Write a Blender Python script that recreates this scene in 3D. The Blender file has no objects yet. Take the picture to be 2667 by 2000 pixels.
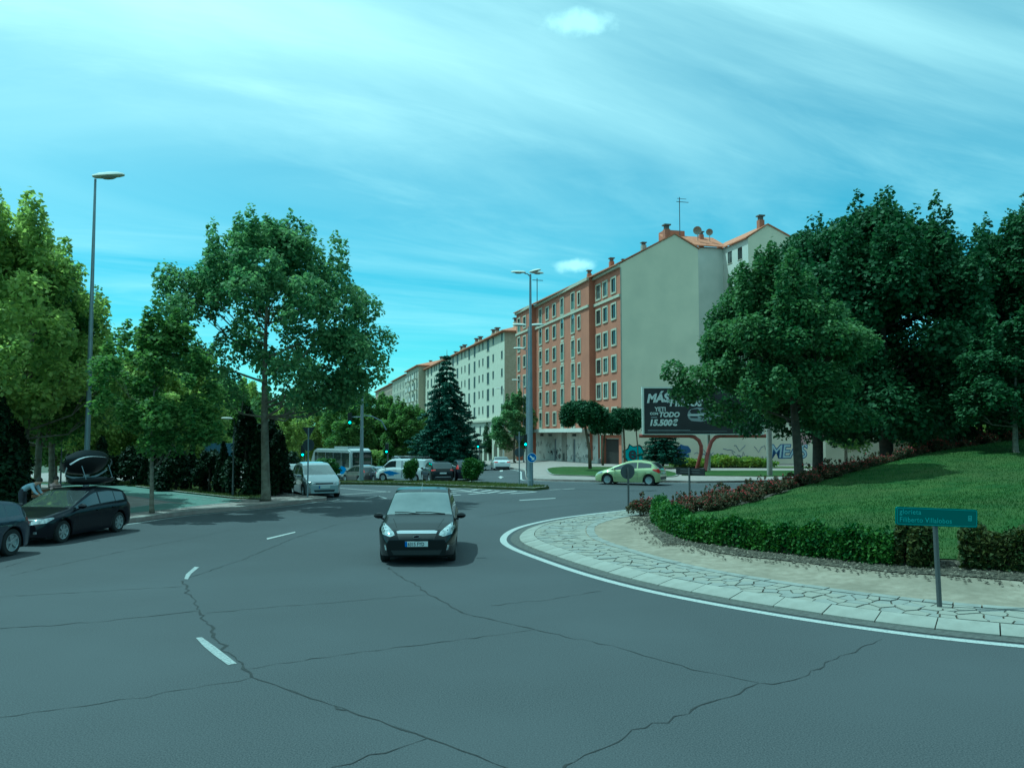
import bpy, bmesh, math, random
import numpy as np
from mathutils import Vector, Matrix
from mathutils.bvhtree import BVHTree
random.seed(7); RNG = np.random.default_rng(7)
sc = bpy.context.scene
col = sc.collection
R = math.radians
# ------------------------------------------------------------------ camera, sky, sun, exposure
CAMH, FPX, CX, CY = 3.0, 2170.0, 1333.5, 1000.0
PITCH = math.atan(131.0 / FPX)
cam_d = bpy.data.cameras.new('camera'); cam = bpy.data.objects.new('camera', cam_d); col.objects.link(cam)
cam.location = (0, 0, CAMH); cam.rotation_euler = (math.pi / 2 + PITCH, 0, 0)
cam_d.sensor_width = 36.0; cam_d.lens = 36.0 * FPX / 2667.0
cam_d.clip_start = 0.1; cam_d.clip_end = 6000
sc.camera = cam
SUN_DIR = Vector((-0.44, 0.12, 0.88)).normalized()          # towards the sun
sun_el = math.asin(SUN_DIR.z); sun_az = math.atan2(SUN_DIR.x, SUN_DIR.y)
world = bpy.data.worlds.new('World'); sc.world = world; world.use_nodes = True
wn = world.node_tree.nodes; wl = world.node_tree.links; wn.clear()
def wnode(t, **k):
    n = wn.new(t)
    for a, b in k.items(): setattr(n, a, b)
    return n
def wmath(op, a, b=None, clamp=False):
    n = wnode('ShaderNodeMath', operation=op, use_clamp=clamp)
    for i, v in enumerate((a, b)):
        if v is None: continue
        if isinstance(v, (int, float)): n.inputs[i].default_value = v
        else: wl.new(v, n.inputs[i])
    return n.outputs[0]
sky = wnode('ShaderNodeTexSky', sky_type='NISHITA', sun_disc=False, sun_elevation=sun_el, sun_rotation=sun_az,
            altitude=800, air_density=1.0, dust_density=0.6, ozone_density=0.9)
tc = wnode('ShaderNodeTexCoord'); sep = wnode('ShaderNodeSeparateXYZ'); wl.new(tc.outputs['Generated'], sep.inputs[0])
zc = wmath('ADD', wmath('MAXIMUM', sep.outputs[2], 0.0), 0.12)
comb = wnode('ShaderNodeCombineXYZ')
wl.new(wmath('DIVIDE', sep.outputs[0], zc), comb.inputs[0]); wl.new(wmath('DIVIDE', sep.outputs[1], zc), comb.inputs[1])
def cloud_layer(rot, scl, nscale, detail, rough, dist, lo, hi):
    mp = wnode('ShaderNodeMapping', vector_type='TEXTURE'); mp.inputs['Rotation'].default_value = (0, 0, rot); mp.inputs['Scale'].default_value = (1 / scl[0], 1 / scl[1], 1)
    wl.new(comb.outputs[0], mp.inputs[0])
    nz = wnode('ShaderNodeTexNoise'); nz.inputs['Scale'].default_value = nscale; nz.inputs['Detail'].default_value = detail
    nz.inputs['Roughness'].default_value = rough; nz.inputs['Distortion'].default_value = dist
    wl.new(mp.outputs[0], nz.inputs['Vector'])
    mr = wnode('ShaderNodeMapRange', interpolation_type='SMOOTHSTEP')
    mr.inputs['From Min'].default_value = lo; mr.inputs['From Max'].default_value = hi
    wl.new(nz.outputs[0], mr.inputs['Value'])
    return mr.outputs[0]
veil = cloud_layer(0.35, (0.42, 1.0, 1), 0.75, 8, 0.54, 0.8, 0.32, 0.74)      # broad thin veil
wisps = cloud_layer(0.45, (0.4, 1.5, 1), 1.5, 12, 0.66, 1.3, 0.44, 0.78)     # streaky cirrus
hi_ = wnode('ShaderNodeMapRange', interpolation_type='SMOOTHSTEP')              # veil thickens overhead
hi_.inputs['From Min'].default_value = 0.17; hi_.inputs['From Max'].default_value = 0.5
wl.new(sep.outputs[2], hi_.inputs['Value'])
amount = wmath('ADD', wmath('MULTIPLY', veil, wmath('ADD', wmath('MULTIPLY', hi_.outputs[0], 0.42), 0.38)),
               wmath('ADD', wmath('MULTIPLY', wisps, 0.16), wmath('MULTIPLY', hi_.outputs[0], 0.18)), True)
aur = wnode('ShaderNodeVectorMath', operation='DOT_PRODUCT'); aur.inputs[1].default_value = tuple(SUN_DIR); wl.new(tc.outputs['Generated'], aur.inputs[0])
aur2 = wnode('ShaderNodeMapRange', interpolation_type='SMOOTHSTEP'); aur2.inputs['From Min'].default_value = 0.30; aur2.inputs['From Max'].default_value = 0.95; aur2.inputs['To Max'].default_value = 0.22
wl.new(aur.outputs['Value'], aur2.inputs['Value']); amount = wmath('ADD', amount, aur2.outputs[0], True)      # haze brightens towards the sun
skt = wnode('ShaderNodeMix', data_type='RGBA', blend_type='MULTIPLY'); skt.inputs[0].default_value = 1.0; skt.inputs[7].default_value = (0.80, 1.22, 1.10, 1)
wl.new(sky.outputs[0], skt.inputs[6])
cmix = wnode('ShaderNodeMix', data_type='RGBA'); cmix.inputs[7].default_value = (11.2, 10.7, 10.0, 1)
wl.new(amount, cmix.inputs[0]); wl.new(skt.outputs[2], cmix.inputs[6])
# one small cumulus above the roofs
nrm = wnode('ShaderNodeVectorMath', operation='NORMALIZE'); wl.new(tc.outputs['Generated'], nrm.inputs[0])
def puff(dvec, rx, rz, prev):
    d = wnode('ShaderNodeVectorMath', operation='SUBTRACT'); wl.new(nrm.outputs[0], d.inputs[0]); d.inputs[1].default_value = dvec
    m = wnode('ShaderNodeVectorMath', operation='MULTIPLY'); wl.new(d.outputs[0], m.inputs[0]); m.inputs[1].default_value = (1 / rx, 0, 1 / rz)
    ln = wnode('ShaderNodeVectorMath', operation='LENGTH'); wl.new(m.outputs[0], ln.inputs[0])
    nz = wnode('ShaderNodeTexNoise'); nz.inputs['Scale'].default_value = 55; nz.inputs['Detail'].default_value = 5
    wl.new(nrm.outputs[0], nz.inputs['Vector'])
    v = wmath('ADD', ln.outputs['Value'], wmath('MULTIPLY', wmath('SUBTRACT', nz.outputs[0], 0.5), 1.5))
    mr = wnode('ShaderNodeMapRange', interpolation_type='SMOOTHSTEP'); mr.inputs['From Min'].default_value = 1.1; mr.inputs['From Max'].default_value = 0.2
    wl.new(v, mr.inputs['Value'])
    mx = wnode('ShaderNodeMix', data_type='RGBA'); mx.inputs[7].default_value = (10.6, 10.7, 10.2, 1)
    side = wnode('ShaderNodeMapRange'); side.inputs['From Min'].default_value = 0; side.inputs['From Max'].default_value = 0.05
    wl.new(sep.outputs[1], side.inputs['Value'])
    wl.new(wmath('MULTIPLY', wmath('MULTIPLY', mr.outputs[0], 0.75), side.outputs[0]), mx.inputs[0]); wl.new(prev, mx.inputs[6])
    return mx.outputs[2]
def raydir(x, y):
    u = (x - CX) / FPX; v = (CY - y) / FPX; c, s = math.cos(PITCH), math.sin(PITCH)
    return Vector((u, c - v * s, s + v * c))
c1 = puff(tuple(raydir(1495, 691).normalized()), 0.030, 0.009, cmix.outputs[2])
c2 = puff(tuple(raydir(1510, 60).normalized()), 0.045, 0.014, c1)
bg = wnode('ShaderNodeBackground'); bg.inputs[1].default_value = 0.098
wl.new(c2, bg.inputs[0]); wo = wnode('ShaderNodeOutputWorld'); wl.new(bg.outputs[0], wo.inputs[0])
sun_d = bpy.data.lights.new('sun', 'SUN'); sun_d.energy = 3.6; sun_d.angle = R(0.5); sun_d.color = (1.0, 0.95, 0.87)
sun = bpy.data.objects.new('sun', sun_d); col.objects.link(sun)
sun.rotation_euler = (-SUN_DIR).to_track_quat('-Z', 'Y').to_euler()
vs = sc.view_settings
vs.view_transform = 'Standard'; vs.look = 'None'; vs.gamma = 1; vs.use_curve_mapping = False
vs.exposure = 0.07
vs.use_white_balance = True; vs.white_balance_temperature = 4250; vs.white_balance_tint = -42   # the camera's own cold, cyan balance
sc.cycles.max_bounces = 6; sc.cycles.transparent_max_bounces = 6

# ------------------------------------------------------------------ helpers
def px(x, y, z=0.0):
    d = raydir(x, y); t = (z - CAMH) / d.z
    return Vector((d.x * t, d.y * t, z))
def pxY(x, y, Y):
    d = raydir(x, y); t = Y / d.y
    return Vector((d.x * t, Y, CAMH + d.z * t))
def sstep(a, b, x):
    t = min(1, max(0, (x - a) / (b - a))); return t * t * (3 - 2 * t)
def terr(X, Y):
    r = sstep(49, 66, Y)
    return -(0.062 * min(24, max(0, 5 - X)) * r) - 0.012 * min(150, max(0, Y - 58))
def link(name, me, mats=None, parent=None, loc=None, smooth=False, ang=None):
    o = bpy.data.objects.new(name, me); col.objects.link(o)
    if mats is not None:
        for m in (mats if isinstance(mats, (list, tuple)) else [mats]): me.materials.append(m)
    if parent is not None: o.parent = parent
    if loc is not None: o.location = loc
    if smooth:
        me.polygons.foreach_set('use_smooth', [True] * len(me.polygons))
        if ang: me.set_sharp_from_angle(angle=R(ang))
    return o
def tag(o, label=None, cat=None, group=None, kind=None):
    if label: o['label'] = label
    if cat: o['category'] = cat
    if group: o['group'] = group
    if kind: o['kind'] = kind
    return o
def empty(name, loc=(0, 0, 0), rz=0.0, label=None, cat=None, group=None):
    o = bpy.data.objects.new(name, None); col.objects.link(o); o.location = loc; o.rotation_euler = (0, 0, rz)
    o.empty_display_size = 0.2
    return tag(o, label, cat, group)
KIDS = {}
def children(o): return [c for c in bpy.data.objects if c.parent == o]
def copy_tree(o, parent=None):
    allk = {}
    for c in bpy.data.objects:
        if c.parent: allk.setdefault(c.parent.name, []).append(c)
    def rec(a, p):
        c = a.copy(); col.objects.link(c)
        if p is not None: c.parent = p
        for k in allk.get(a.name, []): rec(k, c)
        return c
    return rec(o, parent)
class MB:
    """collects boxes, tubes, lathes and faces, then links them as ONE mesh"""
    def __init__(s): s.v = []; s.f = []; s.m = []; s.cur = 0
    def mat(s, i): s.cur = i; return s
    def add(s, vs, fs):
        b = len(s.v); s.v += [tuple(p) for p in vs]
        for f in fs: s.f.append([i + b for i in f]); s.m.append(s.cur)
        return s
    def box(s, x0, x1, y0, y1, z0, z1):
        vs = [(x, y, z) for z in (z0, z1) for y in (y0, y1) for x in (x0, x1)]
        return s.add(vs, [(0, 2, 3, 1), (4, 5, 7, 6), (0, 1, 5, 4), (2, 6, 7, 3), (0, 4, 6, 2), (1, 3, 7, 5)])
    def tube(s, pts, rad, n=8, cap=True):
        pts = [Vector(p) for p in pts]; rad = rad if isinstance(rad, (list, tuple)) else [rad] * len(pts)
        b = len(s.v); prev = None
        for i, p in enumerate(pts):
            d = (pts[min(i + 1, len(pts) - 1)] - pts[max(i - 1, 0)]).normalized()
            if prev is None:
                a = Vector((0, 0, 1)) if abs(d.z) < 0.9 else Vector((1, 0, 0)); e1 = d.cross(a).normalized()
            else: e1 = (prev - d * prev.dot(d)).normalized()
            prev = e1; e2 = d.cross(e1)
            for k in range(n):
                t = 2 * math.pi * k / n
                s.v.append(tuple(p + (e1 * math.cos(t) + e2 * math.sin(t)) * rad[i]))
        for i in range(len(pts) - 1):
            for k in range(n):
                k2 = (k + 1) % n
                s.f.append([b + i * n + k, b + i * n + k2, b + (i + 1) * n + k2, b + (i + 1) * n + k]); s.m.append(s.cur)
        if cap:
            s.f.append([b + k for k in range(n)][::-1]); s.m.append(s.cur)
            s.f.append([b + (len(pts) - 1) * n + k for k in range(n)]); s.m.append(s.cur)
        return s
    def lathe(s, prof, n=16, axis='z', c=(0, 0, 0)):
        b = len(s.v)
        for (r, h) in prof:
            for k in range(n):
                t = 2 * math.pi * k / n; a, bb = r * math.cos(t), r * math.sin(t)
                p = (a, bb, h) if axis == 'z' else ((a, h, bb) if axis == 'y' else (h, a, bb))
                s.v.append((p[0] + c[0], p[1] + c[1], p[2] + c[2]))
        for i in range(len(prof) - 1):
            for k in range(n):
                k2 = (k + 1) % n
                s.f.append([b + i * n + k, b + i * n + k2, b + (i + 1) * n + k2, b + (i + 1) * n + k]); s.m.append(s.cur)
        return s
    def prism(s, poly, y0, y1):           # poly in (x,z), extruded along y
        n = len(poly); vs = [(x, y0, z) for x, z in poly] + [(x, y1, z) for x, z in poly]
        fs = [list(range(n)), list(range(2 * n - 1, n - 1, -1))] + [[i, i + n, (i + 1) % n + n, (i + 1) % n] for i in range(n)]
        return s.add(vs, fs)
    def slab(s, poly, z0, z1):            # poly in (x,y), extruded along z
        n = len(poly); vs = [(x, y, z0) for x, y in poly] + [(x, y, z1) for x, y in poly]
        fs = [list(range(n))[::-1], list(range(n, 2 * n))] + [[i, (i + 1) % n, (i + 1) % n + n, i + n] for i in range(n)]
        return s.add(vs, fs)
    def mesh(s, name='mesh'):
        me = bpy.data.meshes.new(name); me.from_pydata(s.v, [], s.f)
        if any(s.m): me.polygons.foreach_set('material_index', s.m)
        bm = bmesh.new(); bm.from_mesh(me); bmesh.ops.recalc_face_normals(bm, faces=bm.faces); bm.to_mesh(me); bm.free()
        return me
    def build(s, name, mats, parent=None, loc=None, smooth=False, ang=35):
        return link(name, s.mesh(name), mats, parent, loc, smooth, ang if smooth else None)
def area(poly): return 0.5 * sum(poly[i][0] * poly[(i + 1) % len(poly)][1] - poly[(i + 1) % len(poly)][0] * poly[i][1] for i in range(len(poly)))
def drape(name, poly, dz, mat, parent=None, step=2.5, h=0.0, side_mat=None, zf=None, cut=None):
    """polygon laid over the terrain; h>0 gives it a kerb-high skirt down to the road"""
    zf = zf or terr
    bm = bmesh.new(); vs = [bm.verts.new((p[0], p[1], 0)) for p in poly]
    f = bm.faces.new(vs); f.normal_update(); bmesh.ops.triangulate(bm, faces=bm.faces[:])
    xs = [p[0] for p in poly]; ys = [p[1] for p in poly]
    cut = cut or (max(ys) > 46)
    if cut:
        for ax, (lo, hi) in ((0, (min(xs), max(xs))), (1, (min(ys), max(ys)))):
            k = math.floor(lo / step) + 1
            while k * step < hi:
                co = Vector((0, 0, 0)); co[ax] = k * step; no = Vector((0, 0, 0)); no[ax] = 1
                bmesh.ops.bisect_plane(bm, geom=bm.verts[:] + bm.edges[:] + bm.faces[:], plane_co=co, plane_no=no, dist=1e-5)
                k += 1
    for fc in bm.faces:
        fc.normal_update()
        if fc.normal.z < 0: fc.normal_flip()
    if h > 0:
        be = [e for e in bm.edges if len(e.link_faces) == 1]
        r = bmesh.ops.extrude_edge_only(bm, edges=be)
        low = {v for v in r['geom'] if isinstance(v, bmesh.types.BMVert)}
    else: low = set()
    for v in bm.verts: v.co.z = zf(v.co.x, v.co.y) + dz - (h + 0.05 if v in low else 0)
    for fc in bm.faces:
        fc.normal_update()
        if fc.normal.z < -0.5: fc.normal_flip()
    me = bpy.data.meshes.new(name); bm.to_mesh(me); bm.free()
    return link(name, me, mat, parent)
def offset_line(pts, d):
    """offset polyline to its left by d"""
    out = []
    for i, p in enumerate(pts):
        a = Vector(pts[max(i - 1, 0)][:2]); b = Vector(pts[min(i + 1, len(pts) - 1)][:2]); t = (b - a).normalized()
        out.append((p[0] - t.y * d, p[1] + t.x * d))
    return out
def smooth_line(pts, n=8):
    """Catmull-Rom through the points"""
    P = [Vector(p[:2]) for p in pts]; P = [P[0] * 2 - P[1]] + P + [P[-1] * 2 - P[-2]]; out = []
    for i in range(1, len(P) - 2):
        for k in range(n):
            t = k / n; a, b, c, d = P[i - 1:i + 3]
            out.append(tuple(0.5 * ((2 * b) + (-a + c) * t + (2 * a - 5 * b + 4 * c - d) * t * t + (-a + 3 * b - 3 * c + d) * t ** 3)))
    out.append(tuple(P[-2])); return out
def strip(name, pts, w, dz, mat, parent=None, zf=None, cut=True):
    """thin band w wide centred on a polyline, lying on the ground"""
    zf = zf or terr; P = []
    for i in range(len(pts) - 1):
        a, b = Vector(pts[i][:2]), Vector(pts[i + 1][:2]); n = max(1, int((b - a).length / 2.0)) if cut else 1
        P += [a.lerp(b, k / n) for k in range(n)]
    P.append(Vector(pts[-1][:2])); P = [tuple(p) for p in P]
    L = offset_line(P, w / 2); Rr = offset_line(P, -w / 2)
    vs = [(x, y, zf(x, y) + dz) for x, y in L] + [(x, y, zf(x, y) + dz) for x, y in Rr]; n = len(P)
    me = bpy.data.meshes.new(name); me.from_pydata(vs, [], [[i + n, i + 1 + n, i + 1, i] for i in range(n - 1)])
    return link(name, me, mat, parent)
# ------------------------------------------------------------------ materials
def mat(name, c, rough=0.6, metal=0.0, spec=0.5, c2=None, nscale=6.0, bump=0.0, bscale=None, detail=5, emit=None, estr=0, coat=0, lo=0.35, hi=0.65, alpha=None, space='Object', c3=None, n3=0.6, f3=0.5):
    m = bpy.data.materials.new(name); m.use_nodes = True; nt = m.node_tree; b = nt.nodes['Principled BSDF']
    b.inputs['Roughness'].default_value = rough; b.inputs['Metallic'].default_value = metal
    b.inputs['Specular IOR Level'].default_value = spec; b.inputs['Coat Weight'].default_value = coat
    b.inputs['Coat Roughness'].default_value = 0.05
    b.inputs['Base Color'].default_value = (*c, 1)
    if c2 or bump:
        t = nt.nodes.new('ShaderNodeTexCoord')
    if c2:
        nz = nt.nodes.new('ShaderNodeTexNoise'); nz.inputs['Scale'].default_value = nscale; nz.inputs['Detail'].default_value = detail
        nt.links.new(t.outputs[space], nz.inputs['Vector'])
        mr = nt.nodes.new('ShaderNodeMapRange'); mr.inputs['From Min'].default_value = lo; mr.inputs['From Max'].default_value = hi
        nt.links.new(nz.outputs[0], mr.inputs['Value'])
        mx = nt.nodes.new('ShaderNodeMix'); mx.data_type = 'RGBA'; mx.inputs[6].default_value = (*c, 1); mx.inputs[7].default_value = (*c2, 1)
        nt.links.new(mr.outputs[0], mx.inputs[0]); outc = mx.outputs[2]
        if c3:
            n2 = nt.nodes.new('ShaderNodeTexNoise'); n2.inputs['Scale'].default_value = n3; n2.inputs['Detail'].default_value = 4
            nt.links.new(t.outputs[space], n2.inputs['Vector'])
            mr2 = nt.nodes.new('ShaderNodeMapRange'); mr2.inputs['From Min'].default_value = 0.42; mr2.inputs['From Max'].default_value = 0.68; mr2.inputs['To Max'].default_value = f3
            nt.links.new(n2.outputs[0], mr2.inputs['Value'])
            m2 = nt.nodes.new('ShaderNodeMix'); m2.data_type = 'RGBA'; m2.inputs[7].default_value = (*c3, 1)
            nt.links.new(outc, m2.inputs[6]); nt.links.new(mr2.outputs[0], m2.inputs[0]); outc = m2.outputs[2]
        nt.links.new(outc, b.inputs['Base Color'])
    if bump:
        nb = nt.nodes.new('ShaderNodeTexNoise'); nb.inputs['Scale'].default_value = bscale or nscale * 4; nb.inputs['Detail'].default_value = 4
        nt.links.new(t.outputs[space], nb.inputs['Vector'])
        bp = nt.nodes.new('ShaderNodeBump'); bp.inputs['Strength'].default_value = bump; bp.inputs['Distance'].default_value = 0.03
        nt.links.new(nb.outputs[0], bp.inputs['Height']); nt.links.new(bp.outputs[0], b.inputs['Normal'])
    if emit: b.inputs['Emission Color'].default_value = (*emit, 1); b.inputs['Emission Strength'].default_value = estr
    return m
def leaf_mat(name, ca, cb, cc=None, trans=0.35, nscale=0.5):
    m = bpy.data.materials.new(name); m.use_nodes = True; nt = m.node_tree; N = nt.nodes; L = nt.links
    N.remove(N['Principled BSDF'])
    at = N.new('ShaderNodeAttribute'); at.attribute_name = 'shade'
    t = N.new('ShaderNodeTexCoord'); nz = N.new('ShaderNodeTexNoise'); nz.inputs['Scale'].default_value = nscale; nz.inputs['Detail'].default_value = 3
    L.new(t.outputs['Object'], nz.inputs['Vector'])
    oi = N.new('ShaderNodeObjectInfo')
    ad = N.new('ShaderNodeMath'); ad.operation = 'ADD'; L.new(at.outputs['Fac'], ad.inputs[0]); 
    ml = N.new('ShaderNodeMath'); ml.operation = 'MULTIPLY_ADD'; L.new(nz.outputs[0], ml.inputs[0]); ml.inputs[1].default_value = 1.6; ml.inputs[2].default_value = -0.8
    L.new(ml.outputs[0], ad.inputs[1])
    mx = N.new('ShaderNodeMix'); mx.data_type = 'RGBA'; mx.clamp_factor = True; mx.inputs[6].default_value = (*ca, 1); mx.inputs[7].default_value = (*cb, 1)
    L.new(ad.outputs[0], mx.inputs[0]); outc = mx.outputs[2]
    d = N.new('ShaderNodeBsdfPrincipled'); d.inputs['Roughness'].default_value = 0.6; d.inputs['Specular IOR Level'].default_value = 0.16
    tr = N.new('ShaderNodeBsdfTranslucent'); ms = N.new('ShaderNodeMixShader'); ms.inputs[0].default_value = trans
    L.new(outc, d.inputs['Base Color'])
    hs = N.new('ShaderNodeHueSaturation'); hs.inputs['Value'].default_value = 1.5; hs.inputs['Saturation'].default_value = 1.1; L.new(outc, hs.inputs['Color'])
    L.new(hs.outputs[0], tr.inputs['Color']); L.new(d.outputs[0], ms.inputs[1]); L.new(tr.outputs[0], ms.inputs[2])
    L.new(ms.outputs[0], N['Material Output'].inputs[0])
    return m
M = {}
M['asphalt'] = mat('asphalt', (0.024, 0.025, 0.029), 0.85, c2=(0.106, 0.107, 0.112), nscale=60, bump=0.25, bscale=120, detail=3, lo=0.3, hi=0.75, c3=(0.076, 0.078, 0.084), n3=0.22, f3=0.6, spec=0.3)
M['crack'] = mat('crack_tar', (0.012, 0.012, 0.013), 0.9, c2=(0.03, 0.03, 0.03), nscale=20)
M['paint'] = mat('road_paint', (0.40, 0.39, 0.37), 0.75, c2=(0.22, 0.22, 0.22), nscale=26, lo=0.48, hi=0.72)
M['paint_worn'] = mat('road_paint_worn', (0.34, 0.34, 0.33), 0.75, c2=(0.17, 0.17, 0.17), nscale=30, lo=0.42, hi=0.68)
M['pavement'] = mat('pavement_tiles', (0.24, 0.185, 0.165), 0.85, c2=(0.31, 0.255, 0.23), nscale=3, bump=0.1, bscale=30)
M['kerb'] = mat('kerb_concrete', (0.30, 0.28, 0.25), 0.85, c2=(0.22, 0.20, 0.18), nscale=5, bump=0.15)
M['cycle'] = mat('cycle_lane_green', (0.10, 0.15, 0.12), 0.85, c2=(0.125, 0.175, 0.145), nscale=4, bump=0.1)
M['grass'] = mat('grass', (0.030, 0.062, 0.011), 0.9, c2=(0.060, 0.092, 0.020), nscale=1.2, bump=0.6, bscale=40, c3=(0.06, 0.066, 0.022), n3=0.35, f3=0.4, spec=0.15)
M['grass_dry'] = mat('grass_dry', (0.06, 0.09, 0.025), 0.9, c2=(0.11, 0.11, 0.045), nscale=2, bump=0.6, bscale=30, spec=0.15)
M['earth'] = mat('earth', (0.10, 0.09, 0.06), 0.95, c2=(0.05, 0.07, 0.03), nscale=0.3, bump=0.2)
M['sand'] = mat('sand', (0.225, 0.185, 0.14), 0.95, c2=(0.30, 0.25, 0.195), nscale=5, bump=0.35, bscale=60, c3=(0.16, 0.135, 0.10), n3=0.8, f3=0.6, spec=0.2)
M['mulch'] = mat('mulch', (0.045, 0.038, 0.026), 0.95, c2=(0.13, 0.105, 0.075), nscale=16, bump=0.8, bscale=26, lo=0.42, hi=0.7)
M['stone'] = mat('paving_stone', (0.24, 0.218, 0.182), 0.85, c2=(0.31, 0.288, 0.245), nscale=2.5, bump=0.15, bscale=25, c3=(0.19, 0.175, 0.145), n3=1.3, f3=0.55)
M['stone2'] = mat('paving_stone_grey', (0.21, 0.20, 0.18), 0.85, c2=(0.275, 0.262, 0.235), nscale=3, bump=0.12, bscale=25)
M['mortar'] = mat('joint_earth', (0.045, 0.036, 0.028), 0.95, c2=(0.12, 0.09, 0.06), nscale=6)
M['kerb_light'] = mat('kerb_light', (0.235, 0.218, 0.188), 0.85, c2=(0.295, 0.275, 0.24), nscale=4, bump=0.12, bscale=30, c3=(0.21, 0.195, 0.17), n3=0.7, f3=0.5)
M['gutter'] = mat('gutter', (0.10, 0.095, 0.085), 0.9, c2=(0.065, 0.06, 0.055), nscale=12)
M['orange'] = mat('orange_render', (0.40, 0.15, 0.088), 0.85, c2=(0.35, 0.13, 0.078), nscale=0.6, bump=0.05, bscale=10)
M['cream'] = mat('cream_moulding', (0.50, 0.44, 0.34), 0.8, c2=(0.44, 0.39, 0.30), nscale=2)
M['gable'] = mat('gable_render', (0.72, 0.62, 0.47), 0.9, c2=(0.67, 0.58, 0.44), nscale=0.25, c3=(0.58, 0.51, 0.39), n3=0.35, f3=0.6)
M['white_wall'] = mat('white_render', (0.62, 0.58, 0.52), 0.85, c2=(0.56, 0.53, 0.47), nscale=0.7)
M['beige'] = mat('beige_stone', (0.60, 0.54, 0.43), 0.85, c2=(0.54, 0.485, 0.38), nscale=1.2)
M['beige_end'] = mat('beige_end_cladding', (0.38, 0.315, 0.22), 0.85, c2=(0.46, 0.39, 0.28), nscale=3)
M['cream2'] = mat('pale_render', (0.47, 0.42, 0.33), 0.85, c2=(0.40, 0.36, 0.28), nscale=0.8)
M['brown_far'] = mat('brown_far_wall', (0.33, 0.23, 0.17), 0.85, c2=(0.39, 0.29, 0.22), nscale=1)
M['roof'] = mat('terracotta_tiles', (0.36, 0.13, 0.065), 0.85, c2=(0.46, 0.20, 0.11), nscale=4, bump=0.4, bscale=10)
M['chimney'] = mat('chimney_brick', (0.36, 0.15, 0.09), 0.85, c2=(0.28, 0.11, 0.07), nscale=6)
M['chimney_cap'] = mat('chimney_cap', (0.12, 0.11, 0.10), 0.8)
M['pane'] = mat('window_glass', (0.025, 0.03, 0.033), 0.06, spec=0.9)
M['pane_pale'] = mat('window_glass_blind', (0.16, 0.17, 0.16), 0.15, spec=0.8, c2=(0.06, 0.07, 0.07), nscale=1.0)
M['sash'] = mat('window_sash', (0.07, 0.075, 0.06), 0.5)
M['rail'] = mat('green_balcony_panel', (0.085, 0.115, 0.085), 0.5)
M['shutter'] = mat('dark_shutter', (0.02, 0.022, 0.022), 0.5)
M['gate'] = mat('dark_gate', (0.018, 0.015, 0.014), 0.5)
M['whitewash'] = mat('whitewashed_shopfront', (0.66, 0.64, 0.58), 0.85, c2=(0.52, 0.50, 0.44), nscale=1.3)
M['concrete'] = mat('concrete', (0.34, 0.32, 0.28), 0.85, c2=(0.28, 0.265, 0.23), nscale=2)
M['steel'] = mat('galvanised_steel', (0.27, 0.29, 0.32), 0.5, metal=0.35, c2=(0.22, 0.24, 0.26), nscale=2)
M['steel_blue'] = mat('grey_painted_post', (0.17, 0.20, 0.24), 0.55, metal=0.2)
M['lamp_white'] = mat('lamp_housing', (0.62, 0.60, 0.54), 0.5)
M['lamp_glass'] = mat('lamp_diffuser', (0.30, 0.31, 0.30), 0.2)
M['black'] = mat('black_plastic', (0.012, 0.012, 0.013), 0.45)
M['sign_back'] = mat('sign_back', (0.055, 0.06, 0.065), 0.6, metal=0.1)
M['dark_post'] = mat('dark_post', (0.07, 0.07, 0.07), 0.6)
M['blue_sign'] = mat('blue_sign', (0.012, 0.10, 0.42), 0.35)
M['white_sign'] = mat('white_sign', (0.75, 0.76, 0.75), 0.4)
M['green_sign'] = mat('green_sign', (0.0, 0.085, 0.075), 0.35)
M['sign_letter'] = mat('sign_lettering', (0.13, 0.30, 0.28), 0.5)
M['signal_on'] = mat('signal_green', (0.05, 0.6, 0.4), 0.3, emit=(0.25, 1.0, 0.75), estr=2.5)
M['signal_off'] = mat('signal_dark_lens', (0.02, 0.012, 0.01), 0.3)
M['poster'] = mat('poster_black', (0.020, 0.018, 0.022), 0.5, c2=(0.03, 0.028, 0.032), nscale=0.8)
M['poster_white'] = mat('poster_print_white', (0.62, 0.62, 0.60), 0.5)
M['poster_grey'] = mat('poster_print_grey', (0.30, 0.31, 0.33), 0.5)
M['red_steel'] = mat('red_painted_steel', (0.27, 0.06, 0.045), 0.5, c2=(0.20, 0.05, 0.04), nscale=4)
M['bark'] = mat('bark', (0.115, 0.095, 0.068), 0.9, c2=(0.21, 0.185, 0.14), nscale=5, bump=0.6, bscale=14)
M['bark_dark'] = mat('bark_dark', (0.05, 0.04, 0.03), 0.9, c2=(0.09, 0.07, 0.05), nscale=5, bump=0.6, bscale=14)
M['bark_pine'] = mat('bark_pine', (0.13, 0.085, 0.055), 0.9, c2=(0.19, 0.14, 0.10), nscale=5, bump=0.6, bscale=14)
M['leaf_mid'] = leaf_mat('leaf_mid_green', (0.078, 0.140, 0.058), (0.22, 0.30, 0.12), trans=0.45)
M['leaf_yel'] = leaf_mat('leaf_yellow_green', (0.165, 0.225, 0.065), (0.42, 0.47, 0.14), trans=0.55)
M['leaf_back'] = leaf_mat('leaf_background_green', (0.075, 0.130, 0.036), (0.19, 0.26, 0.07), trans=0.45)
M['leaf_dark'] = leaf_mat('leaf_dark_green', (0.032, 0.066, 0.024), (0.072, 0.125, 0.046), trans=0.25)
M['leaf_maple'] = leaf_mat('leaf_maple', (0.045, 0.092, 0.030), (0.14, 0.205, 0.07), trans=0.3)
M['leaf_cedar'] = leaf_mat('needle_cedar', (0.018, 0.052, 0.034), (0.06, 0.115, 0.075), trans=0.1)
M['leaf_pine'] = leaf_mat('needle_pine', (0.016, 0.045, 0.016), (0.05, 0.095, 0.03), trans=0.1)
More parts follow.
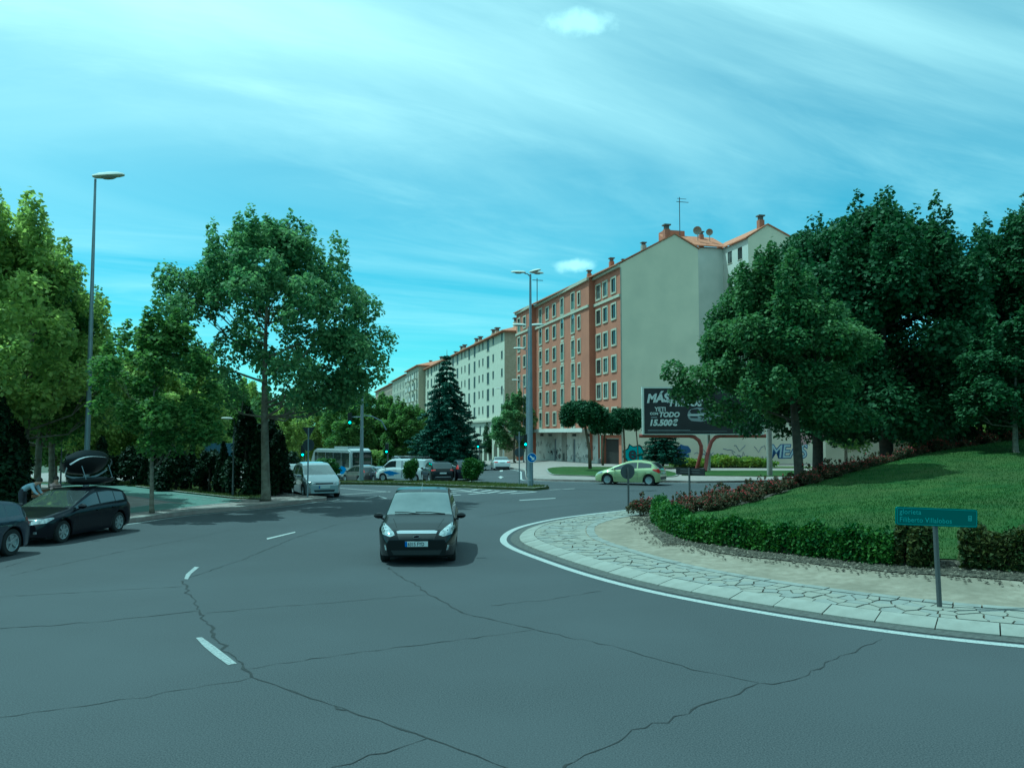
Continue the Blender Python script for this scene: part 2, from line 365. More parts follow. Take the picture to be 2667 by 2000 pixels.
M['leaf_thuja'] = leaf_mat('thuja_foliage', (0.007, 0.018, 0.008), (0.028, 0.046, 0.016), trans=0.1)
M['leaf_hedge'] = leaf_mat('hedge_foliage', (0.022, 0.058, 0.010), (0.085, 0.145, 0.022), trans=0.2, nscale=1.5)
M['leaf_hedge_red'] = leaf_mat('hedge_foliage_reddish', (0.022, 0.040, 0.010), (0.080, 0.080, 0.022), trans=0.2, nscale=1.5)
M['leaf_rose'] = leaf_mat('rose_foliage', (0.035, 0.045, 0.020), (0.10, 0.075, 0.035), trans=0.2, nscale=1.2)
M['leaf_weed'] = leaf_mat('weed_foliage', (0.10, 0.16, 0.03), (0.28, 0.31, 0.05), trans=0.3)
M['petal'] = mat('rose_petal', (0.30, 0.03, 0.03), 0.6)
M['tyre'] = mat('tyre_rubber', (0.014, 0.014, 0.014), 0.85)
M['rim'] = mat('alloy_rim', (0.46, 0.47, 0.48), 0.35, metal=0.75)
M['rim_dark'] = mat('wheel_well', (0.006, 0.006, 0.006), 0.9)
M['glass_car'] = mat('car_glass', (0.022, 0.028, 0.03), 0.04, spec=0.9, coat=0.6)
M['glass_wind'] = mat('windshield_painted_sheen', (0.17, 0.19, 0.19), 0.08, metal=0.3, coat=0.9, c2=(0.11, 0.13, 0.13), nscale=1.6)  # sky reflection painted in: pale grey metallic base with lighter and darker blotches
M['glass_tree'] = mat('windshield_dark', (0.10, 0.11, 0.11), 0.06, metal=0.5, coat=1.0)
M['headlight'] = mat('headlight_glass', (0.55, 0.58, 0.58), 0.12, metal=0.35, coat=1.0, c2=(0.22, 0.24, 0.25), nscale=14)
M['taillight'] = mat('taillight_red', (0.45, 0.02, 0.015), 0.2, coat=1.0)
M['chrome'] = mat('chrome', (0.7, 0.71, 0.72), 0.15, metal=0.95)
M['plate'] = mat('licence_plate', (0.60, 0.61, 0.60), 0.4)
M['plate_text'] = mat('plate_print', (0.02, 0.02, 0.025), 0.5)
def paint(name, c, rough=0.28, metal=0.3): return mat(name, c, rough, metal=metal, coat=1.0, spec=0.5)
M['p_black'] = mat('car_paint_black', (0.003, 0.004, 0.005), 0.30, spec=0.2, coat=0.35)
M['p_navy'] = mat('car_paint_deep_blue_black', (0.003, 0.003, 0.007), 0.28, spec=0.2, coat=0.3)
M['p_slate'] = paint('car_paint_slate_blue', (0.026, 0.032, 0.052), 0.3)
M['p_silver'] = paint('car_paint_silver', (0.34, 0.36, 0.38), 0.32, 0.55)
M['p_green'] = paint('car_paint_lime', (0.42, 0.46, 0.22), 0.3, 0.1)
M['p_white'] = paint('car_paint_white', (0.66, 0.67, 0.66), 0.3, 0.0)
M['p_grey'] = paint('car_paint_warm_grey', (0.13, 0.115, 0.105), 0.35, 0.4)
M['p_beige'] = paint('car_paint_champagne', (0.24, 0.23, 0.19), 0.35, 0.4)
M['p_red'] = paint('car_paint_red', (0.30, 0.03, 0.03), 0.3, 0.1)
M['skin'] = mat('skin', (0.40, 0.24, 0.17), 0.6)
M['hair'] = mat('hair', (0.02, 0.014, 0.01), 0.7)
M['cloth_blue'] = mat('cloth_pale_blue', (0.32, 0.38, 0.46), 0.9)
M['cloth_dark'] = mat('cloth_dark', (0.03, 0.03, 0.04), 0.9)
M['cloth_pink'] = mat('cloth_pale_pink', (0.50, 0.33, 0.31), 0.9)
M['wood'] = mat('bench_wood', (0.18, 0.10, 0.055), 0.8, c2=(0.24, 0.14, 0.08), nscale=8)
M['g_teal'] = mat('spray_teal', (0.03, 0.30, 0.32), 0.8)
M['g_blue'] = mat('spray_blue', (0.05, 0.09, 0.22), 0.8)
M['g_pink'] = mat('spray_pink', (0.42, 0.24, 0.24), 0.8)
M['g_black'] = mat('spray_black', (0.03, 0.035, 0.045), 0.8)
M['g_pale'] = mat('spray_pale', (0.45, 0.50, 0.52), 0.8)
M['coach_blue'] = mat('coach_livery_blue', (0.03, 0.16, 0.45), 0.4)
M['coach_yellow'] = mat('coach_livery_yellow', (0.55, 0.45, 0.08), 0.4)
M['coach_white'] = paint('coach_white', (0.34, 0.36, 0.36), 0.35, 0)
M['board_blue'] = mat('board_blue', (0.10, 0.16, 0.24), 0.6)
# ------------------------------------------------------------------ ground and roads
def frange(a, b, s):
    out = []; k = a
    while k < b - 1e-6: out.append(k); k += s
    return out
gx = [-4000, -1500, -500, -200, -100] + frange(-60, 80, 2.5) + [80, 140, 300, 900, 4000]
gy = [-600, -200, -60] + frange(-15, 210, 2.5) + [210, 260, 400, 900, 2000, 5000]
vs = [(x, y, terr(x, y) - 0.06) for y in gy for x in gx]; nx = len(gx)
fs = [(j * nx + i, j * nx + i + 1, (j + 1) * nx + i + 1, (j + 1) * nx + i) for j in range(len(gy) - 1) for i in range(nx - 1)]
me = bpy.data.meshes.new('ground'); me.from_pydata(vs, [], fs)
tag(link('ground', me, M['earth']), kind='structure')
road = tag(drape('road', [(-42, -15), (75, -15), (75, 62), (16, 66), (6, 72), (2, 90), (0, 100), (-4, 140), (-20, 200), (-42, 200)], 0.0, M['asphalt'], cut=True), kind='structure')

# raised pavement with the cycle track on the left
KL = smooth_line([(-24, -12), (-19.5, 2), (-17.2, 10), (-15.6, 18), (-14.4, 24)] + [tuple(px(326, 1363))[:2], tuple(px(475, 1342))[:2], tuple(px(700, 1321))[:2], (-9.0, 37.1), (-8.45, 37.9)], 4)
KB = smooth_line([(-8.45, 37.9), (-8.6, 38.7), (-9.6, 39.5), (-11.6, 41.6), (-13.6, 45), (-17, 51), (-23, 61), (-32, 76)], 4)
left_poly = KL + KB[1:] + [(-60, 110), (-60, -15)]
pav_l = tag(drape('pavement', left_poly, 0.13, M['pavement'], h=0.13, cut=True), kind='structure')
kl = strip('kerb_edge', offset_line(KL + KB[1:], 0.14), 0.28, 0.136, M['kerb'], pav_l)
EDGE = offset_line(KL, -0.32)
strip('edge_line', [p for p in EDGE if p[1] < 40], 0.13, 0.005, M['paint_worn'], road)
tipl = smooth_line([EDGE[-1], (-8.0, 38.3), (-8.1, 39.0), (-8.9, 39.9)], 5); strip('edge_line', tipl, 0.13, 0.005, M['paint_worn'], road)
P = lambda pts, z=0.0: [tuple(px(x, y, z))[:2] for x, y in pts]
zc_ = 0.13
drape('cycle_lane', P([(-260, 1228), (136, 1241), (304, 1262), (358, 1266), (470, 1281), (579, 1296), (639, 1304), (530, 1314), (443, 1307), (335, 1291), (120, 1262), (-260, 1244)], zc_), 0.136, M['cycle'], pav_l)
drape('cycle_lane', P([(639, 1304.5), (530, 1315), (430, 1327), (326, 1337), (200, 1351), (-100, 1395), (-100, 1375), (200, 1337), (326, 1324), (440, 1310), (530, 1314)], zc_), 0.141, M['cycle'], pav_l)
for a in ([(335, 1291), (443, 1307)], [(326, 1338.5), (430, 1328.5), (530, 1316), (627, 1306)], [(326, 1324), (420, 1312)], [(440, 1283), (560, 1297.5)]):
    strip('cycle_lane_marking', P(a, zc_), 0.10, 0.147, M['paint_worn'], pav_l)
for t in range(7):
    a = 455 + t * 24; strip('cycle_lane_marking', P([(a, 1297 + t * 1.3), (a + 9, 1297.6 + t * 1.3)], zc_), 0.14, 0.147, M['paint_worn'], pav_l)
verge = P([(354, 1268), (480, 1284), (607, 1298), (690, 1301)], zc_) + [(-12.3, 40.6), (-14.6, 44.6), (-18.5, 51), (-26, 62), (-34, 60), (-33, 50)] + P([(300, 1262)], zc_)
verge_o = tag(drape('grass_verge', verge, 0.16, M['grass_dry'], h=0.03, cut=True), kind='structure')
strip('border_kerb', P([(354, 1268), (480, 1284), (607, 1298), (690, 1301)], zc_), 0.14, 0.20, M['kerb'], verge_o)
park = tag(drape('park_lawn', P([(-500, 1226), (136, 1236), (300, 1256), (340, 1255), (420, 1250)], zc_) + [(-34, 62), (-42, 76), (-58, 100), (-58, 50)], 0.15, M['grass_dry'], cut=True), kind='structure')
tag(drape('grass_verge', [(-60, -14), (-25, -14), (-21.5, 10), (-19.2, 22), (-17.8, 29), (-21, 33), (-60, 30)], 0.15, M['grass_dry']), kind='structure')

# median strip between the two carriageways
MF = P([(640, 1257.5), (873, 1259.5), (1050, 1264), (1250, 1273), (1390, 1277.5)]) + [(1.75, 45.6), (2.05, 46.2), (1.7, 47.0)] + P([(1330, 1266), (1250, 1261.5), (1050, 1256), (873, 1252), (640, 1250)])
median = tag(drape('median_strip', MF, 0.14, M['grass_dry'], h=0.14, cut=True), kind='structure')
strip('kerb_edge', offset_line(MF[:8], 0.12), 0.26, 0.147, M['kerb'], median)
# right-hand pavement in front of the buildings
RP = smooth_line([(-6, 138), (-1.6, 100), (0.95, 82), (1.1, 70)] + P([(1372, 1243)]) + P([(1395, 1248), (1440, 1252), (1575, 1256), (1746, 1256.5), (1850, 1258)]) + [(19, 54), (30, 61), (60, 72)], 4)
pav_r = tag(drape('pavement', RP + [(70, 130), (40, 150), (6, 150)], 0.13, M['pavement'], h=0.13, cut=True), kind='structure')
strip('kerb_edge', offset_line(RP, 0.15), 0.3, 0.139, M['kerb'], pav_r)
strip('edge_line', [p for p in offset_line(RP, -0.35) if p[1] < 100], 0.14, 0.006, M['paint'], road)
g1 = smooth_line(P([(1423, 1213), (1430, 1224), (1456, 1234), (1575, 1242), (1700, 1243), (1760, 1240), (1755, 1228), (1700, 1216), (1616, 1209.5), (1500, 1209), (1440, 1209), (1423, 1213)], zc_), 4)[:-1]
lawn1 = tag(drape('lawn', g1, 0.17, M['grass'], h=0.04, cut=True), kind='structure')
strip('border_kerb', g1[:24], 0.16, 0.18, M['kerb'], lawn1)
g2 = P([(1775, 1238), (1830, 1239), (1990, 1241), (2150, 1240), (2150, 1222), (1974, 1222), (1780, 1222)], zc_)
tag(drape('lawn', g2, 0.17, M['grass'], h=0.04, cut=True), kind='structure')
tag(drape('lawn', P([(1640, 1210), (1740, 1211), (2148, 1214), (2148, 1207), (1640, 1204.5)], zc_), 0.16, M['grass_dry'], cut=True), kind='structure')
tag(drape('plaza', [(-17, 92), (-12, 84), (-26, 80), (-46, 86), (-60, 120), (-30, 130)], 0.10, M['pavement'], h=0.1, cut=True), kind='structure')
strip_med = [(-3.6, 79), (-4.3, 90), (-6.6, 110), (-11.2, 138), (-15, 138), (-11, 110), (-9, 92), (-6.4, 82)]
tag(drape('planted_strip', strip_med, 0.12, M['grass_dry'], h=0.12, cut=True), kind='structure')

# painted markings (children of the road)
def line(pts, w, m='paint', dz=0.006): return strip('lane_marking', [tuple(px(x, y))[:2] if y > 1249 else tuple(pxg(x, y))[:2] for x, y in pts], w, dz, M[m], road)
def pxg(x, y):
    """point of the sloping ground under a pixel"""
    p = px(x, y, 0)
    for _ in range(12): p = px(x, y, terr(p.x, p.y))
    return p
line([(583, 1402), (643, 1395), (770, 1385)][:1] + [(693, 1402)][:0] + [(768, 1385)], 0.0001) if False else None
def quad(pts, m='paint', dz=0.006, name='lane_marking'):
    return drape(name, [tuple(px(x, y))[:2] if y > 1249 else tuple(pxg(x, y))[:2] for x, y in pts], dz, M[m], road)
quad([(694, 1402), (769, 1384.5), (769, 1387), (696, 1405)], 'paint')
quad([(480, 1508), (484, 1496), (507, 1476), (519, 1477), (498, 1494), (489, 1509)], 'paint_worn')
quad([(510, 1661), (526, 1660), (560, 1684), (590, 1707), (617, 1728), (594, 1732), (560, 1708), (530, 1683)], 'paint_worn')
quad([(1353, 1302), (1447, 1296.5), (1447, 1298.3), (1353, 1304)], 'paint_worn')
line([(845, 1310.5), (917, 1306)], 0.13, 'paint_worn')
line([(884, 1271), (950, 1276), (1016, 1281)], 0.14); line([(882, 1289), (950, 1284), (1016, 1280)], 0.14)
line([(640, 1262), (879, 1262.5), (1000, 1265.5), (1088, 1269)], 0.13); line([(1145, 1270.5), (1200, 1276), (1264, 1285)], 0.2)
line([(1145, 1270.5), (1210, 1271.5), (1300, 1277), (1400, 1280)], 0.13)
line([(1430, 1275.5), (1496, 1272.5)], 0.2)
for q in ([(1153, 1285), (1188, 1284)], [(1165, 1290), (1200, 1288.5)], [(1221, 1287), (1250, 1285)], [(1229, 1276.5), (1252, 1273)], [(1253, 1280), (1286, 1275.5)], [(1267, 1284), (1300, 1279)], [(1176, 1279.5), (1230, 1281)], [(1300, 1284), (1345, 1279)], [(1330, 1285.5), (1395, 1281)]):
    line(q, 0.26)
for q in ([(950, 1299), (985, 1291.5)], [(985, 1291.5), (1006, 1298)], [(950, 1299), (1006, 1298.5)], [(990, 1301), (1020, 1300)]): line(q, 0.12, 'paint_worn')
for k in range(5): line([(1259 + k * 23, 1222 - (k == 0) * 0), (1271 + k * 23, 1221.6)], 0.5)
for k in range(4): line([(1262 + k * 22, 1207), (1272 + k * 22, 1206.8)], 0.4)
quad([(1296, 1243.5), (1304, 1239.5), (1313, 1243.5), (1308, 1243), (1306, 1246), (1302, 1246), (1300, 1243)], 'paint'); line([(1305, 1228), (1306.5, 1224)], 0.3)
for k in range(9):
    y0 = 58 + k * 4.2; xx = lambda y: -3.1 - 0.02 * (y - 60)
    strip('lane_marking', [(xx(y0), y0), (xx(y0 + 1.9), y0 + 1.9)], 0.13, 0.012, M['paint'], road)
# parking bay lines near the far cars
for k in range(5): strip('lane_marking', [(-5.2 - k * 2.6, 62 + k * 1.5), (-6.0 - k * 2.6, 66.5 + k * 1.5)], 0.12, 0.012, M['paint'], road)

# cracks in the asphalt: thin jagged tar-dark strips
def crack(pts, w=0.022, jag=0.035):
    W = [Vector(px(x, y)) for x, y in pts]; Q = []
    for a, b in zip(W[:-1], W[1:]):
        n = max(2, int((b - a).length / 0.16))
        for k in range(n):
            p = a.lerp(b, k / n); Q.append((p.x + random.gauss(0, jag * .55), p.y + random.gauss(0, jag)))
    Q.append(tuple(W[-1])[:2]); n = len(Q)
    ws = [w * .72 * random.choice((0.25, 0.5, 0.9, 1.0, 1.6, 0.7)) for _ in Q]
    vs = []
    for i, p in enumerate(Q):
        a = Vector(Q[max(i - 1, 0)]); b = Vector(Q[min(i + 1, n - 1)]); t = (b - a).normalized()
        vs.append((p[0] - t.y * ws[i], p[1] + t.x * ws[i], 0.0045)); vs.append((p[0] + t.y * ws[i], p[1] - t.x * ws[i], 0.0045))
    me = bpy.data.meshes.new('crack'); me.from_pydata(vs, [], [[2 * i, 2 * i + 1, 2 * i + 3, 2 * i + 2] for i in range(n - 1)])
    return link('crack', me, M['crack'], road)
s_ = 1 / 0.8294
crack([(475, 1513), (519, 1589), (560, 1655), (620, 1728), (655, 1763)], 0.024, .05)
crack([(655, 1763), (785, 1809), (886, 1845), (1044, 1899), (1111, 1923), (1203, 1953), (1323, 1999), (1420, 2050)], 0.017, .022)
crack([(870, 1838), (900, 1850)], 0.03, .02)
crack([(-40, 1640), (0, 1638), (253, 1620), (518, 1590)], 0.013); crack([(-40, 1876), (0, 1868), (304, 1826), (655, 1764)], 0.010)
crack([(636, 1742), (823, 1715), (1177, 1668), (1392, 1640)], 0.011); crack([(1010, 1478), (1060, 1510), (1177, 1582), (1203, 1595)], 0.02)
crack([(1203, 1595), (1280, 1612), (1392, 1639)], 0.014); crack([(1392, 1640), (1430, 1648), (1638, 1693), (1800, 1742), (1977, 1778)], 0.010)
crack([(544, 1596), (715, 1581), (1108, 1549)], 0.010); crack([(840, 2012), (867, 1999), (1038, 1949), (1111, 1923)], 0.012)
crack([(1440, 2030), (1475, 1999), (1652, 1905), (1830, 1838), (1977, 1778), (2075, 1772), (2180, 1715), (2297, 1664)], 0.013)
crack([(0, 1554), (240, 1541), (475, 1527)], 0.010); crack([(482, 1507), (627, 1459), (772, 1399), (868, 1368), (980, 1345)], 0.013)
crack([(1250, 1346), (1386, 1325), (1521, 1312), (1700, 1302)], 0.016); crack([(1190, 1318), (1250, 1308), (1440, 1284)], 0.016); crack([(1280, 1576), (1436, 1560), (1566, 1539)], 0.010)
crack([(20, 1500), (300, 1440), (480, 1405), (600, 1380)], 0.010); crack([(0, 1420 + 60), (90, 1455)], 0.01)

# ------------------------------------------------------------------ roundabout island
WL = [tuple(px(x, y))[:2] for x, y in [(2667, 1688), (2291, 1646), (1977, 1598), (1688, 1543), (1507, 1495), (1387, 1453), (1326, 1429), (1299, 1408), (1320, 1384), (1362, 1368), (1447, 1350), (1555, 1336), (1664, 1324)]]
full = [(42, 19), (35, 12.8), (27, 9.6), (19, 8.9), (13, 9.6)] + WL + [(8.6, 37.6), (12.7, 41.3), (17.2, 44.8), (22.7, 47.8), (29, 49.5), (36, 49), (42, 45), (46, 38), (46, 28), (42, 19)]
BND = smooth_line(full, 6)
# resample evenly
def resample(P, d):
    out = [P[0]]; acc = 0
    for a, b in zip(P[:-1], P[1:]):
        L = math.hypot(b[0] - a[0], b[1] - a[1]); t = d - acc
        while t < L: out.append((a[0] + (b[0] - a[0]) * t / L, a[1] + (b[1] - a[1]) * t / L)); t += d
        acc = (acc + L) % d
    return out
BND = resample(BND, 0.3)
for _ in range(8):
    BND = [((BND[i - 1][0] + BND[i][0] * 2 + BND[(i + 1) % len(BND)][0]) / 4, (BND[i - 1][1] + BND[i][1] * 2 + BND[(i + 1) % len(BND)][1]) / 4) for i in range(len(BND))]
NB = len(BND); BA = np.array(BND)
tang = np.roll(BA, -1, 0) - np.roll(BA, 1, 0); tang /= np.linalg.norm(tang, axis=1)[:, None]
INW = np.c_[tang[:, 1], -tang[:, 0]]                                   # inward normal (inside is on the right)
nose = int(np.argmin(BA[:, 0])); NOSE = BA[nose]
for _ in range(60): INW = (np.roll(INW, 1, 0) + 2 * INW + np.roll(INW, -1, 0)) / 4
INW /= np.linalg.norm(INW, axis=1)[:, None]
def ring(i, d):
    i0 = int(math.floor(i)) % NB; i1 = (i0 + 1) % NB; t = i - math.floor(i)
    p = BA[i0] * (1 - t) + BA[i1] * t; n = INW[i0] * (1 - t) + INW[i1] * t
    return (p[0] + n[0] * d, p[1] + n[1] * d)
FRONT = BA[:nose + 1]; BACK = BA[nose:nose + 230]
def dist(arr, X, Y): return float(np.min(np.hypot(arr[:, 0] - X, arr[:, 1] - Y)))
def zm(X, Y):
    n = math.hypot(X - NOSE[0], Y - NOSE[1]); df = dist(FRONT, X, Y); db = dist(BACK, X, Y)
    H = min(0.081 * n, 1.75 + 0.026 * n, 3.0); d = min(df, db)
    return 0.13 + 0.10 * sstep(2.2, 5, d) + H * sstep(2.6, 6.6, db) * (1 - math.exp(-max(0, df - 3.2) / 7.0))
island = tag(drape('traffic_island', [ring(i, 0.55) for i in range(0, NB, 2)], 0.02, M['mortar'], h=0.02, cut=False), kind='structure')
vs_, fs_ = [], []
def ringband(name, d0, d1, z0, z1, m, parent, i0=0, i1=NB, st=1):
    n = 0; V = []
    idx = list(range(i0, i1 + 1, st))
    for i in idx: V.append((*ring(i, d0), z0)); V.append((*ring(i, d1), z1))
    me = bpy.data.meshes.new(name); me.from_pydata(V, [], [[2 * k, 2 * k + 2, 2 * k + 3, 2 * k + 1] for k in range(len(idx) - 1)][::1])
    bm = bmesh.new(); bm.from_mesh(me); bmesh.ops.recalc_face_normals(bm, faces=bm.faces)
    if sum(f.normal.z for f in bm.faces) < 0: bmesh.ops.reverse_faces(bm, faces=bm.faces)
    bm.to_mesh(me); bm.free()
    return link(name, me, m, parent)
ringband('edge_line', 0.0, 0.19, 0.006, 0.006, M['paint'], road)
ringband('gutter', 0.30, 0.56, 0.009, 0.022, M['gutter'], road)
def sink(i, ds):  # polygon piece on the ring, given as corner list of (i, d), with top heights
    pass
# kerb stones, one by one, with a sloping top
kerb_n = 0
i = 0.0; KS = 3.0   # 0.9 m each
vis0, vis1 = nose - 88, nose + 66
def piece(name, corners, top, bot, m, parent, rise=0.0):
    pts = [ring(a, b) for a, b in corners]; n = len(pts)
    c = (sum(p[0] for p in pts) / n, sum(p[1] for p in pts) / n)
    V = [(p[0] - c[0], p[1] - c[1], t) for p, t in zip(pts, top)]
    V2 = [((v[0]) * 1.0, v[1], bot) for v in V]
    fs = [list(range(n)), list(range(n, 2 * n))[::-1]] + [[k + n, (k + 1) % n + n, (k + 1) % n, k] for k in range(n)]
    me = bpy.data.meshes.new(name); me.from_pydata(V + V2, [], fs)
    bm = bmesh.new(); bm.from_mesh(me); bmesh.ops.recalc_face_normals(bm, faces=bm.faces); bm.to_mesh(me); bm.free()
    o = link(name, me, m, parent); o.location = (c[0], c[1], 0); return o
i = float(vis0)
while i < vis1:
    ln = KS * random.uniform(0.96, 1.03); g = 0.035; a, b = i + g, i + ln - g; h = random.uniform(-.004, .004); mid = (a + b) / 2
    piece('kerb_stone', [(a, .56), (mid, .56), (b, .56), (b, .98), (mid, .98), (a, .98)], [.045 + h] * 3 + [.135 + h] * 3, 0.0, M['kerb_light'], island)
    i += ln
ringband('kerb_far', 0.56, 0.98, 0.045, 0.135, M['kerb_light'], island, 0, vis0 - 1, 1); ringband('kerb_far', 0.56, 0.98, 0.045, 0.135, M['kerb_light'], island, int(vis1) + 2, NB, 1)
ringband('bedding', 0.98, 2.75, 0.098, 0.11, M['mortar'], island)
# crazy paving: irregular cells cut from a jittered lattice in (along, inward) space
def voronoi_cells(W, D0, D1, step):
    sites = []
    r = 0; y = D0 + step * .45
    while y < D1:
        x = -2 * step + (step * .6 if r % 2 else 0)
        while x < W + 2 * step:
            sites.append((x + random.uniform(-.42, .42) * step * 1.25, y + random.uniform(-.34, .34) * step)); x += step * 1.42 * random.uniform(.8, 1.25)
        y += step; r += 1
    S = np.array(sites); out = []
    for k, (sx, sy) in enumerate(sites):
        if sx < 0 or sx > W: continue
        poly = [(sx - 2, D0), (sx + 2, D0), (sx + 2, D1), (sx - 2, D1)]
        dd = np.hypot(S[:, 0] - sx, S[:, 1] - sy)
        for j in np.argsort(dd)[1:14]:
            ox, oy = S[j]; mx_, my_ = (sx + ox) / 2, (sy + oy) / 2; nx_, ny_ = ox - sx, oy - sy; L = math.hypot(nx_, ny_); nx_ /= L; ny_ /= L
            mx_ -= nx_ * 0.017; my_ -= ny_ * 0.013; new = []
            for q in range(len(poly)):
                p1, p2 = poly[q], poly[(q + 1) % len(poly)]
                s1 = (p1[0] - mx_) * nx_ + (p1[1] - my_) * ny_; s2 = (p2[0] - mx_) * nx_ + (p2[1] - my_) * ny_
                if s1 <= 0: new.append(p1)
                if s1 * s2 < 0: t = s1 / (s1 - s2); new.append((p1[0] + (p2[0] - p1[0]) * t, p1[1] + (p2[1] - p1[1]) * t))
            poly = new
            if len(poly) < 3: break
        if len(poly) >= 3 and abs(area(poly)) > 0.02: out.append(poly)
    return out
L_ = (vis1 - vis0) * 0.3; inner = lambda i_: 2.35 + 0.35 * math.exp(-((i_ - nose) / 14.0) ** 2)
cells = voronoi_cells(L_, 1.0, 2.0, 0.25)
cells = [(c, False) for c in cells]
cnt = 0; extra = MB()
def wc(c):  # cell coords -> ring coords (the band widens at the nose)
    out = []
    for x, d in c:
        ii = vis0 + x / 0.3; out.append((ii, 1.0 + (d - 1.0) * (inner(ii) - 0.22 - 1.0) / 1.0))
    return out
cells.sort(key=lambda c: abs(c[0][0][0] / 0.3 + vis0 - nose + 15))
for c, _ in cells:
    w = wc(c); h = 0.135 + random.uniform(-.007, .007)
    if cnt < 285: piece('paving_stone', w, [h + random.uniform(-.003, .003)] * len(w), 0.09, M['stone'] if random.random() < .7 else M['stone2'], island); cnt += 1
    else: extra.slab([ring(a, b) for a, b in w], 0.09, h)
if extra.v: tag(extra.build('far_paving_stones', M['stone'], island), kind='stuff')
# inner row of squared edging stones
i = float(vis0)
em = MB()
while i < vis1:
    ln = random.uniform(1.6, 3.2); a, b = i + .05, i + ln - .05; d0 = inner((a + b) / 2) - .19
    em.slab([ring(a, d0), ring(b, d0), ring(b, d0 + .24), ring(a, d0 + .24)], .09, .145 + random.uniform(-.005, .005)); i += ln
em.build('edging_stones', M['stone2'], island)['kind'] = 'stuff'
# sand walk, mulch bed and the lawn mound as one fine sheet with three materials
xs = np.arange(-1, 47, 0.4); ys = np.arange(9, 50, 0.4)
Vv, idx = [], {}
from mathutils.geometry import intersect_point_line
inpoly_src = [ring(i, 2.3) for i in range(0, NB, 3)]
PA = np.array(inpoly_src)
def inside(X, Y):
    x0, y0 = PA[:, 0], PA[:, 1]; x1, y1 = np.roll(x0, -1), np.roll(y0, -1)
    c = ((y0 > Y) != (y1 > Y)) & (X < (x1 - x0) * (Y - y0) / (y1 - y0 + 1e-12) + x0)
    return bool(c.sum() % 2)
# ring-based sheet: rows at growing distance, then a filled centre
def noise1(X, Y): 
    from mathutils import noise
    return noise.noise(Vector((X * .35, Y * .35, 0)))
rows = [2.3, 2.7, 3.2, 3.7, 4.2, 4.6, 5.0, 5.5, 6.0, 6.6, 7.2, 8.0]
def sheet_z(X, Y): return zm(X, Y) + 0.05 * noise1(X, Y) * sstep(2.4, 5, min(dist(FRONT, X, Y), dist(BACK, X, Y)))
HL = smooth_line(P([(1692, 1345), (1703, 1361), (1768, 1394), (1850, 1413), (1963, 1430), (2181, 1461), (2354, 1480), (2503, 1490), (2667, 1501), (2800, 1508)], 0.3), 5)
SL = smooth_line(P([(1655, 1335), (1664, 1356), (1697, 1408), (1768, 1419), (1850, 1443), (2000, 1464), (2181, 1488), (2362, 1509), (2667, 1534), (2800, 1545)], 0.25), 5)
SL = [(a[0] * .68 + min(HL, key=lambda h: math.hypot(h[0] - a[0], h[1] - a[1]))[0] * .32, a[1] * .68 + min(HL, key=lambda h: math.hypot(h[0] - a[0], h[1] - a[1]))[1] * .32) for a in SL]
RL = [ring(nose + k, 3.4) for k in range(12, 175, 6)]; LL = [ring(nose + k, 6.0) for k in range(30, 175, 6)]
sand = drape('sand_walk', [ring(i, 2.3) for i in range(0, NB, 3)], 0.0, M['sand'], island, step=0.6, zf=sheet_z, cut=True)
right_end = [(32, 16.5), (41, 24), (41, 38)]
drape('mulch_bed', SL + [(17, 12.6), (22, 12.5)] + right_end + RL[::-1], 0.02, M['mulch'], island, step=0.6, zf=sheet_z, cut=True)
hin = offset_line(HL, 0.35)
drape('mound_lawn', hin + [(16.5, 14.2), (22, 14)] + right_end + LL[::-1], 0.045, M['grass'], island, step=0.6, zf=sheet_z, cut=True)

# ------------------------------------------------------------------ buildings
O_ = pxY(1617, 950, 89.5); OX, OY = O_.x, O_.y
UX, UY = -0.2538, 0.9673; BANG = math.atan2(UY, UX)
def sx(x, y=950):
    d = raydir(x, y); r = d.x / d.y
    return (OX - r * OY) / (r * UY - UX)
def sY(s): return OY + UY * s
def zat(y, x, s): return pxY(x, y, sY(s)).z
def facade_grid(mb, s0, s1, z0, z1, holes, y=0.0, depth=0.09, mi=0):
    """wall on the plane out=y with rectangular holes (a,b,c,d) and their reveals"""
    S = sorted({s0, s1} | {h[0] for h in holes} | {h[1] for h in holes}); Z = sorted({z0, z1} | {h[2] for h in holes} | {h[3] for h in holes})
    S = [s for s in S if s0 <= s <= s1]; Z = [z for z in Z if z0 <= z <= z1]; mb.mat(mi)
    for i in range(len(S) - 1):
        for j in range(len(Z) - 1):
            cs, cz = (S[i] + S[i + 1]) / 2, (Z[j] + Z[j + 1]) / 2
            if any(h[0] < cs < h[1] and h[2] < cz < h[3] for h in holes): continue
            mb.add([(S[i], y, Z[j]), (S[i + 1], y, Z[j]), (S[i + 1], y, Z[j + 1]), (S[i], y, Z[j + 1])], [(0, 1, 2, 3)])
    for a, b, c, d in holes:
        for q in ([(a, c), (b, c)], [(b, c), (b, d)], [(b, d), (a, d)], [(a, d), (a, c)]):
            (p, r), (p2, r2) = q
            mb.add([(p, y, r), (p2, y, r2), (p2, y - depth, r2), (p, y - depth, r)], [(0, 1, 2, 3)])
WC = {}
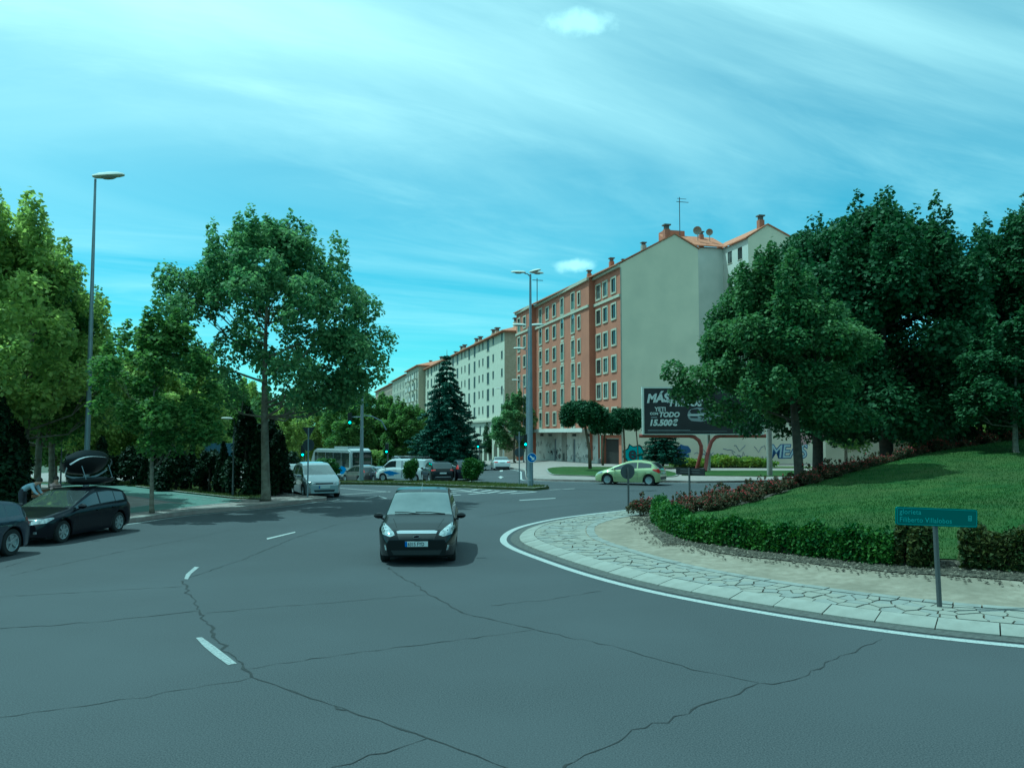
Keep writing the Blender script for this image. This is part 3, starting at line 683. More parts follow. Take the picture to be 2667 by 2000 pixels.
def window(parent, s, z, w, h, y=0.0, surround=0.2, arch=False, kind='orange', rail=False, mats=None):
    """window part with its pane and sash sub-parts; s,z = centre of the opening"""
    key = (round(w, 2), round(h, 2), surround, arch, kind, rail)
    if key not in WC:
        f = MB()
        if surround:
            a, b, t, p = w / 2, h / 2, surround, 0.07
            f.box(-a - t, -a, -0.02, p, -b - t, b + (0 if arch else t)); f.box(a, a + t, -0.02, p, -b - t, b + (0 if arch else t))
            f.box(-a, a, -0.02, p + .04, -b - t, -b)
            if not arch: f.box(-a, a, -0.02, p, b, b + t)
            else:
                n = 8; ri, ro = a, a + t
                for k in range(n):
                    t0, t1 = math.pi * k / n, math.pi * (k + 1) / n
                    q = [(r * math.cos(tt), b + r * math.sin(tt)) for r, tt in ((ri, t0), (ro, t0), (ro, t1), (ri, t1))]
                    f.prism(q, -0.02, p)
        else:
            f.box(-w / 2 - .05, w / 2 + .05, -0.02, 0.05, -h / 2 - .07, -h / 2)
        pn = MB(); pn.box(-w / 2, w / 2, -0.08, -0.055, -h / 2, h / 2)
        if arch:
            n = 8; pn.add([(0, 0.012, h / 2)] + [(w / 2 * math.cos(math.pi * k / n), 0.012, h / 2 + w / 2 * math.sin(math.pi * k / n)) for k in range(n + 1)], [(0, k + 1, k + 2) for k in range(n)])
        sh = MB(); e = 0.06
        sh.box(-w / 2, -w / 2 + e, -.055, -.03, -h / 2, h / 2); sh.box(w / 2 - e, w / 2, -.055, -.03, -h / 2, h / 2)
        sh.box(-w / 2 + e, w / 2 - e, -.055, -.03, h / 2 - e, h / 2); sh.box(-w / 2 + e, w / 2 - e, -.055, -.03, -h / 2, -h / 2 + e)
        sh.box(-.03, .03, -.055, -.025, -h / 2 + e, h / 2 - e)
        rl = None
        if rail: r_ = MB(); r_.box(-w / 2, w / 2, -.04, 0.02, -h / 2, -h / 2 + 1.0); rl = r_.mesh('balcony_panel'); rl.materials.append(M['rail'])
        fm, pm, sm = f.mesh('window_frame'), pn.mesh('pane'), sh.mesh('sash')
        fm.materials.append(mats[0]); pm.materials.append(mats[1]); sm.materials.append(mats[2])
        pm2 = pm.copy(); pm2.materials.clear(); pm2.materials.append(M['pane_pale'])
        WC[key] = (fm, pm, sm, rl, pm2)
    fm, pm, sm, rl, pm2 = WC[key]
    o = link('window', fm, None, parent, (s, y, z)); link('pane', pm2 if (kind != 'far' and random.random() < .35) else pm, None, o)
    if kind != 'far': link('sash', sm, None, o)
    if rl: link('balcony_panel', rl, None, o)
    return o
# ---- orange apartment block with the blank gable end
b1 = empty('apartment_building', (OX, OY, 0), BANG, 'orange six-storey apartment block with cream window surrounds and blank beige gable', 'building')
LEN = sx(1368, 816); e1, e2 = sx(1549.5), sx(1408)
H1 = zat(688, 1616, 0); zt = [zat(743 + k * 67.8, 1600, 1.8) for k in range(6)]
wm = (M['cream'], M['pane'], M['sash'])
holes, wins = {0: [], 1: [], 2: []}, []
def addwin(sec, s, z, w, h, **k): holes[sec].append((s - w / 2, s + w / 2, z - h / 2, z + h / 2)); wins.append((sec, s, z, w, h, k))
OUT = {0: 0.0, 1: 0.7, 2: 1.4}
for k, z in enumerate(zt):
    for xx in (1600, 1578, 1560): addwin(0, sx(xx), z, 1.2 if xx != 1560 else 1.3, 1.55)
    addwin(1, sx(1523.5), z, 0.75, 1.45)
    for xx in (1457.8, 1439): addwin(1, sx(xx), z, 1.25, 1.55)
    for xx in (1507, 1478.5, 1421): addwin(1, sx(xx), z - 0.1 + (0.12 if k == 0 else 0), 1.15, 2.0 if k != 1 else 1.7, arch=(k == 1), rail=True)
    addwin(2, sx(1390.7), z, 1.3, 1.5); addwin(2, sx(1375.5), z - .1, 1.2, 2.0, rail=True)
ZG = 3.6
wall = MB()
facade_grid(wall, 0, e1, ZG, H1, holes[0], 0.0); facade_grid(wall, e1, e2, ZG, H1, holes[1], 0.7); facade_grid(wall, e2, LEN, ZG, H1, holes[2], 1.4)
wall.add([(e1, 0, 0), (e1, .7, 0), (e1, .7, H1), (e1, 0, H1)], [(0, 1, 2, 3)]); wall.add([(e2, .7, 0), (e2, 1.4, 0), (e2, 1.4, H1), (e2, .7, H1)], [(0, 1, 2, 3)])
wall.add([(LEN, 1.4, -2), (LEN, -12, -2), (LEN, -12, H1), (LEN, 1.4, H1)], [(0, 1, 2, 3)])
wall.build('facade_wall', M['orange'], b1)
for sec, s, z, w, h, k in wins: window(b1, s, z, w, h, OUT[sec], mats=wm, **k)
sp = MB()   # pale spandrels that tie the tall window columns together
for xx in (1507, 1478.5, 1421):
    for k in range(1, 5):
        zc2 = (zt[k] + zt[k + 1]) / 2 - 0.1; sp.box(sx(xx) - .6, sx(xx) + .6, 0.705, 0.74, zc2 - .17, zc2 + .17)
sp.build('spandrel', M['cream'], b1)
zb_ = (zt[0] + zt[1]) / 2 + 0.05
for a, b, y in ((0, e1, 0), (e1, e2, .7), (e2, LEN, 1.4)):
    m = MB(); m.box(a + .01, b - .01 + (.14 if b != LEN else 0), y + .001, y + .16, zb_ - .16, zb_ + .16); m.build('string_course', M['cream'], b1)
    m = MB(); m.box(a - .05, b, y + .001, y + .30, H1 - .38, H1 - .02); m.build('cornice', M['cream'], b1)
# gable end (faces the junction)
tq = lambda x, y: (lambda r: (r * OY - OX) / (UY - r * (-UX)))(raydir(x, y).x / raydir(x, y).y)
def gz(x, y): t = tq(x, y); return t, pxY(x, y, OY + t * (-UX)).z
ga = [gz(1616, 687.5), gz(1757, 611), gz(1818, 648.5), gz(1948, 620), gz(1999, 586), gz(2064, 621), gz(2148, 668)]
m = MB()
m.add([(0, 0, -1.5), (0, -ga[2][0], -1.5), (0, -ga[2][0], ga[2][1]), (0, -ga[1][0], ga[1][1]), (0, 0, ga[0][1])], [(0, 1, 2, 3, 4)])
m.build('gable_wall', M['gable'], b1)
m = MB(); m.add([(-.03, -.01, 0), (-.03, 1.45 * 0 + -.01, H1 - .4), (-.03, -.12, H1 - .4), (-.03, -.12, 0)], [(0, 1, 2, 3)]); m.build('corner_trim', M['concrete'], b1)
t2, t3, te = ga[2][0], ga[3][0], ga[6][0]
m = MB(); RD = 5.7; zr = ga[3][1]
zlow = 3.2
m.add([(0, -t3, -1.5), (0, -te, -1.5), (0, -te, ga[6][1]), (0, -ga[4][0], ga[4][1]), (0, -t3, zr)], [(0, 1, 2, 3, 4)])
m.add([(-.0, -t2, -1.5), (0, -t3, -1.5), (0, -t3, zlow + 2.5), (0, -t2, zlow + 2.5)], [(0, 1, 2, 3)])
m.build('wing_gable_wall', M['gable'], b1)
wh = [(3.6, 4.6), (1.3, 2.3)]
m = MB(); facade_holes = [(a, b, zr - 2.1, zr - .7) for a, b in wh] + [(a, b, zr - 5.0, zr - 3.6) for a, b in wh]
tmp = MB(); facade_grid(tmp, 0, RD, -1.5, zr, facade_holes, -t3, 0.2)
# this wall faces left (towards the court)
m.v, m.f, m.m = tmp.v, tmp.f, tmp.m
m.add([(RD, -t2, -1.5), (RD, -t3, -1.5), (RD, -t3, zr), (RD, -t2, zr)], [(0, 1, 2, 3)])
m.add([(0, -t2, -1.5), (RD, -t2, -1.5), (RD, -t2, zr - .1), (0, -t2, ga[2][1])], [(0, 1, 2, 3)])
m.build('courtyard_wall', M['white_wall'], b1)
for a, b, c, d in facade_holes: window(b1, (a + b) / 2, (c + d) / 2, b - a, d - c, -t3, surround=0, kind='court', mats=(M['cream'], M['pane'], M['sash']))
m = MB()   # roofs
tA, zA = ga[1]; L1 = LEN
def plane4(a, b, c, d, th=.14):
    up = Vector((0, 0, th)); vs = [Vector(p) for p in (a, b, c, d)]
    m.add([tuple(p) for p in vs] + [tuple(p + up) for p in vs], [(0, 3, 2, 1), (4, 5, 6, 7), (0, 1, 5, 4), (1, 2, 6, 5), (2, 3, 7, 6), (3, 0, 4, 7)])
plane4((-.12, .45, H1 - .1), (-.12, -tA, zA + .02), (L1, -tA, zA + .02), (L1, 1.9, H1 - .1))
sl = (ga[1][1] - ga[2][1]) / (ga[2][0] - ga[1][0])
plane4((-.12, -tA, zA + .02), (-.12, -t2 - .15, ga[2][1] - .02), (RD, -t2 - .15, ga[2][1] - .02), (RD, -tA, zA + .02))
plane4((RD, -tA, zA), (RD, -t3 - 3, zr), (L1, -13, zr - 1), (L1, -tA, zA))
plane4((RD - .35, -t2 + .5, zr + .05), (RD + 3.4, -t2 + .5, zr + 2.0), (RD + 3.4, -t3 - .5, zr + 2.0), (RD - .35, -t3 - .5, zr + .05))
plane4((-.12, -t3 + .3, zr - .05), (-.12, -ga[4][0], ga[4][1] + .02), (RD + 4, -ga[4][0], ga[4][1] + .02), (RD + 4, -t3 + .3, zr - .05))
plane4((-.12, -ga[4][0], ga[4][1] + .02), (-.12, -te - .2, ga[6][1]), (RD + 4, -te - .2, ga[6][1]), (RD + 4, -ga[4][0], ga[4][1] + .02))
m.build('roof', M['roof'], b1)
m = MB(); m.box(RD + 3.2, RD + 5, -t3 + 3.4, -t2 - .2, zr + 1.2, zr + 2.7); m.build('lift_housing', M['orange'], b1)
def chimney(parent, s, t, z, w=.9, h=1.5, body='chimney'):
    w *= .55; h *= .68
    c = MB(); c.box(-w / 2, w / 2, -w / 2, w / 2, -1.2, h * .62); o = c.build('chimney', M[body], parent, (s, -t, z))
    c = MB(); c.box(-w * .36, w * .36, -w * .36, w * .36, h * .62, h * .95); c.box(-w * .62, w * .62, -w * .62, w * .62, h * .95, h * 1.06); c.build('chimney_cap', M['chimney_cap'], o); return o
for xx, t in ((1569, 1.5), (1512, 1.2), (1684, 0)): pass
chimney(b1, sx(1569), 1.2, H1 + .8); chimney(b1, sx(1512), 1.2, H1 + .8); chimney(b1, sx(1590), 1.6, H1 + .6, .6, .9)
chimney(b1, .8, ga[1][0] - 0.6, zA - .1, 1.15, 1.9); chimney(b1, 1.2, 3.3, zA - 1.6, .9, 1.1, 'concrete'); chimney(b1, .8, ga[4][0] - .4, ga[4][1] - .1, 1.15, 1.9)
chimney(b1, RD + 2.6, t3 - 1.5, zr + 1.6, .9, 1.4)
a_ = MB(); xa = -(t2 + 1.0) - .6; a_.tube([(RD + 2, xa, zr), (RD + 2, xa, zr + 6.5)], .05, 5); a_.box(RD + 1.97, RD + 2.03, xa - 1.2, xa + .4, zr + 5.9, zr + 5.96); a_.box(RD + 1.97, RD + 2.03, xa - .9, xa + .3, zr + 6.3, zr + 6.34)
a_.build('aerial', M['sign_back'], b1)
for k, yy in enumerate((-t3 + 2.7, -t3 + 1.1)):
    d = MB(); rr = 0.52 - k * .1; d.lathe([(0, 0), (rr * .5, .06), (rr * .9, .22), (rr, .30), (rr * .97, .30), (rr * .5, .1), (0, .04)], 14, 'x'); d.tube([(0, 0, 0), (.1, 0, -rr - .9)], .05, 5)
    o = d.build('satellite_dish', M['concrete'], b1, (RD + 1.2, yy, zr + 2.4 - k * .1)); o.rotation_euler = (0, 0.45, 2.6)
# ground floor: whitewashed shopfronts under a canopy, doorway at the corner
sA, sB = sx(1565, 1160), e2
m = MB(); m.box(sA - 1, LEN, -.02, 2.6, 3.35, 3.62); m.build('canopy', M['concrete'], b1)
m = MB(); m.box(sA - 1.05, LEN, 2.6, 2.66, 3.25, 3.7); m.build('canopy_edge', M['white_wall'], b1)
m = MB(); doors = [(sx(1452, 1180) - .5, sx(1452, 1180) + .5, -1.5, 2.4), (sx(1502, 1180) - .5, sx(1502, 1180) + .5, -1.5, 2.4)]
facade_grid(m, sA, LEN, -3, 3.35, doors, 0.35, .25); m.build('shopfront_wall', M['whitewash'], b1)
for a, b, c, d in doors: dm = MB(); dm.box(a, b, .1, .14, c, d); dm.build('door', M['steel_blue'], b1)
m = MB(); xx = sx(1477, 1180); m.box(xx - .9, xx + .9, .35, .45, -3, 3.3); o = m.build('shopfront_recess', M['concrete'], b1)
m = MB(); m.box(xx - .3, xx + .3, .46, .5, -.3, .6); m.build('letter_box', M['black'], o)
for k, xx in enumerate((1418, 1440, 1503, 1540)):
    m = MB(); s0 = sx(xx, 1140); m.box(s0 - .7, s0 + .7, .36, .4, 2.75, 3.05); m.build('ventilation_grille', M['black'], b1)
m = MB()
for k in range(46):
    s0 = random.uniform(sA + .5, LEN - 1); z0 = random.uniform(-.2, 1.9); pts = [(s0 + .16 * j + random.uniform(-.2, .2), 0.372, z0 + random.uniform(-.4, .4)) for j in range(7)]
    m.tube(pts, .014, 4)
o = m.build('graffiti', M['g_black'], b1); o['kind'] = 'stuff'
gate_a, gate_b = sx(1613, 1150), sx(1577, 1150)
gate_a, gate_b = 0.75, sA - .55
m = MB(); facade_grid(m, 0, sA, -2, ZG, [(gate_a, gate_b, -2, 2.55)], 0.0, .5); m.build('entrance_wall', M['orange'], b1)
m = MB(); m.box(gate_a, gate_b, -.5, -.42, -2, 2.5); gt = m.build('gate', M['gate'], b1)
m = MB(); k = gate_a + .2
while k < gate_b: m.box(k, k + .05, -.41, -.36, -1, 2.4); k += .28
m.build('gate_bars', M['chimney_cap'], gt)
m = MB(); m.box(0, sA - .5, .01, .5, 2.95, 3.12); m.build('entrance_ledge', M['cream'], b1)

# graffiti and tags on the gable wall (flat print)
def text_mesh(txt, size, mats, bold=0.0, shear=0.0, ext=0.004, align='LEFT', space=1.0):
    cu = bpy.data.curves.new('lettering', 'FONT'); cu.body = txt; cu.size = size; cu.shear = shear; cu.offset = bold; cu.extrude = ext; cu.align_x = align; cu.space_character = space; cu.resolution_u = 3
    ob = bpy.data.objects.new('tmp_text', cu); col.objects.link(ob); bpy.context.view_layer.update()
    me = bpy.data.meshes.new_from_object(ob.evaluated_get(bpy.context.evaluated_depsgraph_get())); bpy.data.objects.remove(ob)
    me.name = 'lettering'; me.materials.clear()
    for m_ in (mats if isinstance(mats, (list, tuple)) else [mats]): me.materials.append(m_)
    return me
def gable_text(txt, size, t, z, m_, bold=0.0, shear=0.0, off=0.02, name='graffiti', space=1.0, rot=0.0, ext=.004):
    me = text_mesh(txt, size, M[m_], bold, shear, space=space, ext=ext); o = link(name, me, None, b1)
    # local -y runs right along the gable, outward is -x
    o.matrix_local = Matrix(((0, 0, -1, -off), (-math.cos(rot), math.sin(rot), 0, -t), (math.sin(rot), math.cos(rot), 0, z), (0, 0, 0, 1)))
    return o
def gpx(x, y): t, z = gz(x, y); return t, z
t, z = gpx(2003, 1192); gable_text('MEAS', 2.1, t, z, 'g_blue', .10, .15, .02, space=.92); gable_text('MEAS', 2.1, t, z, 'g_pale', .0, .15, .03, space=.92)
t, z = gpx(2085, 1160); gable_text('ERIK', 2.0, t, z, 'g_pink', .07, .3, .02, rot=.28)
def blob(parent, cx, cz, rx, rz, m_, off=.02, n=22, seed=1, jag=.22):
    rg = random.Random(seed); pts = []
    for k in range(n):
        a = 2 * math.pi * k / n; r = 1 + rg.uniform(-jag, jag); pts.append((-off, -(cx + rx * r * math.cos(a)), cz + rz * r * math.sin(a)))
    me = bpy.data.meshes.new('graffiti'); me.from_pydata([(-off, -cx, cz)] + pts, [], [(0, k + 1, (k + 1) % n + 1) for k in range(n)])
    return link('graffiti', me, M[m_], parent)
t, z = gpx(1652, 1182); blob(b1, t, z, 1.25, 1.05, 'g_black', .015, seed=3); blob(b1, t, z, 1.08, .9, 'g_teal', .022, seed=3); gable_text('e', 2.0, t - .7, z - .55, 'g_black', .06, 0, .03)
t, z = gpx(1768, 1178); blob(b1, t, z, 1.3, .7, 'g_blue', .015, seed=5, jag=.35); t, z = gpx(1745, 1180); blob(b1, t, z, .8, .35, 'g_pink', .022, seed=6, jag=.4)
for k in range(16):
    xx = random.uniform(1790, 1985); yy = random.uniform(1165, 1200); t, z = gpx(xx, yy); s_w = random.uniform(.5, 1.0)
    mm = MB(); mm.tube([(-.02, -(t + .25 * j + random.uniform(-.2, .2)), z + random.uniform(-.4, .4)) for j in range(7)], .025, 4); o = mm.build('graffiti', M['g_blue'], b1)

# ---- generic far block built from the same facade line
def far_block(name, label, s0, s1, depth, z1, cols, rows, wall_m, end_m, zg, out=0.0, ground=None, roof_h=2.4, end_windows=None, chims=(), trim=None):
    root = empty(name, (OX, OY, 0), BANG, label, 'building')
    hs, ws = [], []
    for (s, w, tall) in cols:
        for z in rows:
            h = 2.15 if tall else 1.35; zz = z - (.35 if tall else 0); hs.append((s - w / 2, s + w / 2, zz - h / 2, zz + h / 2)); ws.append((s, zz, w, h))
    m = MB(); facade_grid(m, s0, s1, zg, z1, hs, out, .09); m.build('street_wall', M[wall_m], root)
    for s, z, w, h in ws: window(root, s, z, w, h, out, surround=0, kind='far', mats=(M['cream'], M['shutter'], M['sash']))
    m = MB(); he = []
    if end_windows: he = [(-(t + w / 2), -(t - w / 2), z - .75, z + .75) for t, w in end_windows for z in rows]
    tmp = MB(); S = sorted({-depth, out} | {h[0] for h in he} | {h[1] for h in he}); Z = sorted({-6, z1} | {h[2] for h in he} | {h[3] for h in he})
    for i in range(len(S) - 1):
        for j in range(len(Z) - 1):
            cs, cz = (S[i] + S[i + 1]) / 2, (Z[j] + Z[j + 1]) / 2
            if any(h[0] < cs < h[1] and h[2] < cz < h[3] for h in he): continue
            m.add([(s0, S[i], Z[j]), (s0, S[i + 1], Z[j]), (s0, S[i + 1], Z[j + 1]), (s0, S[i], Z[j + 1])], [(0, 1, 2, 3)])
    m.build('end_wall', M[end_m], root)
    for a, b, c, d in he:
        p = MB(); p.box(s0 + .15, s0 + .2, a, b, c, d); w_ = p.build('window', M['shutter'], root); q = MB(); q.box(s0 + .1, s0 + .14, a + .1, b - .1, c + .1, (c + d) / 2); q.build('pane', M['pane'], w_)
    m = MB(); m.box(s1, s1 + .1, -depth, out, -6, z1); m.build('back_wall', M[end_m], root)
    m = MB(); e = .7; rz = z1 + roof_h; my = -depth / 2
    m.add([(s0 - e, out + e, z1), (s1 + e, out + e, z1), (s1 + e, -depth - e, z1), (s0 - e, -depth - e, z1), (s0 + depth * .45, my, rz), (s1 - depth * .45, my, rz), (s0 - e, out + e, z1 - .2), (s1 + e, out + e, z1 - .2), (s1 + e, -depth - e, z1 - .2), (s0 - e, -depth - e, z1 - .2)],
          [(0, 1, 5, 4), (1, 2, 5), (2, 3, 4, 5), (3, 0, 4), (6, 9, 8, 7), (0, 6, 7, 1), (1, 7, 8, 2), (2, 8, 9, 3), (3, 9, 6, 0)])
    rf = m.build('roof', M['roof'], root)
    for s, t in chims: chimney(root, s, t, z1 + 1.1, 1.5, 2.3, 'cream2' if wall_m != 'brown_far' else 'chimney')
    return root
s0b = sx(1314, 861); s1b = sx(1108, 949); Hb = zat(861, 1314, s0b)
colx = [(1307, .95, 0), (1284.5, .95, 0), (1271, 1.5, 1), (1257.6, .85, 0), (1248, .85, 0), (1236, 1.3, 1), (1222, 1.3, 1), (1211, .9, 0), (1202.5, .9, 0), (1191.5, 1.5, 1), (1180, 1.5, 1),
        (1171, 1.0, 0), (1163.5, 1.0, 0), (1154.5, 1.6, 1), (1144.6, 1.6, 1), (1136.7, 1.1, 0), (1132, 1.1, 0), (1124, 1.7, 1), (1115, 1.7, 1)]
zr0 = zat(750 + 440 / 3.16, 1284, sx(1284)); zr1 = zat(750 + 995 / 3.16, 1284, sx(1284)); dz_ = (zr0 - zr1) / 4
rowsb = [zr0 - dz_ * k for k in range(6)]
cb = [(sx(x, 950), w * 1.3, t) for x, w, t in colx]
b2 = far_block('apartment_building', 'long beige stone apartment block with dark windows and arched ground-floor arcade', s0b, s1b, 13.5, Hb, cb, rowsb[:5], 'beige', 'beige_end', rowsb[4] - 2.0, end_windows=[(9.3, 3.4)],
               chims=[(sx(1300, 850), 3), (sx(1310, 850), 3.0), (sx(1255, 880), 3), (sx(1246, 880), 3), (sx(1214, 900), 3), (sx(1205, 900), 3), (sx(1176, 915), 3), (sx(1169, 915), 3), (sx(1145, 925), 4), (sx(1122, 945), 3)])
# mezzanine and arcade of the beige block
zm0 = rowsb[4] - 2.0; m = MB(); k = s0b + 1.2; hol = []
while k < s0b + 60: hol.append((k, k + 2.6, -4, 1.7)); k += 3.9
k = s0b + 3; hol2 = []
while k < s1b - 3: hol2.append((k, k + 1.2, zm0 - 2.5, zm0 - .9)); k += 5.0
facade_grid(m, s0b, s1b, -6, zm0, hol + hol2, 0.0, .6); m.build('arcade_wall', M['beige'], b2)
for a, b, c, d in hol2: window(b2, (a + b) / 2, (c + d) / 2, b - a, d - c, 0, surround=0, kind='far', mats=(M['cream'], M['shutter'], M['sash']))
m = MB(); m.box(s0b - .2, s1b, .01, .45, zm0 - .25, zm0 + .12); m.build('string_course', M['cream'], b2)
m = MB(); m.box(s0b + .5, s0b + 62, -4.2, -4, -6, 3.5); m.build('arcade_back_wall', M['chimney_cap'], b2)
for a, b, c, d in hol:      # arch heads: a thin plate with a half-round cut out of it
    f = MB(); n = 8; r = (b - a) / 2; cxx = (a + b) / 2
    for k in range(n):
        t0, t1 = math.pi * k / n, math.pi * (k + 1) / n
        f.prism([(cxx + r * math.cos(t0), 1.7 - r + r * math.sin(t0)), (cxx + r * math.cos(t0), 1.72), (cxx + r * math.cos(t1), 1.72), (cxx + r * math.cos(t1), 1.7 - r + r * math.sin(t1))], -.5, -.02)
    f.build('arch', M['beige'], b2)
m = MB(); m.tube([(sx(1337, 860), -4, Hb + 1.5), (sx(1337, 860), -4, Hb + 8)], .07, 5); m.box(sx(1337, 860) - .03, sx(1337, 860) + .03, -5, -3.2, Hb + 7.6, Hb + 7.7)
m.build('aerial', M['sign_back'], b2)
# projecting bay block at the far end of the beige building
s0c, s1c = s1b + .3, sx(1089, 959) - 2
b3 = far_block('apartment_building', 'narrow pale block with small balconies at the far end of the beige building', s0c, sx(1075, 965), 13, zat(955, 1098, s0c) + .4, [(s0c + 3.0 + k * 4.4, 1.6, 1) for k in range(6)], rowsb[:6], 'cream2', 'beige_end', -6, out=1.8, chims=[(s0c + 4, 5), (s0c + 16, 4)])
for k in range(3):
    for z in rowsb[:6]:
        m = MB(); a = s0c + 1.8 + k * 7; m.box(a, a + 2.6, 1.8, 2.9, z - 1.5, z - 1.35); m.box(a, a + 2.6, 2.82, 2.9, z - 1.35, z - .45); m.build('balcony', M['white_wall'], b3)
s0d = sx(1059, 973); s1d = sx(1022, 992); Hd = zat(974, 1059, s0d)
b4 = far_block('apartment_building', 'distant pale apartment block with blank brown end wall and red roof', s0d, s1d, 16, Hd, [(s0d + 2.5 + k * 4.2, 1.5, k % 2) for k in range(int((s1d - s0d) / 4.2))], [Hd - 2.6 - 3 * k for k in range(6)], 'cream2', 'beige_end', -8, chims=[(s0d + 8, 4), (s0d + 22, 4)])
s0e = s1d + .5; s1e = sx(978, 1010)
b5 = far_block('apartment_building', 'farthest brownish apartment block at the end of the terrace', s0e, s1e, 14, Hd - .6, [(s0e + 3 + k * 4.6, 1.6, 0) for k in range(int((s1e - s0e - 3) / 4.6))], [Hd - 3.6 - 3 * k for k in range(6)], 'brown_far', 'brown_far', -8, chims=[(s0e + 10, 4), (s0e + 30, 4), (s0e + 45, 4)])
# low building with pale fence posts seen below the big dark trees
lb = empty('low_building', (*tuple(px(2165, 1160, .5))[:2], 0), 0.0, 'low cream building half hidden below the dark trees on the mound', 'building')
base = pxY(2150, 1140, 78)
lb.location = (base.x, 78, 0)
m = MB(); facade_grid(m, 0, 16, -.5, 4.2, [(2, 3.2, 1.6, 3.2), (5, 6.2, 1.6, 3.2), (8, 9.2, 0, 3.2)], 0, .2); m.box(0, 16, 0, 6, 4.2, 4.4); m.build('wall', M['cream2'], lb)
for a in (2, 5, 8): w_ = MB(); w_.box(a, a + 1.2, .1, .14, 0 if a == 8 else 1.6, 3.2); w_.build('window', M['pane'], lb)
m = MB(); m.box(10, 15, -.1, -.02, 1.4, 3.0); m.build('panel', M['g_teal'], lb)
# ------------------------------------------------------------------ vegetation
def leaf_mesh(name, C, size, mats, up=0.35, elong=1.25, outward=None, ow=0.0, droop=0.0):
    """one four-cornered leaf blade (bent along its rib) per centre"""
    n = len(C); g = RNG
    N = g.normal(size=(n, 3)); N[:, 2] = np.abs(N[:, 2]) + up
    if outward is not None: N += outward * ow
    N /= np.linalg.norm(N, axis=1)[:, None]
    A = np.cross(N, g.normal(size=(n, 3))); A /= np.linalg.norm(A, axis=1)[:, None] + 1e-9
    if droop: A[:, 2] -= droop; A /= np.linalg.norm(A, axis=1)[:, None]
    B = np.cross(N, A)
    s = size * g.uniform(0.6, 1.25, n)[:, None]
    V = np.empty((n, 4, 3)); V[:, 0] = C - A * s * elong * .5; V[:, 2] = C + A * s * elong * .5
    V[:, 1] = C + B * s * .5 + N * s * .12; V[:, 3] = C - B * s * .5 + N * s * .12
    me = bpy.data.meshes.new(name); me.vertices.add(4 * n); me.vertices.foreach_set('co', V.reshape(-1))
    me.loops.add(4 * n); me.loops.foreach_set('vertex_index', np.arange(4 * n, dtype=np.int32))
    me.polygons.add(n); me.polygons.foreach_set('loop_start', np.arange(0, 4 * n, 4, dtype=np.int32)); me.polygons.foreach_set('loop_total', np.full(n, 4, dtype=np.int32))
    me.update(calc_edges=True)
    at = me.attributes.new('shade', 'FLOAT', 'FACE'); at.data.foreach_set('value', g.uniform(0, 1, n).astype(np.float32))
    for m_ in (mats if isinstance(mats, (list, tuple)) else [mats]): me.materials.append(m_)
    return me
def lobes_points(lobes, n, shell=0.5, flat=1.0, under=0.55):
    """points spread through ellipsoid lobes (x,y,z,rx,rz), denser near the shell"""
    L = np.array(lobes, float); w = L[:, 3] ** 2 * L[:, 4]; w = w ** .72; w /= w.sum(); k = RNG.choice(len(L), n, p=w)
    D = RNG.normal(size=(n, 3)); D /= np.linalg.norm(D, axis=1)[:, None]
    lowm = (D[:, 2] < -0.2) & (RNG.random(n) > under); D[lowm, 2] *= -1
    r = shell + (1 - shell) * RNG.random(n) ** 0.6; r *= RNG.uniform(.88, 1.14, n)
    P = L[k, :3] + D * r[:, None] * np.c_[L[k, 3], L[k, 3], L[k, 4]]
    return P, D
def broad_crown(h0, h1, rad, nl, lr, seed, spiky=6, low=0.35, top_pow=0.75, asym=0.1, lens=1.0):
    """lobes filling a rounded, uneven broadleaf outline"""
    rg = random.Random(seed); L = []
    H = h1 - h0
    for _ in range(nl):
        t = rg.random() ** .8; z = h0 + H * t
        prof = (low + (1 - low) * math.sin(math.pi * min(1, (t + .18) / 1.0)) ** .8) if t < .5 else math.sqrt(max(0.02, 1 - ((t - .42) / .6) ** 2)) ** (1 / top_pow)
        a = rg.uniform(0, 2 * math.pi); q = rg.random() ** .42; r = max(0, rad * prof * q - lr * .45) * (1 + asym * math.cos(a - 1) + rg.uniform(-.07, .07))
        s = lr * rg.uniform(.6, 1.25) * (1.1 - .35 * t)
        L.append((r * math.cos(a), r * math.sin(a), z, s, s * rg.uniform(.75, 1.1) * lens))
    for _ in range(spiky):
        a = rg.uniform(0, 2 * math.pi); r = rad * .72 * rg.random() ** .6; z = h1 - (r / rad) ** 2 * H * .42 + rg.uniform(-.4, .45)
        L.append((r * math.cos(a), r * math.sin(a), z + lr * .25, lr * .36, lr * 1.05))
        L.append((r * math.cos(a), r * math.sin(a), z - lr * .8, lr * .5, lr * .95))
    for _ in range(spiky):
        a = rg.uniform(0, 2 * math.pi); t = rg.uniform(.15, .7); r = rad * rg.uniform(.85, 1.02) * (1 - .3 * t); z = h0 + H * t
        L.append((r * math.cos(a), r * math.sin(a), z, lr * .42, lr * .7))
    return L
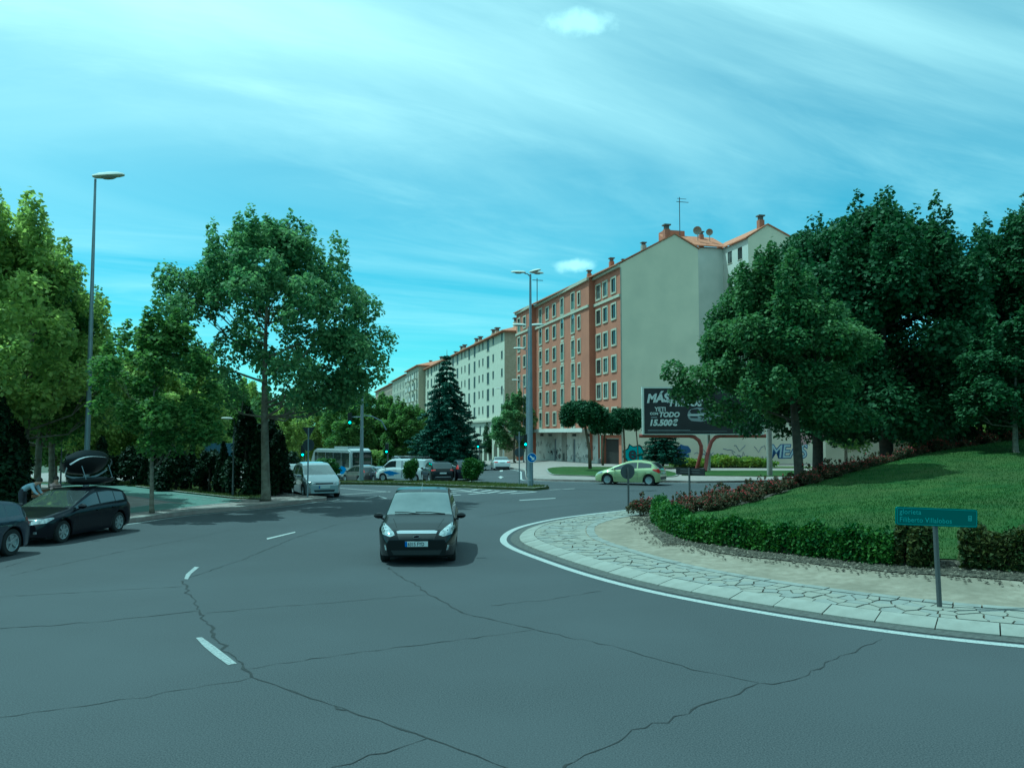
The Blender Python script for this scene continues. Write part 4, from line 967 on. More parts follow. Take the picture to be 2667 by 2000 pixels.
def limbs(L, h0, h1, r0, seed, lean=(0, 0), nlimb=12, start=0.35, bend=.12):
    """trunk and limbs reaching into the lobes, one mesh"""
    rg = random.Random(seed); m = MB(); hh = h1 * .86
    tr = [(lean[0] * t * t * 1.0 + bend * math.sin(3.1 * t + seed) * (t > 0), lean[1] * t * t + bend * math.cos(2.3 * t) * (t > 0) - (0 if t == 0 else 0), hh * t) for t in (0, .03, .1, .25, .4, .55, .7, .85, 1.0)]
    m.tube(tr, [r0 * 1.45, r0 * 1.15, r0, r0 * .92, r0 * .8, r0 * .6, r0 * .42, r0 * .25, r0 * .08], 9)
    big = sorted(L, key=lambda l: -l[3])[:nlimb * 2]; rg.shuffle(big)
    for l in big[:nlimb]:
        zt = max(h0 * .8, min(l[2] - abs(l[0]) * .4 - 1.0, hh * .75)); t = zt / hh; p = Vector((lean[0] * t * t, lean[1] * t * t, zt)); q = Vector(l[:3]); mid = p.lerp(q, .5) + Vector((0, 0, -.12 * (q - p).length)) + Vector((rg.uniform(-.2, .2), rg.uniform(-.2, .2), 0))
        rr = r0 * .42 * (1 - .5 * t); m.tube([p, p.lerp(mid, .5), mid, q], [rr, rr * .8, rr * .55, rr * .18], 6, cap=False)
        for _ in range(2):
            e = q + Vector((rg.uniform(-1, 1), rg.uniform(-1, 1), rg.uniform(-.1, 1))) * l[3]; m.tube([mid, mid.lerp(e, .6), e], [rr * .35, rr * .2, rr * .05], 4, cap=False)
    return m
TREES = {}
def tree_proto(key, L, n, size, leaf, bark, trunk, **k):
    P_, D_ = lobes_points(L, n, **{a: b for a, b in k.items() if a in ('shell', 'under')})
    cm = leaf_mesh('crown', P_, size, M[leaf], outward=D_, ow=k.get('ow', .5), elong=k.get('elong', 1.25), up=k.get('up', .35), droop=k.get('droop', 0))
    tm = trunk.mesh('trunk'); tm.materials.append(M[bark]); tm.polygons.foreach_set('use_smooth', [True] * len(tm.polygons))
    TREES[key] = (tm, cm)
def tree(key, x, y, z, label, group, s=1.0, sz=None, rz=0.0, leaf=None, cat='tree', name='tree'):
    tm, cm = TREES[key]; o = empty(name, (x, y, z), rz, label, cat, group); o.scale = (s, s, sz or s)
    link('trunk', tm, None, o); c = link('crown', cm, None, o)
    if leaf: c.material_slots[0].link = 'OBJECT'; c.material_slots[0].material = M[leaf]
    return o
# prototypes (heights in metres)
La = broad_crown(3.9, 11.4, 4.6, 100, .80, 11, spiky=26, low=.8); La += [(4.1, -.2, 5.6, 1.1, .9), (4.6, .3, 6.8, .9, .8), (3.2, 0, 4.4, 1.1, .6), (2.2, .8, 4.1, .9, .5), (3.6, -.8, 5.0, .9, .6), (1.6, -.9, 4.2, .8, .5), (-1.8, .3, 4.3, .9, .5), (-3.6, 0, 8.6, 1.1, 1.2), (-4.1, 0, 9.3, .6, .8), (2.6, 0, 4.2, .7, .4)]
tree_proto('plane_big', La, 42000, .155, 'leaf_mid', 'bark', limbs(La, 4.4, 11.8, .175, 3, nlimb=20), shell=.45)
Lb = broad_crown(3.0, 9.6, 3.2, 70, .74, 21, spiky=18, low=.68)
tree_proto('plane_mid', Lb, 21000, .15, 'leaf_yel', 'bark', limbs(Lb, 3.0, 10.2, .15, 5, nlimb=14), shell=.4)
Lc = broad_crown(2.0, 8.9, 3.0, 60, .8, 31, spiky=12, low=.75)
tree_proto('plane_back', Lc, 22000, .19, 'leaf_back', 'bark', limbs(Lc, 2.4, 8.8, .14, 7, nlimb=10), shell=.4)
Ld = broad_crown(2.5, 7.5, 2.0, 52, .52, 41, spiky=12, low=.55)
tree_proto('young_plane', Ld, 15000, .125, 'leaf_yel', 'bark', limbs(Ld, 2.2, 7.4, .062, 9, nlimb=10, bend=.05), shell=.35)
def upright(h0, h1, rad, n, seed, lr):
    rg = random.Random(seed); L = []
    for k in range(n):
        a = rg.uniform(0, 2 * math.pi); q = rg.random() ** .5; r = rad * q; zt = h0 + (h1 - h0) * (1 - .48 * q * q) * rg.uniform(.9, 1.03)
        L.append((r * math.cos(a), r * math.sin(a), zt - lr * 1.2, lr * rg.uniform(.32, .5), lr * 1.7)); L.append((r * math.cos(a) * .95, r * math.sin(a) * .95, zt - lr * 3.0, lr * .8, lr * 1.7))
        L.append((r * math.cos(a) * .9, r * math.sin(a) * .9, h0 + (zt - h0) * rg.uniform(.05, .5), lr * 1.15, lr * 1.1))
    return L
Le = broad_crown(3.3, 13.6, 5.3, 150, 1.15, 51, spiky=0, low=.8, top_pow=.9) + [l for l in upright(8.0, 15.2, 4.6, 34, 51, .72)]
tree_proto('dark_big', Le, 85000, .19, 'leaf_dark', 'bark_dark', limbs(Le, 3, 13.5, .33, 2, nlimb=18), shell=.45, under=.8)
Lf = broad_crown(2.8, 9.3, 3.3, 95, .78, 61, spiky=18, low=.8) + [(-3.4, -.4, 4.6, .9, .7), (-3.9, 0, 4.1, .7, .6), (-2.6, 0, 3.2, .9, .6), (2.5, 0, 3.0, 1.0, .6), (-4.3, 0, 5.0, .55, .5)]
Lf = [(l[0] - .75 * min(1, l[2] / 5), *l[1:]) for l in Lf]
tree_proto('maple', Lf, 62000, .135, 'leaf_maple', 'bark_dark', limbs(Lf, 2.4, 8.6, .19, 4, lean=(-.9, 0), nlimb=16), shell=.45, under=.8)
# cedar: whorls of drooping branch plates
def conifer(h, rbase, n_wh, seed, drop=.25, plate=.5):
    rg = random.Random(seed); L = []; m = MB(); m.tube([(0, 0, 0), (0, 0, h * .3), (0, 0, h * .7), (0, 0, h)], [.26 * h / 12, .2 * h / 12, .12 * h / 12, .02], 8)
    for k in range(n_wh):
        t = k / n_wh; z = h * (.09 + .89 * t); R_ = rbase * (1 - t) ** .92 * rg.uniform(.85, 1.1) + .18; nb = max(4, int(9 * (1 - t) + 3))
        for j in range(nb):
            a = 2 * math.pi * (j + rg.random() * .7) / nb; rr = R_ * rg.uniform(.72, 1.1)
            m.tube([(0, 0, z), (rr * .5 * math.cos(a), rr * .5 * math.sin(a), z + rr * .05), (rr * .95 * math.cos(a), rr * .95 * math.sin(a), z - rr * drop)], [.05, .035, .01], 4, cap=False)
            for q in (.3, .55, .8, 1.0):
                L.append((rr * q * math.cos(a), rr * q * math.sin(a), z + .06 * rr - rr * drop * q * q * 1.1, max(.2, plate * (1.15 - q * .55) * (R_ / rbase + .35)), .13 + .05 * (1 - t)))
    return L, m
Lg, mg = conifer(13.4, 5.0, 20, 71, plate=.85)
tree_proto('cedar', Lg, 70000, .155, 'leaf_cedar', 'bark_dark', mg, shell=.1, under=.9, ow=.2, elong=2.6, droop=.35, up=1.0)
Lh, mh = conifer(5.2, 2.0, 12, 72, drop=.1)
tree_proto('fir_small', Lh, 12000, .13, 'leaf_cedar', 'bark_dark', mh, shell=.1, under=.9, ow=.2, elong=2.6, up=.8)
# umbrella pines
def umbrella(h, hr, rad, seed, rr=.13, lean=.25):
    rg = random.Random(seed); L = []
    for _ in range(26):
        a = rg.uniform(0, 6.28); q = rg.random() ** .5; r = rad * q * .82; L.append((r * math.cos(a) + lean, r * math.sin(a), h - hr * .55 - q * q * hr * .35 + rg.uniform(-.1, .1), rad * .3, hr * .36))
    m = MB(); m.tube([(0, 0, 0), (lean * .1, 0, h * .25), (lean * .7, 0, h * .55), (lean, 0, h - hr * .6)], [rr * 1.2, rr, rr * .8, rr * .4], 8)
    for l in L[::3]: m.tube([(lean * .75, 0, h * .58), ((lean * .75 + l[0]) / 2, l[1] / 2, h * .68), l[:3]], [rr * .42, rr * .3, rr * .1], 5, cap=False)
    return L, m
Li, mi_ = umbrella(6.2, 2.3, 2.05, 81, lean=-.55)
tree_proto('stone_pine', Li, 24000, .10, 'leaf_pine', 'bark_pine', mi_, shell=.35, under=.9, elong=3.0, up=.6)
# clipped and natural shrubs
def cone_shrub(h, r, seed, tip=.15, n=6):
    L = []; rg = random.Random(seed)
    for k in range(34):
        t = rg.random(); R_ = r * ((1 - t) ** .75 + tip) * .62; a = rg.uniform(0, 6.28); L.append((R_ * math.cos(a), R_ * math.sin(a), h * (.08 + .86 * t), r * .42 * (1.1 - t * .7), h * .12))
    m = MB(); m.tube([(0, 0, -.1), (0, 0, h * .85)], [.07, .015], 6); return L, m
for key, h, r, sd in (('thuja_tall', 3.0, .8, 1), ('thuja_round', 1.7, .78, 2), ('thuja_narrow', 2.2, .45, 3)):
    L_, m_ = cone_shrub(h, r, sd, .35 if key == 'thuja_round' else .12)
    tree_proto(key, L_, 6500, .085, 'leaf_thuja', 'bark_dark', m_, shell=.55, under=.8, elong=1.9, up=.3)
Lk = [(random.uniform(-.45, .45), random.uniform(-.4, .4), .75 + random.uniform(-.3, .35), .42, .4) for _ in range(16)]
mk = MB().tube([(0, 0, -.1), (0, 0, .8)], [.05, .02], 6)
tree_proto('round_bush', Lk, 5200, .10, 'leaf_hedge', 'bark_dark', mk, shell=.45, under=.8)

def base(x, y, z=.14): p = px(x, y, z); return p.x, p.y, z
def atY(x, Y): p = pxY(x, 1131, Y); return p.x, Y, terr(p.x, Y) + .12
# left foreground row
tree('plane_big', *base(691, 1304), 'tall dark green plane tree with full crown at the tip of the left pavement', None, s=1.02, rz=.2)
tree('young_plane', *base(396, 1335), 'slender young tree planted at the kerb behind the black hatchback', None, s=1.22, sz=.93, rz=1.0, leaf='leaf_back')
LG = 'broadleaf trees of the park on the left'
for (x, y, k, s, rz, lf, lab) in [
    (62, 1311, 'plane_mid', 1.12, 0.3, 'leaf_yel', 'yellow-green tree with thick trunk right behind the black hatchback bonnet'),
    (104, 1299, 'plane_mid', 1.00, 1.9, 'leaf_back', 'light green tree, second trunk of the left cluster'),
    (128, 1291, 'plane_mid', .95, 3.6, 'leaf_back', 'light green tree with dark trunk, rightmost of the left cluster'),
    (-70, 1325, 'plane_mid', 1.22, 2.4, 'leaf_yel', 'tallest yellow-green tree cut by the left picture edge')]:
    tree(k, *base(x, y), lab, LG, s=s, rz=rz, leaf=lf)
for i, (x, Y, k, s, rz, lf) in enumerate([(20, 43, 'plane_back', 1.05, .5, None), (205, 50, 'plane_back', .95, 1.2, 'leaf_yel'), (-40, 56, 'plane_back', 1.2, 3, None), (290, 58, 'plane_back', .92, 2.2, None), (150, 66, 'plane_back', 1.15, 4, None),
    (378, 52, 'plane_back', .88, 5, 'leaf_yel'), (440, 64, 'plane_back', 1.0, .8, None), (505, 55, 'plane_back', .80, 1.7, 'leaf_yel'), (560, 70, 'plane_back', 1.02, 2.9, None), (610, 60, 'plane_back', .80, 3.3, None), (340, 82, 'plane_back', 1.2, 3.9, 'leaf_yel'),
    (470, 90, 'plane_back', 1.25, 4.4, None), (230, 84, 'plane_back', 1.3, 5.2, None), (60, 80, 'plane_back', 1.3, .1, None), (650, 84, 'plane_back', 1.05, 5.9, 'leaf_yel')]):
    lab = ['mid green park tree between the cluster trunks and the hedge', 'yellow-green park tree just right of the tall left lamp post', 'broad mid green park tree at the left picture edge', 'park tree above the round clipped shrub', 'tall park tree behind the left lamp post',
           'light green park tree seen behind the slender kerb tree', 'park tree left of the blue notice board', 'light green park tree right of the blue notice board', 'park tree left of the big plane trunk', 'small-crowned park tree beside the big plane trunk',
           'far light green park tree above the park lamp', 'far tall park tree behind the notice board', 'far tall park tree behind the lamp post', 'far park tree behind the left cluster', 'far light green tree left of the give-way sign'][i]
    tree(k, *atY(x, Y), lab, LG, s=s, rz=rz, leaf=lf)
BG = 'trees beyond the coach'
for i, (x, Y, s, sz, rz, lf) in enumerate([(745, 95, .95, .86, .4, 'leaf_yel'), (800, 110, 1.1, .92, 1.3, 'leaf_yel'), (858, 118, 1.25, .98, 2.6, None), (905, 104, 1.2, 1.04, 3.7, None), (960, 112, 1.3, 1.10, 4.6, None), (1010, 122, 1.35, 1.12, 5.5, None), (1050, 108, 1.05, .9, .9, None), (1085, 132, 1.2, .95, 1.1, None), (700, 120, 1.3, 1.0, 2, None), (760, 135, 1.5, 1.1, 3, None)]):
    lab = ['small yellow-green tree behind the give-way sign', 'light green tree left of the coach', 'mid green tree above the coach roof', 'mid green tree behind the overhead traffic light', 'tall rounded tree behind the signal mast arm', 'tallest rounded tree left of the cedar',
           'tree touching the left side of the cedar', 'distant tree behind the cedar at the foot of the far blocks', 'distant tree behind the big plane trunk', 'distant tree left of the coach roof'][i]
    tree('plane_back', *atY(x, Y), lab, BG, s=s, sz=sz, rz=rz, leaf=lf)
p = atY(1163, 92); tree('cedar', *p, 'dark pyramidal cedar in front of the beige apartment block', None, s=.88, sz=1.0, name='cedar_tree')
p = atY(1342, 112); tree('plane_back', *p, 'bright green street tree behind the tall double lamp post', None, s=1.05, sz=.98, rz=2.2, leaf='leaf_mid')
p = atY(1285, 150); tree('plane_back', *p, 'small street tree in front of the arcade', None, s=.75, sz=.7, rz=3.2, leaf='leaf_dark')
# umbrella pines on the corner lawn
PG = 'umbrella pines on the corner lawn'
for x, y, s, sz, rz, lab in [(1537, 1221, 1.0, 1.02, 0, 'largest umbrella pine on the corner lawn, in front of the shopfronts'), (1570, 1212, .75, .84, 2.2, 'middle umbrella pine in front of the dark gateway'), (1627, 1208, .78, .97, 1.2, 'slim umbrella pine right beside the gable corner')]:
    p = px(x, y, .15); tree('stone_pine', p.x, p.y, .15, lab, PG, s=s, sz=sz, rz=rz, name='pine_tree')
p = px(1666, 1207, .1); tree('stone_pine', p.x, p.y + 1, .1, 'small pine peeping out left of the billboard', PG, s=.55, sz=1.0, rz=.4, name='pine_tree')
p = px(1716, 1212, .1); tree('fir_small', p.x, 76, .1, 'small dark fir under the billboard beside the graffiti', None, s=1.02, sz=.9, name='fir_tree')
# big trees of the island mound
def onmound(x, Y): p = pxY(x, 1131, Y); return p.x, Y, zm(p.x, Y) - .05
tree('maple', *onmound(2090, 34), 'rounded maple with lit left side and leaning dark trunk beside the billboard', None, s=1.04, sz=.95, rz=0.0, leaf='leaf_maple')
DG = 'big dark trees on the island mound'
tree('dark_big', *onmound(2310, 43), 'tallest dark tree on the mound, with upright shoots', DG, s=1.08, sz=1.04, rz=.4)
tree('dark_big', *onmound(2135, 48), 'dark tree on the mound, behind the rounded maple', DG, s=.92, sz=1.03, rz=2.0)
tree('dark_big', *onmound(2715, 45), 'dark tree on the mound cut by the right picture edge', DG, s=.98, sz=.98, rz=3.4)
tree('plane_back', *onmound(2560, 46), 'added lower dark tree between the two tall mound trees, in place of a windshield reflection', DG, s=1.15, sz=1.1, rz=1.5, leaf='leaf_dark')  # added tree; fills the spot of a greenish windshield reflection
p = onmound(2650, 36); tree('plane_back', *p, 'low dark spreading tree at the right picture edge', None, s=.80, sz=.62, rz=1.0, leaf='leaf_dark')
for i, (x, Y, s) in enumerate([(2200, 72, 1.0), (2420, 76, 1.1), (2590, 70, .9), (2760, 80, 1.2)]):
    tree('plane_back', *atY(x, Y)[:2], 0, ['far tree seen between the mound trunks, left', 'far tree seen right of the thick dark trunk', 'bright green far tree below the dark crowns', 'far tree beyond the mound at the right edge'][i], 'trees beyond the roundabout', s=s, rz=i * 1.3, leaf='leaf_yel' if i == 2 else None)
# clipped shrubs in the verge
SG = 'clipped dark conifers along the park verge'
shr = [(188, 1256, 'thuja_round', 1.0), (200, 1256, 'thuja_tall', .8), (232, 1258, 'thuja_round', 1.0), (262, 1259, 'thuja_tall', .9), (300, 1262, 'thuja_round', .95), (342, 1263, 'thuja_round', 1.25), (376, 1265, 'thuja_narrow', .8), (409, 1270, 'thuja_narrow', 1.15), (432, 1271, 'thuja_tall', .95), (458, 1276, 'thuja_round', 1.2), (497, 1274, 'thuja_narrow', 1.0), (520, 1278, 'thuja_round', .6), (545, 1281, 'thuja_round', 1.2), (580, 1285, 'thuja_narrow', 1.1), (596, 1284, 'thuja_round', .7), (638, 1288, 'thuja_tall', 1.38), (672, 1290, 'thuja_narrow', 1.45), (706, 1286, 'thuja_tall', 1.2), (724, 1288, 'thuja_tall', 1.0), (30, 1318, 'thuja_tall', 1.15), (8, 1322, 'thuja_tall', 1.25), (-25, 1330, 'thuja_tall', 1.5)]
desc = {'thuja_round': 'rounded clipped conifer', 'thuja_tall': 'tall pointed conifer', 'thuja_narrow': 'narrow column conifer'}
where = ['far left of the verge, leftmost round one', 'far left, behind the left lamp post', 'left of the tall lamp post base', 'just right of the tall lamp post base', 'behind the open roof box', 'large, left of the first park lamp', 'beside the first park lamp', 'left of the slender kerb tree trunk', 'right of the slender kerb tree trunk',
         'below the blue notice board', 'just right of the notice board', 'between notice board and big dome', 'large, midway along the verge', 'right of the large dome', 'beside the second park lamp', 'largest, left of the big plane trunk', 'touching the big plane trunk on its left', 'right of the big plane trunk', 'rightmost, behind the beige car', 'left picture edge, behind the cluster trunks', 'at the very left picture edge', 'outside corner of the left hedge']
for i, (x, y, k, s) in enumerate(shr):
    p = px(x, y, .15); tree(k, p.x, p.y, .15, f'{desc[k]}, {where[i]}', SG, s=s, rz=i * 1.1, cat='shrub', name='conifer_shrub')
# bushes on the median
for x, y, s, sz, lab in [(1070, 1254, .72, .95, 'green trimmed bush on the median in front of the white van'), (1229, 1257, .80, 1.0, 'olive green trimmed bush at the median, right of the black cars')]:
    p = px(x, y, .15); tree('round_bush', p.x, p.y, .15, lab, 'bushes on the median', s=s, sz=sz, cat='bush', name='bush', rz=x)
p = atY(853, 58); tree('round_bush', *p, 'loose green bush beyond the median in front of the coach', 'bushes on the median', s=1.25, sz=1.25, cat='bush', name='bush')
p = atY(1012, 80); tree('thuja_tall', *p, 'tall dark hedge clump between coach and van', None, s=1.5, sz=1.1, cat='bush', name='bush', leaf='leaf_hedge')
p = atY(985, 84); tree('round_bush', *p, 'yellow-green bush right behind the coach', None, s=1.9, sz=1.9, cat='bush', name='bush', leaf='leaf_yel')
p = px(745, 1262, 0); tree('round_bush', p.x, p.y, .1, 'dark bush behind the beige car near the give-way sign', None, s=1.4, sz=1.3, cat='bush', name='bush', leaf='leaf_thuja')
# hedges along the island walk
def hedge(name, pts, w, h, label, leafm, n, size=.065, zf=None, taper=0.0, kind=None):
    zf = zf or sheet_z; P_ = resample(pts, .12); nn = len(P_); root = empty(name, (*P_[nn // 2], 0), 0, label, 'hedge')
    A = np.array(P_); T = np.gradient(A, axis=0); T /= np.linalg.norm(T, axis=1)[:, None]; Nn = np.c_[-T[:, 1], T[:, 0]]
    Zb = np.array([zf(x, y) for x, y in P_])
    k = RNG.integers(0, nn, n); ph = RNG.uniform(0, 1, n); face = RNG.random(n)
    hv = h * (1 + .10 * np.sin(k * .21) + .07 * np.sin(k * .57 + 1)); wv = w * (1 + .10 * np.sin(k * .33 + 2))
    side = np.where(RNG.random(n) < .5, -1, 1); u = np.where(face < .45, RNG.uniform(-1, 1, n), side * RNG.uniform(.8, 1.08, n)); v = np.where(face < .45, RNG.uniform(.84, 1.0, n) + np.abs(RNG.normal(size=n)) * .10 * (1 + np.sin(k * .9) * .6), RNG.uniform(0.0, 1, n) ** .8)
    u = u * (1 - .22 * v * v)
    C = np.c_[A[k] + Nn[k] * (u * wv / 2)[:, None] + RNG.normal(size=(n, 2)) * .03, Zb[k] + v * hv + RNG.normal(size=n) * .025]
    C -= np.array([*P_[nn // 2], 0])
    cm = leaf_mesh('foliage', C, size, M[leafm], elong=1.6, up=.3); link('foliage', cm, None, root)
    cb = MB(); c0 = P_[nn // 2]
    L1 = offset_line(P_, w * .36); L2 = offset_line(P_, -w * .36); V = []; F = []
    for i in range(0, nn, 3):
        for (q, z) in ((L1, -.05), (L1, h * .8), (L2, h * .8), (L2, -.05)): V.append((q[i][0] - c0[0], q[i][1] - c0[1], Zb[i] + z))
    m_ = len(V) // 4
    for i in range(m_ - 1):
        for j in range(3): F.append((4 * i + j, 4 * i + j + 1, 4 * i + 5 + j, 4 * i + 4 + j))
    F.append((0, 1, 2, 3)); F.append((4 * m_ - 4, 4 * m_ - 3, 4 * m_ - 2, 4 * m_ - 1))
    me = bpy.data.meshes.new('dark_core'); me.from_pydata(V, [], F); link('dark_core', me, M['bark_dark'], root)  # solid dark core added inside the leaves to stop see-through
    return root
hz = lambda pts: offset_line(smooth_line(P(pts, .35), 5), .30)
hedge('hedge', hz([(1698, 1338), (1703, 1361), (1768, 1394), (1850, 1413), (1963, 1430), (2080, 1446)]), .52, .50, 'long low green hedge along the sandy walk, its left lit half', 'leaf_hedge', 34000)
hedge('hedge', hz([(2085, 1447), (2181, 1461), (2250, 1470), (2322, 1477)]), .52, .50, 'darker green hedge piece left of the reddish bushes', 'leaf_hedge', 15000)
hedge('hedge', hz([(2326, 1476), (2336, 1478), (2352, 1480)]), .40, .62, 'small reddish-brown bush left of the street-name sign', 'leaf_hedge_red', 3200)
hedge('hedge', hz([(2375, 1482), (2405, 1484), (2440, 1486)]), .55, .54, 'reddish-brown clipped bush directly behind the sign post', 'leaf_hedge_red', 6500)
hedge('hedge', hz([(2510, 1490), (2600, 1496), (2667, 1501), (2820, 1510)]), .60, .56, 'reddish dark hedge at the right picture edge', 'leaf_hedge_red', 15000)
# rose beds: loose shrubs, red blooms
def rose(x, y, z, s, label, group=None, n=900, fl=26):
    root = empty('rose_bush', (x, y, z), random.uniform(0, 6), label, 'rose bush', group); root.scale = (s, s, s)
    if 'rose' not in TREES:
        L_ = [(random.uniform(-.4, .4), random.uniform(-.4, .4), random.uniform(.2, .55), .25, .22) for _ in range(12)] + [(random.uniform(-.3, .3), random.uniform(-.3, .3), .8, .06, .2) for _ in range(4)]
        P_, D_ = lobes_points(L_, 1700, shell=.3); lm = leaf_mesh('foliage', P_, .075, M['leaf_rose'], outward=D_, ow=.3)
        P2 = P_[P_[:, 2] > .35][:70] + np.array([0, 0, .04]); P2 = np.repeat(P2, 5, 0) + RNG.normal(size=(len(P2) * 5, 3)) * .018; bm_ = leaf_mesh('blooms', P2, .06, M['petal'], elong=1.0)
        st = MB()
        for _ in range(9): st.tube([(0, 0, -.05), (random.uniform(-.2, .2), random.uniform(-.2, .2), .3), (random.uniform(-.4, .4), random.uniform(-.4, .4), .7)], [.012, .01, .005], 4)
        sm = st.mesh('stems'); sm.materials.append(M['bark']); TREES['rose'] = (lm, bm_, sm)
    lm, bm_, sm = TREES['rose']; link('stems', sm, None, root); link('foliage', lm, None, root); link('blooms', bm_, None, root)['kind'] = 'stuff'
    return root
p = px(1668, 1338, .2); rose(p.x, p.y, sheet_z(p.x, p.y), .85, 'single red-flowering rose bush at the tip of the hedge')
k = 0; RGB_ = 'rose bushes along the crest of the mound'
for i in np.arange(nose + 22, nose + 172, 2.6):
    for d in (4.0, 4.9, 5.8):
        if random.random() < .12: continue
        x, y = ring(i + random.uniform(-1, 1), d + random.uniform(-.3, .3))
        rose(x, y, sheet_z(x, y), random.uniform(.55, .95), 'red-flowering rose bush in the bed along the crest of the mound', RGB_)
# weeds against the gable wall, corner lawn tufts
n = 9000; x = RNG.uniform(0, 1, n); C = []
a = px(1752, 1210, .1); b = px(1992, 1210, .1)
for q in range(n):
    t = x[q]; hump = .5 + .9 * math.exp(-((t - .52) / .12) ** 2) + .6 * math.exp(-((t - .82) / .1) ** 2) + .4 * math.exp(-((t - .12) / .1) ** 2); hump *= .62
    C.append((a.x + (b.x - a.x) * t + random.gauss(0, .2), a.y - 1.2 + (b.y - a.y) * t + random.uniform(-2, 2.6), .12 + random.random() ** 1.2 * hump))
tag(link('weeds', leaf_mesh('weeds', np.array(C), .2, M['leaf_weed'], elong=2.4, up=0), None), 'yellow-green weeds growing along the foot of the blank gable wall', 'weeds', kind='stuff')
# grass blades on the mound lawn and the walk edges
def blades(name, pts, hgt, wid, m_, label):
    n = len(pts); Pn = np.array(pts); a = RNG.uniform(0, 6.28, n); h = hgt * RNG.uniform(.5, 1.2, n); d = np.c_[np.cos(a), np.sin(a), np.zeros(n)] * wid; lean = RNG.normal(size=(n, 3)) * hgt * .3; lean[:, 2] = 0
    V = np.empty((n, 3, 3)); V[:, 0] = Pn - d; V[:, 1] = Pn + d; V[:, 2] = Pn + lean + np.c_[np.zeros(n), np.zeros(n), h]
    me = bpy.data.meshes.new(name); me.vertices.add(3 * n); me.vertices.foreach_set('co', V.reshape(-1)); me.loops.add(3 * n); me.loops.foreach_set('vertex_index', np.arange(3 * n, dtype=np.int32))
    me.polygons.add(n); me.polygons.foreach_set('loop_start', np.arange(0, 3 * n, 3, dtype=np.int32)); me.polygons.foreach_set('loop_total', np.full(n, 3, dtype=np.int32)); me.update(calc_edges=True)
    at = me.attributes.new('shade', 'FLOAT', 'FACE'); at.data.foreach_set('value', RNG.uniform(0, 1, n).astype(np.float32))
    return tag(link(name, me, m_), label, 'grass', kind='stuff')
M['blade'] = leaf_mat('grass_blades', (0.028, 0.065, 0.010), (0.066, 0.115, 0.023), trans=.3, nscale=.4)
M['blade_dry'] = leaf_mat('grass_blades_dry', (0.06, 0.09, 0.02), (0.14, 0.14, 0.05), trans=.3, nscale=.4)
LP = np.array(hin + [(16.5, 14.2), (22, 14)] + [(30, 20)] + LL[::-1])
def inpoly(PP, X, Y):
    x0, y0 = PP[:, 0], PP[:, 1]; x1, y1 = np.roll(x0, -1), np.roll(y0, -1)
    c = ((y0 > Y) != (y1 > Y)) & (X < (x1 - x0) * (Y - y0) / (y1 - y0 + 1e-12) + x0)
    return bool(c.sum() % 2)
pts = []; zg_cache = {}
while len(pts) < 42000:
    X = random.uniform(2, 26); Y = random.uniform(12, 44)
    if X / Y > .66 or (Y > 26 and random.random() < .45) or not inpoly(LP, X, Y): continue
    ky = (int(X * 2.5), int(Y * 2.5))
    if ky not in zg_cache: zg_cache[ky] = [sheet_z((ky[0] + a) / 2.5, (ky[1] + b) / 2.5) for a in (0, 1) for b in (0, 1)]
    q = zg_cache[ky]; fx, fy = X * 2.5 - ky[0], Y * 2.5 - ky[1]
    pts.append((X, Y, (q[0] * (1 - fx) * (1 - fy) + q[1] * (1 - fx) * fy + q[2] * fx * (1 - fy) + q[3] * fx * fy) + .035))
blades('mown_grass', pts, .06, .012, M['blade'], 'short green grass of the lawn on the roundabout mound')
MP = np.array(MF); pts = []
while len(pts) < 9000:
    X = random.uniform(-14, 2); Y = random.uniform(45.3, 54)
    if inpoly(MP, X, Y): pts.append((X, Y, terr(X, Y) + .14))
blades('verge_grass', pts, .10, .02, M['blade_dry'], 'rough grass on the median strip')
VP_ = np.array(verge); pts = []
while len(pts) < 9000:
    X = random.uniform(-26, -8); Y = random.uniform(37, 52)
    if inpoly(VP_, X, Y): pts.append((X, Y, terr(X, Y) + .16))
blades('verge_grass', pts, .10, .02, M['blade_dry'], 'thin grass under the clipped conifers of the park verge')
# pebbles and wood chips in the mulch bed
pm = MB(); cnt = 0
while cnt < 2600:
    j = random.randrange(len(SL) - 1); a = Vector(SL[j]); b = Vector(HL[min(len(HL) - 1, j)]); q = a.lerp(b, random.uniform(-.15, 1.05)) + Vector((random.uniform(-.4, .4), random.uniform(-.2, .2)))
    if not (-1 < q.x < 12): continue
    z = sheet_z(q.x, q.y) + .022; s = random.uniform(.012, .032); t = random.uniform(0, 3.1)
    c_, d_ = math.cos(t) * s, math.sin(t) * s
    pm.mat(random.choice((0, 0, 0, 0, 0, 2))); pm.add([(q.x - c_ * 1.6, q.y - d_ * 1.6, z), (q.x + d_, q.y - c_, z), (q.x + c_ * 1.6, q.y + d_ * 1.6, z + s * .3), (q.x - d_, q.y + c_, z), (q.x, q.y, z + s)], [(0, 1, 4), (1, 2, 4), (2, 3, 4), (3, 0, 4)]); cnt += 1
o = pm.build('mulch_chips', [M['mulch'], M['stone'], M['sand']]); tag(o, 'bark chips and small pebbles strewn in front of the hedge', 'mulch', kind='stuff')
